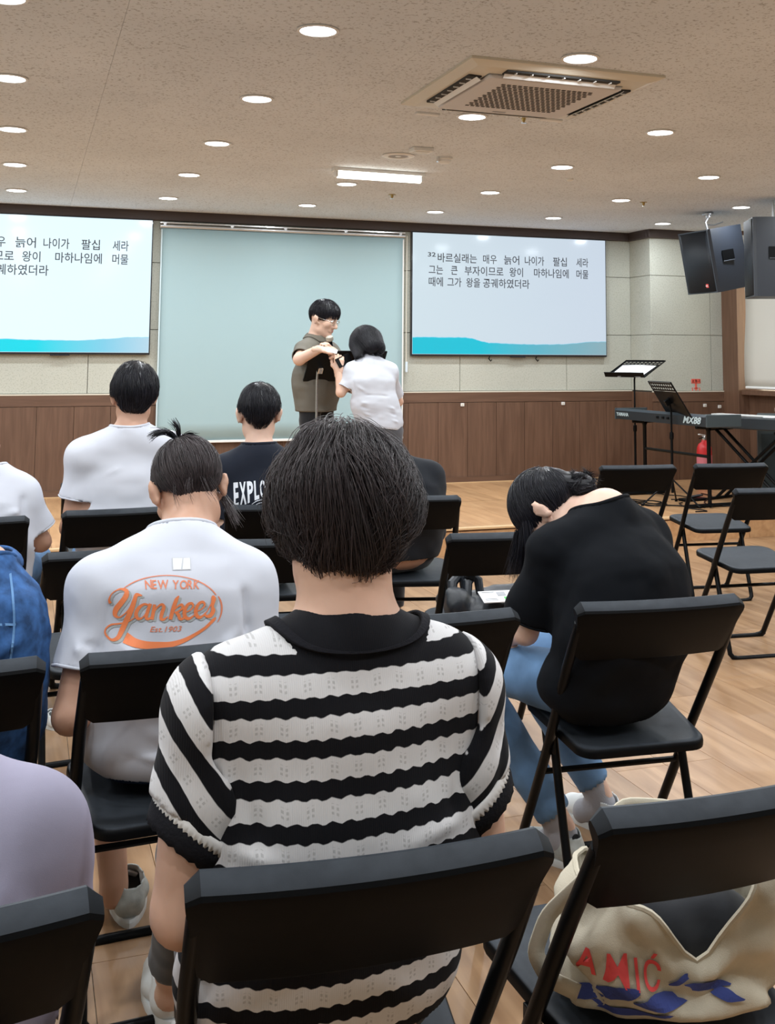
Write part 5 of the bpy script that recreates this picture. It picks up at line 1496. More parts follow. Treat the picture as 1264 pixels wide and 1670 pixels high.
def stroke(pts, widths, n=8):
    """smooth variable-width pen stroke (Catmull-Rom) as a flat quad strip"""
    P = [np.array(p, float) for p in pts]; P = [2 * P[0] - P[1]] + P + [2 * P[-1] - P[-2]]
    W_ = [widths[0]] + list(widths) + [widths[-1]]; C, R_ = [], []
    for i in range(1, len(P) - 2):
        for k in range(n):
            t = k / n; a, b, c, d = P[i - 1], P[i], P[i + 1], P[i + 2]
            C.append(.5 * ((2 * b) + (-a + c) * t + (2 * a - 5 * b + 4 * c - d) * t * t + (-a + 3 * b - 3 * c + d) * t ** 3)); R_.append(W_[i] + (W_[i + 1] - W_[i]) * t)
    C.append(P[-2]); R_.append(W_[-2]); C = np.array(C); T = np.gradient(C, axis=0); T /= np.linalg.norm(T, axis=1, keepdims=True) + 1e-9
    N_ = np.stack([-T[:, 1], T[:, 0]], 1); R_ = np.array(R_)[:, None] / 2
    L_, Rr = C + N_ * R_, C - N_ * R_; k = len(C)
    vs = [(*p, 0) for p in L_] + [(*p, 0) for p in Rr]; fs = [(i, i + 1, k + i + 1, k + i) for i in range(k - 1)]
    return vs, fs
def strokes_mesh(lst, name, f, off=(0, 0)):
    b = MB()
    for pts, ws_ in lst:
        vs, fs = stroke([f(x + off[0], y + off[1]) for x, y in pts], [w_ * SCL for w_ in ws_]); b.add(vs, fs)
    return b.mesh(name)
SCL = 1.0

# ================================================================== generic seated person
def seated(label, base, P):
    """P: dict with world points"""
    R_ = person(label, base, P.get('group'))
    X = nrm(P.get('xaxis', (1, 0, 0)))
    hip, ch, c7, hc = (np3(P[k]) for k in ('hip', 'chest', 'c7', 'head'))
    hwp, hwc, dep = P.get('hw', (.17, .17, .10))
    wst = hip * .5 + ch * .5 + np3(P.get('bow', (0, -.02, 0)))
    sL, sR = np3(P['shL']), np3(P['shR'])
    torso = [ball(hip, (hwp * (.94 if P.get('skirt') else 1), .098 if P.get('skirt') else .12, .10), .03, rotz(math.atan2(X[1], X[0])) if abs(X[1]) > .01 else None),
             cone(hip + V(0, 0, .03), wst, dep, dep, .05, (X, hwp * .95 / dep)), cone(wst, ch, dep, dep * .95, .06, (X, hwc / dep)),
             cone(ch, c7 + (ch - c7) * .35, dep * .95, .07, .06, (X, 1.5)),
             cone(sL, sR, .050, .050, .06), cone(c7, sL, .050, .046, .05), cone(c7, sR, .050, .046, .05)]
    neck = [cone(c7 + (ch - c7) * .12, hc + P['HR'] @ V(0, -.015, -.055), P.get('neck', .056), P.get('neck', .056) * .97, .03)]
    arms = []; sleeves = []; cuts = []; hands = []
    for s, sh, k in ((-1, sL, 'armL'), (1, sR, 'armR')):
        el, wr = np3(P[k][0]), np3(P[k][1]); ra = P.get('arm_r', .044)
        arms += [cone(sh, el, ra * 1.05, ra * .85, .03), cone(el, wr, ra * .85, ra * .62, .015)]
        f = P.get('sleeve', .72); sw_ = P.get('sleeve_r', (.058, .066)); ax = nrm(el - sh); ce = sh + (el - sh) * f
        if f <= 1.0:
            sleeves.append(cone(sh, sh + (el - sh) * (f + .15), sw_[0], sw_[1], .035, None, (ce, ax))); cuts.append((lambda Q, p=ce, d=ax: (Q - p) @ d, lambda Q, p=ce, r_=sw_[1] + .035: np.linalg.norm(Q - p, axis=1) < r_))
        else:
            sleeves += [cone(sh, el, sw_[0], sw_[1], .035), cone(el, wr, sw_[1], sw_[1] * .8, .03)]; ce = wr
        hands.append(hand_prims(wr, P[k][2] if len(P[k]) > 2 else (0, 1, -.3), (0, .2, -1), -s, P.get('curl', (.4, .5, .4)), s=.95))
    legs = []
    for (a, b_, c_) in P['legs']:
        legs += [cone(a, b_, .075, .052, .03), cone(b_, c_, .050, .034, .02), cone(np3(c_) + V(0, 0, -.03), np3(c_) + V(0, .10, -.06), .032, .026, .02)]
    hs = P.get('hs', 1.0)
    hd = xform(HEAD + ear(-1) + ear(1), P['HR'], hc, hs) if P.get('has_head', True) else []
    body(R_, base, torso + neck + arms + legs + hd, P['skin'], P.get('bh', .009), hands=hands)
    tr = inflate(torso, .012)
    if P.get('skirt'): tr.append(cone(hip + V(0, 0, .06), hip + V(0, 0, -.12), P['skirt'][0], P['skirt'][1], .05, (X, P['skirt'][2])))
    hem = np3(P.get('hem', hip + V(0, 0, -.02))); hd_ = nrm(P.get('hemdir', (0, 0, -1)))
    cuts = cuts + [cutplane(hem, hd_, None), cutball(c7 + np3(P.get('collar_off', (0, .012, .035))), P.get('collar_r', .078))]
    v, q = blob(tr + sleeves, P.get('sh_h', .008), cuts=cuts, folds=P.get('folds', ()), wrinkle=P.get('wrinkle', [((8, 8, 12), .005), ((20, 20, 26), .002)]))
    so = solid(make_mesh(P.get('top_name', 'tee_shirt'), v, q, P['top'], R_, base))
    rim('collar_rib', v, q, c7 + np3(P.get('collar_off', (0, .012, .035))), P.get('collar_r', .078) + .03, P['top'], R_, base, P.get('rib', .0062), axis=c7 - ch)
    if P.get('sleeve', .72) <= 1.0:
        for s_, sh, k in ((-1, sL, 'armL'), (1, sR, 'armR')):
            el = np3(P[k][0]); rim('sleeve_hem', v, q, sh + (el - sh) * P.get('sleeve', .72), .085, P['top'], R_, base, .0036, axis=el - sh)
    rim('bottom_hem', v, q, (hem[0], hem[1], hem[2]), .6 if False else .30, P['top'], R_, base, .0036, axis=hd_) if P.get('skirt') else None
    hips = inflate([ball(hip + V(0, .0 if P.get('skirt') else .003, .015), (hwp * 1.015, .114 if P.get('skirt') else .122, .130 if P.get('skirt') else .118), .03, rotz(math.atan2(X[1], X[0])))], .006)
    limb_pants(R_, base, P['pants'], P['legs'], .011, hips, cut=P.get('pcut', .10), name=P.get('pants_name', 'trousers'))
    return R_, so, torso, tr + sleeves

def neck_rib(P_, base, c7, m, r=.079, z=.0, t=.011, off=(0, .012, .035), name='collar_rib', ndir=(0, -.25, 1)):
    """ribbed neckline: thin torus round the collar"""
    A = frame(V(0, 1, 0), ndir)
    c = np3(c7) + np3(off)
    return ring_band(name, m, P_, base, c, (r, r), (r + .004, r + .004), z + t, z - t, 48, axes=A, thick=.004, rows=3)

def short_hair_clip(side=.006, nape=-.072, front=.050, yb=-.045):
    def clip(Pt):
        x, y, z = Pt[:, 0], Pt[:, 1], Pt[:, 2]
        # hairline height: nape at the back, above the ears at the side, forehead at the front
        t = np.clip((y - yb) / .05, 0, 1); t2 = np.clip((y - .035) / .035, 0, 1)
        nn = nape + 13 * x * x + .004 * np.sin(x * 130)
        line = np.minimum(nn, side + .01) * (1 - t) + side * t; line = line * (1 - t2) + front * t2
        return line - z
    return clip
VOL_SHORT = [ball((0, -.010, .030), (.085, .103, .099), .02), ball((0, -.035, .010), (.079, .078, .085), .02)]
def tuft_hair(P_, B, HR, hc, m, hs=1.0, seed=2, clip=None, n=2600, vol=None, rise=.0, r0=.0011, seg=.0095, crown=(0.005, -.045, .118), **kw):
    return hair(P_, B, HR, hc, hs, m, vol or VOL_SHORT, clip or short_hair_clip(), crown, down=(0, -.05, -1), n=n, steps=7, seg=seg, r0=r0, h=.0065, seed=seed, lockamp=.45, offamp=.0035, lock=24, wild=.3, **kw)

def seat_legs(cx, y, spread=.10, kz=.52, ky=.43, ay=.42, az=.09, kx=.12, ax_=.12, hipz=.53):
    return [((cx - spread * .9, y, hipz), (cx - kx, y + ky, kz), (cx - ax_, y + ay, az)), ((cx + spread * .9, y, hipz), (cx + kx, y + ky, kz), (cx + ax_, y + ay, az))]

def build_yank():
    B = (.335, 2.68, 0); cx = .335
    legs = [((cx - .085, 2.68, .53), (cx - .13, 3.10, .53), (cx - .085, 2.98, .10)), ((cx + .09, 2.68, .53), (cx + .14, 3.12, .53), (cx + .13, 3.05, .09))]
    HR = frame((-.05, .72, -.62), (-.14, .58, .80))
    c7 = V(.358, 2.705, .945); hc = V(.378, 2.80, 1.062)
    P = dict(hip=(cx, 2.66, .545), chest=(cx + .01, 2.655, .83), c7=c7, head=hc, HR=HR, hw=(.178, .165, .10), shL=(cx - .158, 2.665, .868), shR=(cx + .160, 2.67, .862), bow=(0, -.025, 0),
             armL=((.118, 2.60, .615), (.20, 2.86, .60), (.6, .8, -.1)), armR=((.528, 2.62, .60), (.50, 2.88, .60), (-.6, .8, -.1)), legs=legs, skin=SKIN_B, top=CL_white, pants=CL_ddenim, pants_name='shorts', pcut=.36,
             sleeve=.66, sleeve_r=(.058, .068), hem=(cx, 2.54, .468), hemdir=(-.14, -.25, -1), collar_r=.077, collar_off=(0, .03, .035), sh_h=.0065, bh=.008,
             folds=[((.19, 2.56, .86), (.165, 2.56, .74), .012, -.018), ((.485, 2.56, .87), (.49, 2.56, .77), .011, -.018), ((.17, 2.54, .80), (.27, 2.53, .72), .014, .011), ((.16, 2.54, .76), (.22, 2.53, .70), .012, -.010), ((.50, 2.54, .80), (.43, 2.53, .75), .013, .010), ((.30, 2.56, .955), (.40, 2.56, .95), .008, .004), ((.11, 2.56, .80), (.13, 2.57, .75), .010, .008), ((.10, 2.56, .78), (.16, 2.57, .765), .008, -.006),
                    ((.15, 2.52, .635), (.30, 2.51, .575), .012, .014), ((.30, 2.51, .575), (.48, 2.51, .60), .012, .014), ((.15, 2.52, .60), (.30, 2.51, .55), .012, -.012), ((.30, 2.51, .55), (.48, 2.51, .57), .012, -.012), ((.15, 2.53, .565), (.30, 2.52, .525), .010, .012), ((.30, 2.52, .525), (.47, 2.52, .54), .010, .012), ((.15, 2.52, .68), (.33, 2.50, .645), .012, .010), ((.20, 2.56, .925), (.30, 2.56, .945), .010, .004)])
    R_, so, torso, tr = seated('person in a white tee with an orange oval logo on the back, hair pinned up', B, P)
    vol = [ball((0, -.010, .028), (.080, .098, .094), .02), ball((0, -.050, .030), (.070, .060, .070), .02)]
    def clip(Pt):
        x, y, z = Pt[:, 0], Pt[:, 1], Pt[:, 2]
        t = np.clip((y + .055) / .05, 0, 1); line = (-.048 + 9 * x * x) * (1 - t) + .010 * t; t2 = np.clip((y - .035) / .035, 0, 1)
        return line * (1 - t2) + .05 * t2 - z
    # gathered up: flow towards the knot
    knot = V(-.020, -.070, .112)
    hair(R_, B, HR, hc, 1.0, HAIR_B, vol, clip, knot, down=(0, -.1, -1), n=4200, steps=8, seg=.0115, r0=.0010, h=.006, seed=8, lockamp=.22, offamp=.0022, lock=30, wild=.12)
    W = lambda x, y, z: hc + HR @ V(x, y, z)
    cs = [[W(-.015, -.06, .10), W(-.035, -.075, .125), W(-.070, -.080, .116), W(-.088, -.09, .100)], [W(-.02, -.06, .11), W(-.05, -.08, .120), W(-.078, -.085, .112)],
          [W(-.01, -.06, .11), W(-.014, -.080, .125), W(-.028, -.095, .136)], [W(-.02, -.06, .10), W(.01, -.08, .105), W(.02, -.09, .09)]]
    locks(cs, .0009, HAIR_K, R_, B, 'pinned_tuft', per=40, spread=.0035)
    cs = [[W(.078, .03, .02), W(.090, .015, -.04), W(.092, -.01, -.10)], [W(.080, .04, .02), W(.097, .03, -.04), W(.100, .005, -.105)], [W(.03, -.09, -.03), W(.045, -.085, -.07), W(.06, -.07, -.10)], [W(.01, -.10, -.03), W(.015, -.10, -.065), W(.03, -.09, -.085)],
          [W(-.05, -.075, -.02), W(-.055, -.07, -.05), W(-.05, -.07, -.075)], [W(-.02, -.1, -.03), W(-.03, -.1, -.055), W(-.025, -.09, -.075)]]
    locks(cs[:2], .0007, HAIR_B, R_, B, 'side_lock', per=40, spread=.006); locks(cs[2:], .0005, HAIR_B, R_, B, 'stray_hair', per=9, spread=.005)
    # logo: pixel grid of the print (x right, y down) mapped to metres
    global SCL
    bv = obj_bvh(so); f = lambda x, y: ((x - 612) * .000242, -(y - 430) * .000242); SCL = .000242
    OR = mat('orange_print', (.78, .21, .07), .6); GR = mat('grey_print_shadow', (.36, .38, .37), .7); RO = mat('rust_print', (.66, .20, .10), .6)
    O = (cx - .030, 2.50, .832); xd = V(1, .04, -.03); zd = V(.03, -.03, 1)
    name = [
        ([(135, 372), (122, 340), (140, 290), (180, 258), (220, 246), (262, 260), (262, 300), (225, 360), (186, 420), (180, 470), (215, 488), (262, 450), (300, 400), (330, 330), (350, 290), (395, 292)], [26, 16, 9, 9, 16, 36, 44, 46, 46, 34, 12, 10, 16, 26, 34, 10]),
        ([(345, 300), (318, 400), (280, 500), (245, 590), (212, 655), (160, 676), (112, 640), (108, 596), (150, 556), (215, 542), (290, 520), (345, 480)], [26, 40, 46, 44, 34, 20, 16, 12, 14, 14, 10, 8]),
        ([(455, 372), (415, 366), (372, 400), (352, 450), (372, 490), (410, 478), (440, 430), (458, 374)], [14, 20, 30, 32, 26, 12, 10, 14]), ([(470, 360), (448, 430), (440, 480), (462, 490), (486, 470)], [28, 30, 28, 20, 8]),
        ([(505, 366), (498, 430), (488, 496)], [26, 30, 30]), ([(500, 440), (530, 390), (565, 366), (585, 390), (572, 440), (566, 486), (590, 494), (625, 470)], [10, 14, 22, 30, 32, 28, 20, 8]),
        ([(712, 296), (690, 330), (668, 400), (646, 496)], [12, 34, 36, 32]), ([(655, 440), (700, 390), (738, 372), (748, 400), (710, 430), (680, 436)], [10, 14, 24, 22, 16, 10]), ([(690, 432), (716, 460), (730, 492), (758, 490), (785, 462)], [24, 30, 26, 20, 8]),
        ([(775, 440), (820, 420), (842, 390), (828, 364), (795, 372), (768, 420), (772, 472), (805, 494), (850, 470), (880, 436)], [10, 12, 16, 22, 26, 34, 34, 26, 12, 8]),
        ([(878, 436), (922, 416), (946, 386), (930, 358), (895, 368), (868, 416), (874, 466), (906, 488), (950, 462), (985, 420)], [10, 12, 16, 22, 26, 34, 34, 26, 12, 8]),
        ([(975, 430), (1010, 370), (1018, 322), (1032, 340), (1018, 400), (1026, 440), (1000, 478), (962, 480), (950, 450)], [8, 14, 24, 34, 24, 40, 36, 20, 14])]
    def arcpts(a0, a1, rx, ry, n=22): return [(612 + rx * math.cos(R(a)), 430 - ry * math.sin(R(a))) for a in np.linspace(a0, a1, n)]
    sh_ = strokes_mesh(name, 'print', f, (20, 16)); drape(sh_, O, xd, zd, (0, 1, 0), bv, B, GR, R_, 'logo_shadow', .0012, .02)
    nm = strokes_mesh(name, 'print', f); drape(nm, O, xd, zd, (0, 1, 0), bv, B, OR, R_, 'logo_script', .0020, .02)
    ov = [(arcpts(142, 24, 480, 300), [6, 8, 9, 9, 8, 8, 7, 7, 7, 7, 7, 7, 7, 7, 8, 9, 9, 10, 10, 10, 10, 9]), (arcpts(22, -22, 495, 296, 8), [9, 13, 16, 17, 16, 14, 10, 6])]
    drape(strokes_mesh(ov, 'print', f), O, xd, zd, (0, 1, 0), bv, B, RO, R_, 'logo_oval', .0014, .02)
    sw_ = [([(270, 650), (350, 686), (450, 706), (560, 708), (660, 702), (770, 674), (870, 630), (960, 578), (1030, 520), (1056, 500)], [90, 68, 62, 56, 46, 36, 28, 26, 30, 10])]
    drape(strokes_mesh(sw_, 'print', f), O, xd, zd, (0, 1, 0), bv, B, OR, R_, 'logo_swash', .0014, .02)
    for k, (ch, x_, r_) in enumerate(zip('NEW YORK', (418, 478, 530, 0, 655, 715, 778, 835), (-6, -5, -3, 0, 2, 3, 5, 6))):
        if ch == ' ': continue
        me = text_mesh(ch, 98 * .000242, bold=.0004, extrude=0)
        a = R(-r_); y_ = 240 - 4 * math.cos((x_ - 640) / 150)
        for q in me.vertices:
            X_, Y_ = q.co.x * .88, q.co.y; px_, py_ = f(x_, y_); q.co = Vector((px_ + X_ * math.cos(a) - Y_ * math.sin(a), py_ + X_ * math.sin(a) + Y_ * math.cos(a), 0))
        drape(me, O, xd, zd, (0, 1, 0), bv, B, RO, R_, 'logo_lettering', .0014, .02)
    me = text_mesh('Est.1903', 64 * .000242, bold=.0001, extrude=0, shear=.25); w0 = max(q.co.x for q in me.vertices)
    for q in me.vertices: px_, py_ = f(470, 598); q.co = Vector((px_ + q.co.x * (280 * .000242) / w0, py_ + q.co.y, 0))
    drape(me, O, xd, zd, (0, 1, 0), bv, B, RO, R_, 'logo_lettering', .0014, .02)
    # small stitched patch under the collar
    pt = MB().add([(-.020, -.012, 0), (.020, -.012, 0), (.020, .012, 0), (-.020, .012, 0)], [(0, 1, 2, 3)]).mesh('patch'); O2 = (cx + .004, 2.50, .925)
    drape(pt, O2, xd, zd, (0, 1, 0), bv, B, mat('patch_grey', (.50, .51, .54), .8), R_, 'neck_patch', .0012)
    pt = MB().add([(-.0185, -.0105, 0), (-.002, -.0105, 0), (.002, .0105, 0), (-.0185, .0105, 0)], [(0, 1, 2, 3)]).add([(.001, -.0105, 0), (.0185, -.0105, 0), (.0185, .0105, 0), (.005, .0105, 0)], [(0, 1, 2, 3)]).mesh('patch')
    drape(pt, O2, xd, zd, (0, 1, 0), bv, B, mat('patch_white', (.68, .70, .74), .8), R_, 'neck_patch_field', .0020)
    shoe(R_, B, (.285, 2.93), (.30, 3.20), M_shoeg, M_sole); shoe(R_, B, (cx + .13, 2.98), (cx + .15, 3.25), M_shoeg, M_sole)
    return R_

def build_guy1():
    cx = .402; y = 4.80; B = (cx, y, 0); HR = rotx(-.05); c7 = V(cx + .003, 4.76, 1.065); hc = V(.421, 4.80, 1.222)
    P = dict(hip=(cx, y - .02, .545), chest=(cx, 4.77, .87), c7=c7, head=hc, HR=HR, hw=(.170, .172, .10), shL=(cx - .168, 4.77, .985), shR=(cx + .168, 4.77, .995), neck=.058,
             armL=((cx - .215, 4.78, .70), (cx - .12, 5.03, .62)), armR=((cx + .215, 4.78, .70), (cx + .12, 5.03, .62)), legs=seat_legs(cx, y), skin=SKIN_B, top=CL_white2, pants=CL_ldenim, sleeve=.60, sleeve_r=(.060, .068), hem=(cx, y, .50), collar_r=.074,
             folds=[((cx - .17, 4.67, .92), (cx - .14, 4.66, .84), .013, -.010), ((cx - .15, 4.66, .90), (cx - .04, 4.66, .94), .012, .006), ((cx + .17, 4.67, .92), (cx + .14, 4.66, .84), .013, -.010)])
    R_, so, _, _ = seated('person in a plain white tee with short black hair, sitting upright before the projector screen', B, P)
    tuft_hair(R_, B, HR, hc, HAIR_K, 1.08, 21, short_hair_clip(.004, -.080), n=3200)
    shoe(R_, B, (.16, 4.50), (.10, 4.66), M_shoe, M_sole, name='sneaker'); shoe(R_, B, (cx + .12, y + .38), (cx + .14, y + .64), M_shoe, M_sole)
    return R_

def build_explore():
    cx = .925; y = 4.72; B = (cx, y, 0); HR = rotx(-.10) @ rotz(-.12); c7 = V(cx, 4.70, .980); hc = V(.928, 4.74, 1.145)
    P = dict(hip=(cx, y - .02, .535), chest=(cx, 4.69, .80), c7=c7, head=hc, HR=HR, hw=(.155, .150, .095), shL=(cx - .145, 4.70, .905), shR=(cx + .145, 4.70, .905), neck=.054,
             armL=((cx - .18, 4.73, .66), (cx - .1, 4.96, .60)), armR=((cx + .18, 4.73, .66), (cx + .1, 4.96, .60)), legs=seat_legs(cx, y), skin=SKIN_C, top=CL_navy, pants=CL_greyp, sleeve=.70, sleeve_r=(.056, .064), hem=(cx, y, .51), collar_r=.068)
    R_, so, _, _ = seated('boy in a navy tee with arched white lettering, short black hair and bare ears', B, P)
    tuft_hair(R_, B, HR, hc, HAIR_K, 1.0, 31, short_hair_clip(.012, -.062), n=2600)
    bv = obj_bvh(so); O = (.806, 4.58, .815); x = 0
    word = 'EXPLORER'; wd = [.022, .030, .027, .023, .027, .027, .022, .027]
    for k, (ch, w_) in enumerate(zip(word, wd)):
        me = text_mesh(ch, .06, bold=.0022, extrude=0); xs_ = [q.co.x for q in me.vertices]; ys_ = [q.co.y for q in me.vertices]
        x0_, x1_, y1_ = min(xs_), max(xs_), max(ys_)
        for q in me.vertices:
            u = x + (q.co.x - x0_) / (x1_ - x0_) * (w_ - .004); c_ = abs(u - .118) / .118
            top_ = .058 + .010 * (1 - c_); bot = -.046 * c_ ** 1.3 + .004; q.co = Vector((u, bot + (top_ - bot) * q.co.y / y1_, 0))
        drape(me, O, (1, -.05, 0), (0, 0, 1), (0, 1, 0), bv, B, mat('white_print', (.62, .65, .70), .7), R_, 'tee_lettering', .0025, .02); x += w_
    SC_ = [([(.068, -.025), (.09, -.012), (.12, -.008), (.15, -.012), (.172, -.025)], [.002, .004, .005, .004, .002]), ([(.076, -.033), (.095, -.022), (.12, -.019), (.145, -.022), (.165, -.033)], [.0015, .003, .004, .003, .0015])]
    b = MB()
    for pts, ws_ in SC_: vs, fs = stroke(pts, ws_); b.add(vs, fs)
    drape(b.mesh('print'), O, (1, -.05, 0), (0, 0, 1), (0, 1, 0), bv, B, mat('white_print2', (.55, .58, .64), .7), R_, 'tee_swoosh', .0025, .02)
    for s in (-1, 1): shoe(R_, B, (cx + s * .12, y + .38), (cx + s * .13, y + .63), M_shoeg, M_sole)
    return R_

def build_black():
    B = (1.46, 2.72, 0); hipc = V(1.465, 2.70, .545); X = nrm(V(.90, .30, 0))
    u_ = nrm((-.62, .66, .35)); f_ = nrm((-.25, .25, -.95)); HR = frame(f_, u_); hc = V(1.392, 2.905, .955); c7 = V(1.500, 2.765, .965)
    legs = [((1.395, 2.70, .53), (1.185, 3.06, .535), (1.43, 2.90, .10)), ((1.53, 2.76, .53), (1.40, 3.18, .535), (1.635, 3.06, .10))]
    P = dict(hip=hipc, chest=(1.51, 2.70, .80), c7=c7, head=hc, HR=HR, xaxis=X, hw=(.185, .185, .115), shL=(1.325, 2.735, .870), shR=(1.655, 2.83, .872), bow=(.01, -.035, 0), neck=.054,
             armL=((1.275, 2.80, .655), (1.25, 3.02, .60), (.2, 1, -.1)), armR=((1.765, 3.00, .62), (1.50, 3.2, .60), (-.8, .5, 0)), legs=legs, skin=SKIN_C, top=CL_black, pants=CL_ldenim, pants_name='jeans',
             sleeve=.84, sleeve_r=(.064, .070), hem=(1.46, 2.7, .458), collar_r=.088, collar_off=(-.018, .025, .030), pcut=.04, arm_r=.038,
             folds=[((1.62, 2.70, .86), (1.66, 2.72, .74), .018, -.012), ((1.33, 2.62, .82), (1.30, 2.64, .68), .018, -.012), ((1.31, 2.58, .60), (1.60, 2.60, .58), .016, .008), ((1.31, 2.58, .66), (1.62, 2.62, .65), .016, -.008)], wrinkle=[((7, 7, 9), .011), ((16, 16, 20), .005), ((34, 34, 40), .0015)])
    R_, so, _, _ = seated('person in a loose black tee bowed deeply forward, dark hair tied in a bun', B, P)
    vol = [ball((0, -.010, .028), (.078, .097, .092), .02), ball((0, -.05, .01), (.070, .060, .070), .02)]
    def clip(Pt):
        x, y, z = Pt[:, 0], Pt[:, 1], Pt[:, 2]
        t = np.clip((y + .045) / .05, 0, 1); line = -.045 * (1 - t) + .002 * t; t2 = np.clip((y - .035) / .035, 0, 1)
        return line * (1 - t2) + .05 * t2 - z
    hair(R_, B, HR, hc, 1.0, HAIR_K, vol, clip, (.0, -.105, .045), down=(0, .2, -.4), n=3200, steps=8, seg=.0115, r0=.0010, h=.006, seed=18, lockamp=.2, offamp=.002, lock=30, wild=.12)
    W = lambda x, y, z: hc + HR @ V(x, y, z)
    bc = hc + V(.075, -.045, .075)
    rg = np.random.default_rng(9); cs = []
    for k in range(46):
        d = nrm(rg.standard_normal(3) * V(1, .8, .75)); e_ = nrm(np.cross(d, rg.standard_normal(3))); r_ = V(.050, .040, .033)
        p0 = bc + d * r_ * .6; cs.append([p0, bc + nrm(d + e_ * .5) * r_, bc + nrm(d + e_ * 1.3) * r_ * 1.03, bc + nrm(d * .5 + e_ * 1.9) * r_ * rg.uniform(1.0, 1.35)])
    bo = blob([ball(bc, (.044, .036, .030), .02), cone(bc, W(0, -.09, .04), .026, .022, .02)], .005, wrinkle=[((40, 40, 40), .004)])
    bn = make_mesh('bun', bo[0], bo[1], HAIR_K, R_, B, attrs={'tone': np.full(len(bo[0]), .2)})
    locks(cs, .0008, HAIR_K, bn, B, 'bun_strands', per=22, spread=.004)
    cs = [[W(-.078, .04, .02), W(-.085, .085, -.01), W(-.078, .15, -.03), W(-.065, .20, -.04)], [W(-.07, .06, .03), W(-.075, .11, .01), W(-.066, .17, -.01)], [W(-.05, .08, .04), W(-.05, .13, .03), W(-.045, .19, .02)], [W(-.02, .09, .04), W(-.02, .15, .03), W(-.02, .2, .02)]]
    locks(cs, .0009, HAIR_K, R_, B, 'hanging_hair', per=90, spread=.009, steps=9)
    for k, (hp, kn, an) in enumerate(legs):
        an = np3(an); dn = nrm(an - np3(kn))
        v, q = blob([cone(an - dn * .10, an + V(0, 0, -.02), .041, .038, .02), cone(an + V(0, 0, -.03), an + V(-.03, .05, -.055), .038, .036, .02)], .006, wrinkle=[((30, 30, 30), .0012)])
        s_ = make_mesh('sock', v, q, CL_sock, R_, B)
        if k == 0:
            pt = MB().lathe([(.013, 0), (.013, .002)], 14).mesh('patch')
            o = link_mesh('sock_badge', pt, s_, tuple(an + V(.018, -.036, -.015) - V(*B))); o.rotation_euler = (R(90), 0, R(25)); pt.materials.append(CL_pants); o.scale = (1, .7, 1)
    shoe(R_, B, (1.455, 2.83), (1.37, 3.08), M_shoeg, M_sole); shoe(R_, B, (1.655, 2.99), (1.60, 3.26), M_shoe, M_sole)
    return R_

def build_white2():
    cx = -.155; y = 4.66; B = (cx, y, 0); c7 = V(cx + .02, 4.70, .925); hc = V(cx - .03, 4.86, 1.01); HR = frame((-.1, .6, -.75), (-.1, .75, .6))
    P = dict(hip=(cx, y, .545), chest=(cx + .01, 4.66, .80), c7=c7, head=hc, HR=HR, hw=(.18, .175, .105), shL=(cx - .16, 4.70, .84), shR=(cx + .150, 4.68, .850),
             armL=((cx - .2, 4.78, .62), (cx - .1, 5.0, .6)), armR=((cx + .235, 4.72, .66), (cx + .15, 4.98, .60)), legs=[((cx - .09, y, .53), (cx - .12, y + .43, .53), (cx - .12, y + .42, .1)), ((cx + .10, y, .53), (cx + .22, y + .40, .54), (cx + .20, y + .40, .1))],
             skin=SKIN_B, top=CL_white, pants=CL_ldenim, pants_name='jeans', sleeve=.75, sleeve_r=(.062, .080), hem=(cx, y, .52), collar_r=.076,
             folds=[((cx + .17, 4.58, .86), (cx + .16, 4.57, .76), .016, -.012), ((cx + .16, 4.56, .80), (cx - .02, 4.55, .77), .014, .010), ((cx + .14, 4.56, .77), (cx - .05, 4.55, .75), .012, -.008)])
    R_, so, _, _ = seated('person in a white tee and light jeans at the left edge, beyond the denim jacket', B, P)
    tuft_hair(R_, B, HR, hc, HAIR_K, 1.0, 41, n=800)
    for s in (-1, 1): shoe(R_, B, (cx + s * .16, y + .36), (cx + s * .17, y + .62), M_shoe, M_sole)
    return R_

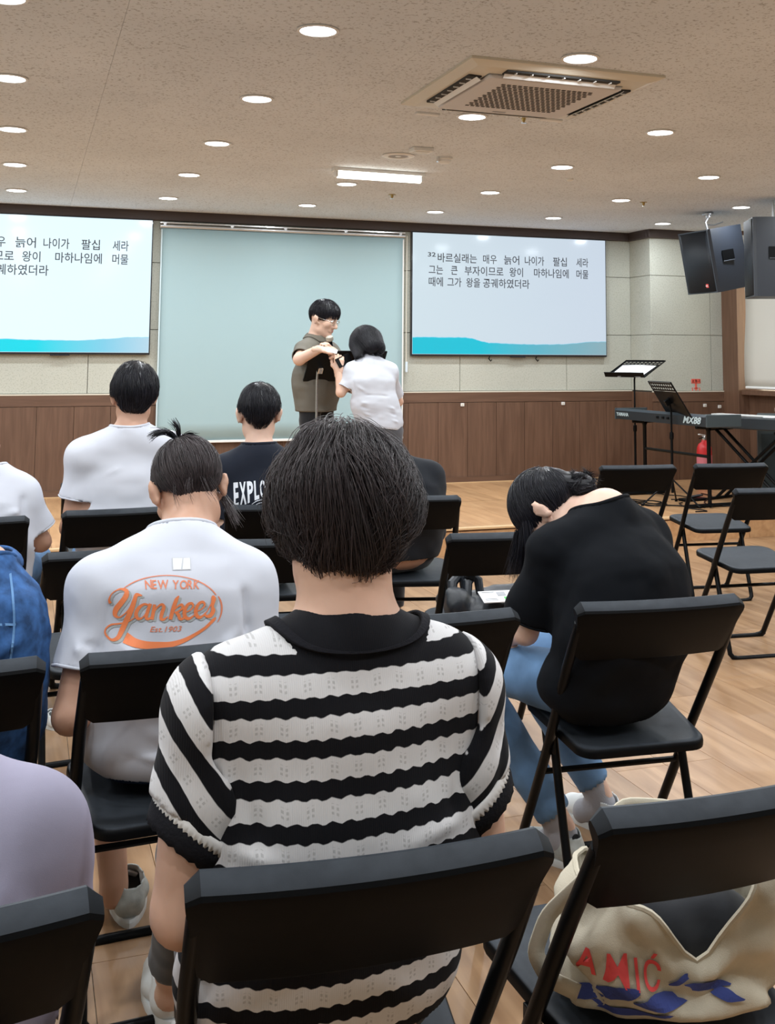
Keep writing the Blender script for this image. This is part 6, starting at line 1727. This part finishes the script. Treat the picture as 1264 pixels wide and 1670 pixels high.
def build_denim():
    cx = -.165; y = 2.66; B = (cx, y, 0); c7 = V(cx + .085, 2.68, .915); hc = V(cx - .09, 2.88, .93); HR = frame((-.3, .5, -.8), (-.3, .8, .4))
    P = dict(hip=(cx, y, .545), chest=(cx + .02, 2.63, .80), c7=c7, head=hc, HR=HR, hw=(.18, .175, .11), shL=(cx - .15, 2.68, .82), shR=(cx + .150, 2.62, .815), bow=(0, -.03, 0),
             armL=((cx - .19, 2.74, .62), (cx - .1, 2.98, .6)), armR=((cx + .168, 2.66, .60), (cx + .10, 2.92, .60)), legs=seat_legs(cx, y, kx=.13), skin=SKIN_B, top=CL_denim, top_name='denim_jacket', pants=CL_ddenim, pants_name='jeans',
             sleeve=1.2, sleeve_r=(.064, .062), hem=(cx, y, .52), collar_r=.075, sh_h=.007,
             folds=[((cx + .15, 2.53, .93), (cx + .16, 2.53, .70), .007, -.006), ((cx - .1, 2.50, .885), (cx + .15, 2.52, .865), .006, -.005), ((cx + .17, 2.53, .80), (cx + .05, 2.51, .72), .012, .012), ((cx + .18, 2.54, .74), (cx + .08, 2.52, .64), .014, .014), ((cx + .1, 2.52, .80), (cx + .02, 2.5, .66), .014, -.012), ((cx + .20, 2.60, .80), (cx + .21, 2.6, .66), .012, .008)],
             wrinkle=[((10, 10, 14), .010), ((26, 26, 34), .004)])
    R_, so, _, _ = seated('person in a blue denim jacket at the left edge, bowed out of the frame', B, P)
    ring_band('jacket_collar', CL_denim, R_, B, c7 + V(0, .01, .012), (.070, .068), (.088, .086), .020, -.012, 40, axes=frame(V(0, 1, 0), (-.1, -.1, 1)), thick=.006, rows=4, bulge=.006)
    tuft_hair(R_, B, HR, hc, HAIR_K, 1.0, 42, n=700)
    bv = obj_bvh(so); ST = mat('faded_seam', (.10, .22, .42), .85)
    b = MB()
    for pts in ([(-.20, .005), (-.08, -.004), (.04, -.002), (.165, -.016)], [(.150, .075), (.158, .03), (.162, -.02), (.158, -.08), (.150, -.14)], [(-.02, -.004), (-.022, -.06), (-.03, -.14), (-.035, -.2)], [(.08, -.005), (.085, -.06), (.095, -.14), (.10, -.2)]):
        vs, fs = stroke(pts, [.0045] * len(pts)); b.add(vs, fs)
    drape(b.mesh('print'), (cx, 2.4, .845), (1, 0, 0), (0, 0, 1), (0, 1, 0), bv, B, ST, R_, 'seam_stitching', .0012, .02)
    for s in (-1, 1): shoe(R_, B, (cx + s * .12, y + .38), (cx + s * .13, y + .63), M_shoe, M_sole)
    return R_

def build_lilac():
    cx = -.130; y = 1.62; B = (cx, y, 0); c7 = V(cx - .01, 1.66, .845); hc = V(cx - .16, 1.86, .82); HR = frame((-.4, .4, -.8), (-.5, .7, .3))
    P = dict(hip=(cx, y, .545), chest=(cx + .01, 1.60, .71), c7=c7, head=hc, HR=HR, hw=(.18, .175, .11), shL=(cx - .16, 1.66, .76), shR=(cx + .150, 1.60, .765), bow=(0, -.03, 0),
             armL=((cx - .19, 1.74, .60), (cx - .1, 1.96, .6)), armR=((cx + .172, 1.64, .60), (cx + .08, 1.90, .60)), legs=seat_legs(cx, y, kx=.13), skin=SKIN_B, top=CL_lilac, top_name='lilac_shirt', pants=CL_pants,
             sleeve=.85, sleeve_r=(.068, .078), hem=(cx, y, .52), collar_r=.076, sh_h=.0065,
             folds=[((cx + .115, 1.50, .90), (cx + .115, 1.49, .70), .005, -.005), ((cx + .10, 1.50, .78), (cx + .02, 1.49, .70), .016, .012), ((cx + .12, 1.50, .74), (cx + .07, 1.49, .66), .014, .012)], wrinkle=[((7, 7, 9), .006), ((16, 16, 20), .002)])
    R_, so, _, _ = seated('person in a lilac-grey shirt bowed at the lower left corner, only back and shoulder showing', B, P)
    tuft_hair(R_, B, HR, hc, HAIR_K, 1.0, 43, n=700)
    for s in (-1, 1): shoe(R_, B, (cx + s * .12, y + .38), (cx + s * .13, y + .63), M_shoe, M_sole)
    return R_

def build_dark():
    cx = 1.575; y = 4.83; B = (cx, y, 0); c7 = V(cx - .02, 4.86, .905); hc = V(cx - .08, 5.02, .93); HR = frame((-.2, .4, -.85), (-.2, .85, .4))
    P = dict(hip=(cx, y, .545), chest=(cx + .01, 4.83, .78), c7=c7, head=hc, HR=HR, hw=(.18, .175, .11), shL=(cx - .15, 4.85, .83), shR=(cx + .15, 4.85, .835), bow=(0, -.03, 0),
             armL=((cx - .19, 4.92, .60), (cx - .1, 5.15, .6)), armR=((cx + .19, 4.92, .60), (cx + .10, 5.15, .60)), legs=seat_legs(cx, y, kx=.13), skin=SKIN_B, top=CL_dark, top_name='dark_jacket', pants=CL_pants, sleeve=1.2, sleeve_r=(.062, .064), hem=(cx, y, .50), collar_r=.072,
             wrinkle=[((9, 9, 12), .008), ((22, 22, 26), .003)])
    R_, so, _, _ = seated('person in a charcoal jacket bowed low, mostly hidden by the big dark-haired head', B, P)
    tuft_hair(R_, B, HR, hc, HAIR_K, 1.0, 44, n=900)
    # a strap lying over the shoulder
    for s in (-1, 1): shoe(R_, B, (cx + s * .12, y + .38), (cx + s * .13, y + .63), M_shoe, M_sole)
    return R_

# ================================================================== THE TWO PEOPLE ON THE STAGE
def face_parts(R_, B, HR, hc, s, glasses=False):
    W = lambda x, y, z: hc + HR @ (V(x, y, z) * s)
    Bv = V(*B)
    Me = mat('eye_dark', (.02, .012, .01), .25); Mw = mat('eye_white', (.6, .58, .56), .4)
    for q in (-1, 1):
        e = MB(); c = W(q * .030, .078, .004) - Bv; Rm = Matrix([list(r_) for r_ in HR])
        e.lathe([(.0115, -.002), (.009, .003), (.001, .005)], 14, Vector(c), Rm @ Matrix.Rotation(R(-90), 3, 'X')); ev = e.build('eye', Mw, R_, True)
        MB().lathe([(.0052, .004), (.003, .0062), (.0005, .0066)], 12, Vector(c), Rm @ Matrix.Rotation(R(-90), 3, 'X')).build('iris', Me, ev, True)
        MB().tube([Vector(W(q * x_, y_, z_) - Bv) for x_, y_, z_ in ((.012, .094, .022), (.028, .092, .028), (.046, .080, .024))], .0028, 6).build('eyebrow', HAIR_K, R_, True)
    MB().tube([Vector(W(x_, y_, z_) - Bv) for x_, y_, z_ in ((-.021, .082, -.064), (0, .089, -.0625), (.021, .082, -.064))], [.002, .005, .002], 8).build('lips', mat('lips', (.42, .16, .14), .45), R_, True)
    if glasses:
        g = MB()
        for q in (-1, 1):
            pts = []
            for k in range(24):
                a = 2 * PI * k / 24; pts.append(Vector(W(q * .032 + .023 * math.cos(a), .104 - .010 * abs(q * .032 + .023 * math.cos(a)) / .05, .000 + .019 * math.sin(a)) - Bv))
            g.tube(pts, .0014, 6, closed=True)
            g.tube([Vector(W(q * .055, .096, .006) - Bv), Vector(W(q * .082, .05, .006) - Bv), Vector(W(q * .088, -.01, .008) - Bv), Vector(W(q * .088, -.025, -.008) - Bv)], .0016, 6)
        g.tube([Vector(W(-.010, .106, .002) - Bv), Vector(W(0, .112, .004) - Bv), Vector(W(.010, .106, .002) - Bv)], .0012, 6)
        go = g.build('glasses_frame', mat('silver_wire', (.75, .76, .78), .2, metal=1), R_, True)
        l_ = MB()
        for q in (-1, 1):
            pts = [Vector(W(q * .032 + .022 * math.cos(2 * PI * k / 16), .1035 - .010 * abs(q * .032 + .022 * math.cos(2 * PI * k / 16)) / .05, .018 * math.sin(2 * PI * k / 16)) - Bv) for k in range(16)]
            ob = MB().add(pts + [p_ + Vector(HR @ V(0, .0008, 0)) for p_ in pts], [tuple(range(16)), tuple(range(16, 32))[::-1]] + [(k, (k + 1) % 16, 16 + (k + 1) % 16, 16 + k) for k in range(16)]).build('lens', mat('lens_glass', (1, 1, 1), .02, trans=1.0), go)

def build_man():
    f2 = nrm((.74, -.67, 0)); rg_ = np.cross(f2, V(0, 0, 1)); c = V(2.02, 8.14, 0); B = (c[0], c[1], STAGE)
    hc = at(528, 520, 8.10); hc = V(*hc); HR = frame((.70, -.60, -.40), (.22, -.20, .95))
    c7 = V(c[0] - .02, c[1] + .01, 1.500)
    shR = c + rg_ * .195 + V(0, 0, 1.425); shL = c - rg_ * .180 + V(0, 0, 1.425)
    hand_r = V(*at(519, 570, 7.76)); hand_l = V(*at(543, 573, 7.93))
    hipz = STAGE + .86
    lg = [tuple(V(c[0], c[1], 0) + rg_ * s * .10 + V(0, 0, hipz)) for s in (1, -1)]
    legs = [(lg[k], tuple(c + rg_ * s * .115 + f2 * .02 + V(0, 0, STAGE + .46)), tuple(c + rg_ * s * .125 + V(0, 0, STAGE + .085))) for k, s in enumerate((1, -1))]
    P = dict(hip=c + V(0, 0, hipz + .04), chest=c + V(0, 0, 1.27), c7=c7, head=hc, HR=HR, xaxis=rg_, hw=(.165, .19, .135), skirt=(.138, .142, 1.40), shL=shL, shR=shR, neck=.066, bow=(0, 0, 0), hs=1.10,
             armR=(V(*at(488, 586, 7.86)), hand_r, f2 * .2 + V(.9, -.1, .05)), armL=(V(*at(566, 600, 8.10)), hand_l, V(-.5, -.2, .5)), arm_r=.050, curl=(.9, 1.0, .7),
             legs=legs, skin=SKIN_C, top=CL_grey, top_name='short_sleeved_shirt', pants=CL_pants, sleeve=.72, sleeve_r=(.064, .064), hem=c + V(0, 0, .985), hemdir=(0, 0, -1), collar_r=.080, collar_off=(.012, -.01, .030), bh=.008, sh_h=.0075,
             wrinkle=[((7, 7, 10), .009), ((18, 18, 22), .0035)], folds=[(at(486, 600, 7.95), at(492, 650, 7.95), .016, .010), (at(478, 600, 7.95), at(480, 660, 7.95), .014, -.010)])
    P['shR'], P['shL'] = V(*shR), V(*shL)
    # seated() pairs armL with shL using a -1 side; mirror because this figure faces the room
    R_, so, torso, tr = seated('man in an olive-grey short-sleeved shirt and glasses on the stage, looking down and reaching out', B, P)
    sd = lambda Pt: sdf_at(tr, Pt)
    ring_band('shirt_collar', CL_grey, R_, B, c7 + V(.012, -.012, .026), (.072, .072), (.100, .098), .022, -.022, 56, axes=frame(f2, V(.10, -.12, .98)), thick=.005, rows=4, sdf=sd)
    tuft_hair(R_, B, HR, hc, HAIR_K, 1.10, 51, short_hair_clip(.012, -.040, .040), n=3000, vol=[ball((0, -.010, .034), (.086, .103, .098), .02), ball((0, .022, .056), (.072, .070, .060), .03)])
    face_parts(R_, B, HR, hc, 1.10, True)
    for s in (1, -1):
        a = c + rg_ * s * .125; shoe(R_, B, (a - f2 * .09)[:2], (a + f2 * .18)[:2], M_blktube, M_blktube, z0=STAGE, name='dress_shoe')
    # microphone in the left hand
    m = at(541, 571, 7.925); top_ = at(537, 549, 7.90); d = (top_ - m).normalized(); rot = d.to_track_quat('Z', 'Y').to_matrix()
    t = empty('microphone', tuple(m), 0, 'handheld microphone with a pale grille held upright under the man\'s chin', 'microphone')
    L = (top_ - m).length
    MB().lathe([(.010, -.09), (.012, -.05), (.015, 0.0), (.016, L * .62), (.013, L * .64)], 18, (0, 0, 0), rot).build('handle', M_blktube, t, True)
    for k in (.18, .36): MB().lathe([(.0168, L * k), (.0168, L * k + .006)], 18, (0, 0, 0), rot).build('silver_ring', M_chrome, t, True)
    MB().lathe([(.014, L * .64), (.026, L * .72), (.029, L * .86), (.026, L * .98), (.016, L * 1.06), (.001, L * 1.08)], 22, (0, 0, 0), rot).build('grille', mat('champagne_grille', (.42, .40, .34), .35, metal=.6, bump=(900, .8, .002)), t, True)
    # slip of paper he hands over
    pc = at(541, 572, 7.70); t = empty('paper_slip', tuple(pc), 0, 'white folded paper passed between the man and the woman', 'paper')
    Rm = Matrix.Rotation(R(-10), 3, 'Z') @ Matrix.Rotation(R(52), 3, 'X') @ Matrix.Rotation(R(-14), 3, 'Z')
    MB().box((0, 0, 0), (.080, .036, .0015), Rm).box(Rm @ Vector((0, 0, .003)), (.076, .034, .0012), Rm @ Matrix.Rotation(R(3), 3, 'Y')).build('sheet', M_paper, t)
    return R_

def build_woman():
    hip = V(*at(619, 700, 7.66)); B = (hip[0], hip[1], STAGE)
    c7 = V(*at(603, 592, 7.74)); hc = V(*at(593, 562, 7.84)); HR = frame((-.35, .62, -.70), (-.10, .72, .69))
    X = nrm((.97, .10, 0))
    an = V(hip[0], hip[1] - .05, 0)
    legs = [((hip[0] + s * .09, hip[1], hip[2] - .02), (hip[0] + s * .10 - .01, hip[1] + .03, STAGE + .40), (hip[0] + s * .11, hip[1] - .02, STAGE + .08)) for s in (-1, 1)]
    P = dict(hip=hip + V(0, 0, .02), chest=V(*at(605, 625, 7.68)), c7=c7, head=hc, HR=HR, xaxis=X, hw=(.140, .150, .092), shL=V(*at(575, 608, 7.72)), shR=V(*at(633, 607, 7.74)), neck=.048, bow=(-.005, -.01, 0), hs=.97, skirt=(.098, .104, 1.52),
             armL=(V(*at(556, 640, 7.70)), V(*at(552, 606, 7.72)), V(.05, .0, 1)), armR=(V(*at(650, 655, 7.9)), V(*at(600, 610, 8.0)), V(-.5, .2, .6)), arm_r=.040, curl=(.7, .8, .5), legs=legs, skin=SKIN_C, top=CL_white, pants=CL_greyp,
             sleeve=.78, sleeve_r=(.052, .055), hem=V(*at(619, 697, 7.60)), hemdir=(-.16, 0, -1), collar_r=.060, collar_off=(0, .012, .030), sh_h=.0065, bh=.008,
             folds=[(at(580, 662, 7.56), at(655, 678, 7.56), .010, -.008), (at(582, 655, 7.56), at(650, 668, 7.56), .010, .007), (at(585, 672, 7.56), at(655, 690, 7.56), .009, .007), (at(578, 628, 7.58), at(600, 640, 7.58), .010, .006), (at(590, 644, 7.56), at(640, 646, 7.56), .008, -.005), (at(575, 620, 7.6), at(578, 640, 7.6), .010, -.009)],
             wrinkle=[((9, 9, 18), .004), ((20, 20, 40), .002)])
    R_, so, _, _ = seated('woman in a white short-sleeved tee with shoulder-length black hair, leaning forward on the stage', B, P)
    vol = [ball((0, -.010, .026), (.082, .101, .096), .02), cone((0, -.055, -.01), (.0, -.075, -.10), .078, .058, .04, (V(1, 0, 0), 1.25)), cone((-.06, .01, -.02), (-.085, .0, -.15), .035, .028, .04), cone((.06, .01, -.02), (.080, .0, -.14), .035, .028, .04)]
    def clip(Pt):
        x, y, z = Pt[:, 0], Pt[:, 1], Pt[:, 2]
        face = np.minimum(y - (.045 + .2 * np.abs(x)), .055 - z)
        return np.maximum(face, -(z + .140 + .006 * np.sin(x * 120)))
    hair(R_, B, HR, hc, 1.13, HAIR_K, vol, clip, (0, -.03, .118), down=(0, -.15, -1), n=5200, steps=10, seg=.0150, r0=.0009, h=.006, seed=61, lockamp=.18, offamp=.002, lock=22, wild=.12)
    # phone in her raised hand
    pc = at(561, 588, 7.73); t = empty('smartphone', tuple(pc), 0, 'dark smartphone in the raised hand of the leaning woman', 'phone')
    Rm = Matrix.Rotation(R(25), 3, 'Z') @ Matrix.Rotation(R(68), 3, 'X') @ Matrix.Rotation(R(-70), 3, 'Z')
    MB().box((0, 0, 0), (.072, .148, .008), Rm, ch=.003).build('body', M_blktube, t)
    MB().box(Rm @ Vector((0, 0, -.0045)), (.066, .140, .001), Rm).build('screen', mat('phone_screen', (.01, .01, .015), .1, coat=.5), t)
    for s in (-1, 1): shoe(R_, B, (hip[0] + s * .11, hip[1] - .10), (hip[0] + s * .13, hip[1] + .15), M_blktube, M_sole, z0=STAGE)
    return R_

# ================================================================== BAGS
def build_bags():
    # canvas tote slumped on the seat of the right front chair
    B = (.945, 1.560, .455); t = empty('tote_bag', B, R(-10), 'cream canvas tote bag with red lettering and blue print, slumped on a chair seat', 'bag')
    M_can = mat('cream_canvas', (.50, .455, .36), .9, spec=.15, bump=(600, .5, .001), var=(12, .10))
    NU, NV = 72, 26; vs = []
    for j in range(NV + 1):
        f = j / NV
        for i in range(NU):
            a = 2 * PI * i / NU; ca, sa = math.cos(a), math.sin(a)
            wx = .172 - .038 * f + .012 * math.sin(f * PI); wy = .105 + .020 * math.sin(f * PI * .8) - .030 * f
            x = wx * math.copysign(abs(ca) ** .75, ca); y = wy * math.copysign(abs(sa) ** .85, sa)
            rim = .172 + .022 * ca - .095 * math.exp(-abs((ca - .02) / .34) ** 1.4) * (sa < 0) - .030 * math.exp(-((ca - .1) / .5) ** 2) * (sa >= 0)
            if ca < -.7: rim += .012
            z = rim * f
            nz_ = .014 * math.sin(a * 3 + f * 5) + .010 * math.sin(a * 7 - f * 9) * f + .012 * f * math.sin(a * 2 + 1) + .006 * math.sin(a * 11 + f * 14) + .008 * math.sin(f * 11 + a * 4)
            vs.append((x * (1 + nz_ / .1 * .5), y * (1 + nz_ / .1 * .6) - .030 * f * (sa < 0), z + .006 * math.sin(a * 5) * f))
    bm_v = [Vector(v_) for v_ in vs]; fs = [(j * NU + i, j * NU + (i + 1) % NU, (j + 1) * NU + (i + 1) % NU, (j + 1) * NU + i) for j in range(NV) for i in range(NU)] + [tuple(range(NU))[::-1]]
    me = bpy.data.meshes.new('bag_body'); me.from_pydata(bm_v, [], fs); me.materials.append(M_can); me.polygons.foreach_set('use_smooth', [True] * len(me.polygons)); me.update()
    o = link_mesh('bag_body', me, t); md = o.modifiers.new('thick', 'SOLIDIFY'); md.thickness = .003; md.offset = 0
    # rolled hem along the rim
    MB().tube([bm_v[NV * NU + i] for i in range(NU)], .0042, 6, closed=True).build('rim_hem', M_can, t, True)
    # dark thing inside
    v, q = blob([ball((.02, .0, .080), (.115, .060, .055), .03), ball((-.03, .01, .11), (.05, .035, .03), .03)], .008, wrinkle=[((18, 18, 18), .012)])
    make_mesh('dark_contents', v, q, CL_pants, t)
    for s, w_ in ((-1, 0), (1, 1)):
        pts = [(-.09, s * .07, .20), (-.15, s * .075 - .01, .19), (-.205, s * .06, .13), (-.222, s * .05, .075), (-.200, s * .045, .035), (-.16, s * .06, .02)] if s < 0 else [(.07, .085, .17), (.05, .11, .20), (-.03, .12, .205), (-.07, .10, .17)]
        b = MB(); P_ = [Vector(p_) for p_ in pts]; n_ = len(P_); vv = []
        fine = []
        for k in range(n_ - 1):
            for q_ in range(6): fine.append(P_[k].lerp(P_[k + 1], q_ / 6))
        fine.append(P_[-1])
        for k in range(2):
            fine = [fine[0]] + [(fine[i - 1] + fine[i] * 2 + fine[i + 1]) / 4 for i in range(1, len(fine) - 1)] + [fine[-1]]
        for i, p_ in enumerate(fine):
            T = (fine[min(i + 1, len(fine) - 1)] - fine[max(i - 1, 0)]).normalized(); sd_ = T.cross(Vector((0, 1, 0.2))).normalized() * .012
            vv += [p_ - sd_, p_ + sd_]
        fs_ = [(2 * i, 2 * i + 1, 2 * i + 3, 2 * i + 2) for i in range(len(fine) - 1)]
        so_ = b.add(vv, fs_).build('handle', M_can, t, True); md = so_.modifiers.new('thick', 'SOLIDIFY'); md.thickness = .004
    bv = BVHTree.FromPolygons(bm_v, fs[:-1])
    RD = mat('red_canvas_print', (.72, .07, .07), .8); BL = mat('blue_canvas_print', (.03, .05, .22), .8)
    def put(me_, ox, oz, m, nm, rot=0.0):
        bm = bmesh.new(); bm.from_mesh(me_); bmesh.ops.triangulate(bm, faces=bm.faces[:])
        for _ in range(4):
            es = [e for e in bm.edges if e.calc_length() > .007]
            if not es: break
            bmesh.ops.subdivide_edges(bm, edges=es, cuts=1); bmesh.ops.triangulate(bm, faces=bm.faces[:])
        last = None
        for q_ in bm.verts:
            x, z = q_.co.x * math.cos(rot) - q_.co.y * math.sin(rot) + ox, q_.co.x * math.sin(rot) + q_.co.y * math.cos(rot) + oz
            h = bv.ray_cast(Vector((x, -.4, z)), Vector((0, 1, 0)), 1)
            if h[0] is None: q_.co = last or Vector((x, -.1, z))
            else: q_.co = h[0] + Vector((0, -.0048, 0)); last = q_.co.copy()
        m2 = bpy.data.meshes.new(nm); bm.to_mesh(m2); bm.free(); m2.materials.append(m); link_mesh(nm, m2, t)
    x = -.175
    for ch, w_, s_ in (('A', .034, .050), ('M', .040, .054), ('I', .014, .050), ('Ć', .030, .046)):
        me_ = text_mesh(ch, s_, bold=.0005, extrude=0, xs=.85); put(me_, x, .066 - (x + .175) * .16, RD, 'red_letter', -.10); x += w_
    for (x_, z_, w_, h_, r_) in ((-.12, .045, .05, .022, .2), (-.06, .035, .075, .018, -.1), (-.15, .02, .045, .018, .5), (.01, .045, .07, .012, -.15), (-.03, .058, .03, .010, .3), (-.10, .012, .09, .014, .1), (.04, .03, .05, .012, -.3)):
        pts = [(w_ / 2 * math.cos(a_) * (1 + .25 * math.sin(3 * a_ + x_ * 50)), h_ / 2 * math.sin(a_) * (1 + .3 * math.cos(2 * a_ + z_ * 90)), 0) for a_ in np.linspace(0, 2 * PI, 18)[:-1]]
        put(MB().add(pts, [tuple(range(17))]).mesh('print'), x_, z_, BL, 'blue_print', r_)
    # black bag on the second chair behind, papers on it
    B2 = (1.60, 3.82, .452); t2 = empty('shoulder_bag', B2, R(-8), 'soft black bag with upright strap ends lying on a chair seat', 'bag')
    v, q = blob([ball((.02, .0, .040), (.185, .135, .045), .03), ball((-.13, -.03, .060), (.05, .07, .055), .03), ball((.16, .05, .055), (.05, .08, .04), .03), cone((-.15, .10, .05), (.17, .13, .065), .025, .025, .03)], .007,
                cuts=[(lambda Pt: .002 - Pt[:, 2], None)], wrinkle=[((14, 14, 14), .010), ((34, 34, 34), .004)])
    M_ny = mat('black_nylon', (.012, .016, .022), .42, bump=(60, .3, .003))
    make_mesh('bag_body', v, q, M_ny, t2)
    for dx in (0, .055):
        MB().tube([(-.145 + dx, -.02, .08), (-.140 + dx, 0, .125), (-.115 + dx, .02, .145), (-.095 + dx, .02, .13), (-.090 + dx, 0, .07)], [.016, .019, .018, .017, .015], 10).build('strap', M_ny, t2, True)
    MB().box((-.075, .0, .150), (.035, .03, .03), Matrix.Rotation(R(20), 3, 'Y'), ch=.006).build('buckle', M_blktube, t2)
    t3 = empty('leaflet', (1.595, 3.70, .550), R(-6), 'white leaflet with small green print lying on the black bag', 'paper')
    Rm = Matrix.Rotation(R(14), 3, 'X')
    MB().box((0, 0, 0), (.155, .085, .004), Rm, ch=.001).build('sheet', M_paper, t3)
    MB().box(Rm @ Vector((.02, -.020, .003)), (.035, .022, .001), Rm).build('green_print', mat('green_print', (.10, .45, .12), .7), t3)
    MB().box(Rm @ Vector((.0, .015, .003)), (.030, .028, .001), Rm).build('grey_picture', M_print, t3)
    for z_ in (-.03, -.02, .03): MB().box(Rm @ Vector((-.045, z_, .003)), (.045, .003, .0006), Rm).build('text_line', M_print, t3)
    t4 = empty('paper_scrap', (1.712, 3.705, .545), R(10), 'small crumpled white paper scrap at the right end of the leaflet', 'paper')
    v, q = blob([ball((0, 0, .004), (.032, .018, .008), .01), ball((.012, .004, .010), (.014, .010, .008), .008)], .003, wrinkle=[((60, 60, 60), .004)])
    make_mesh('scrap', v, q, M_paper, t4, smooth=False)
build_man(); build_woman(); build_bags()

build_striped(); build_yank(); build_guy1(); build_explore(); build_black(); build_white2(); build_denim(); build_lilac(); build_dark()
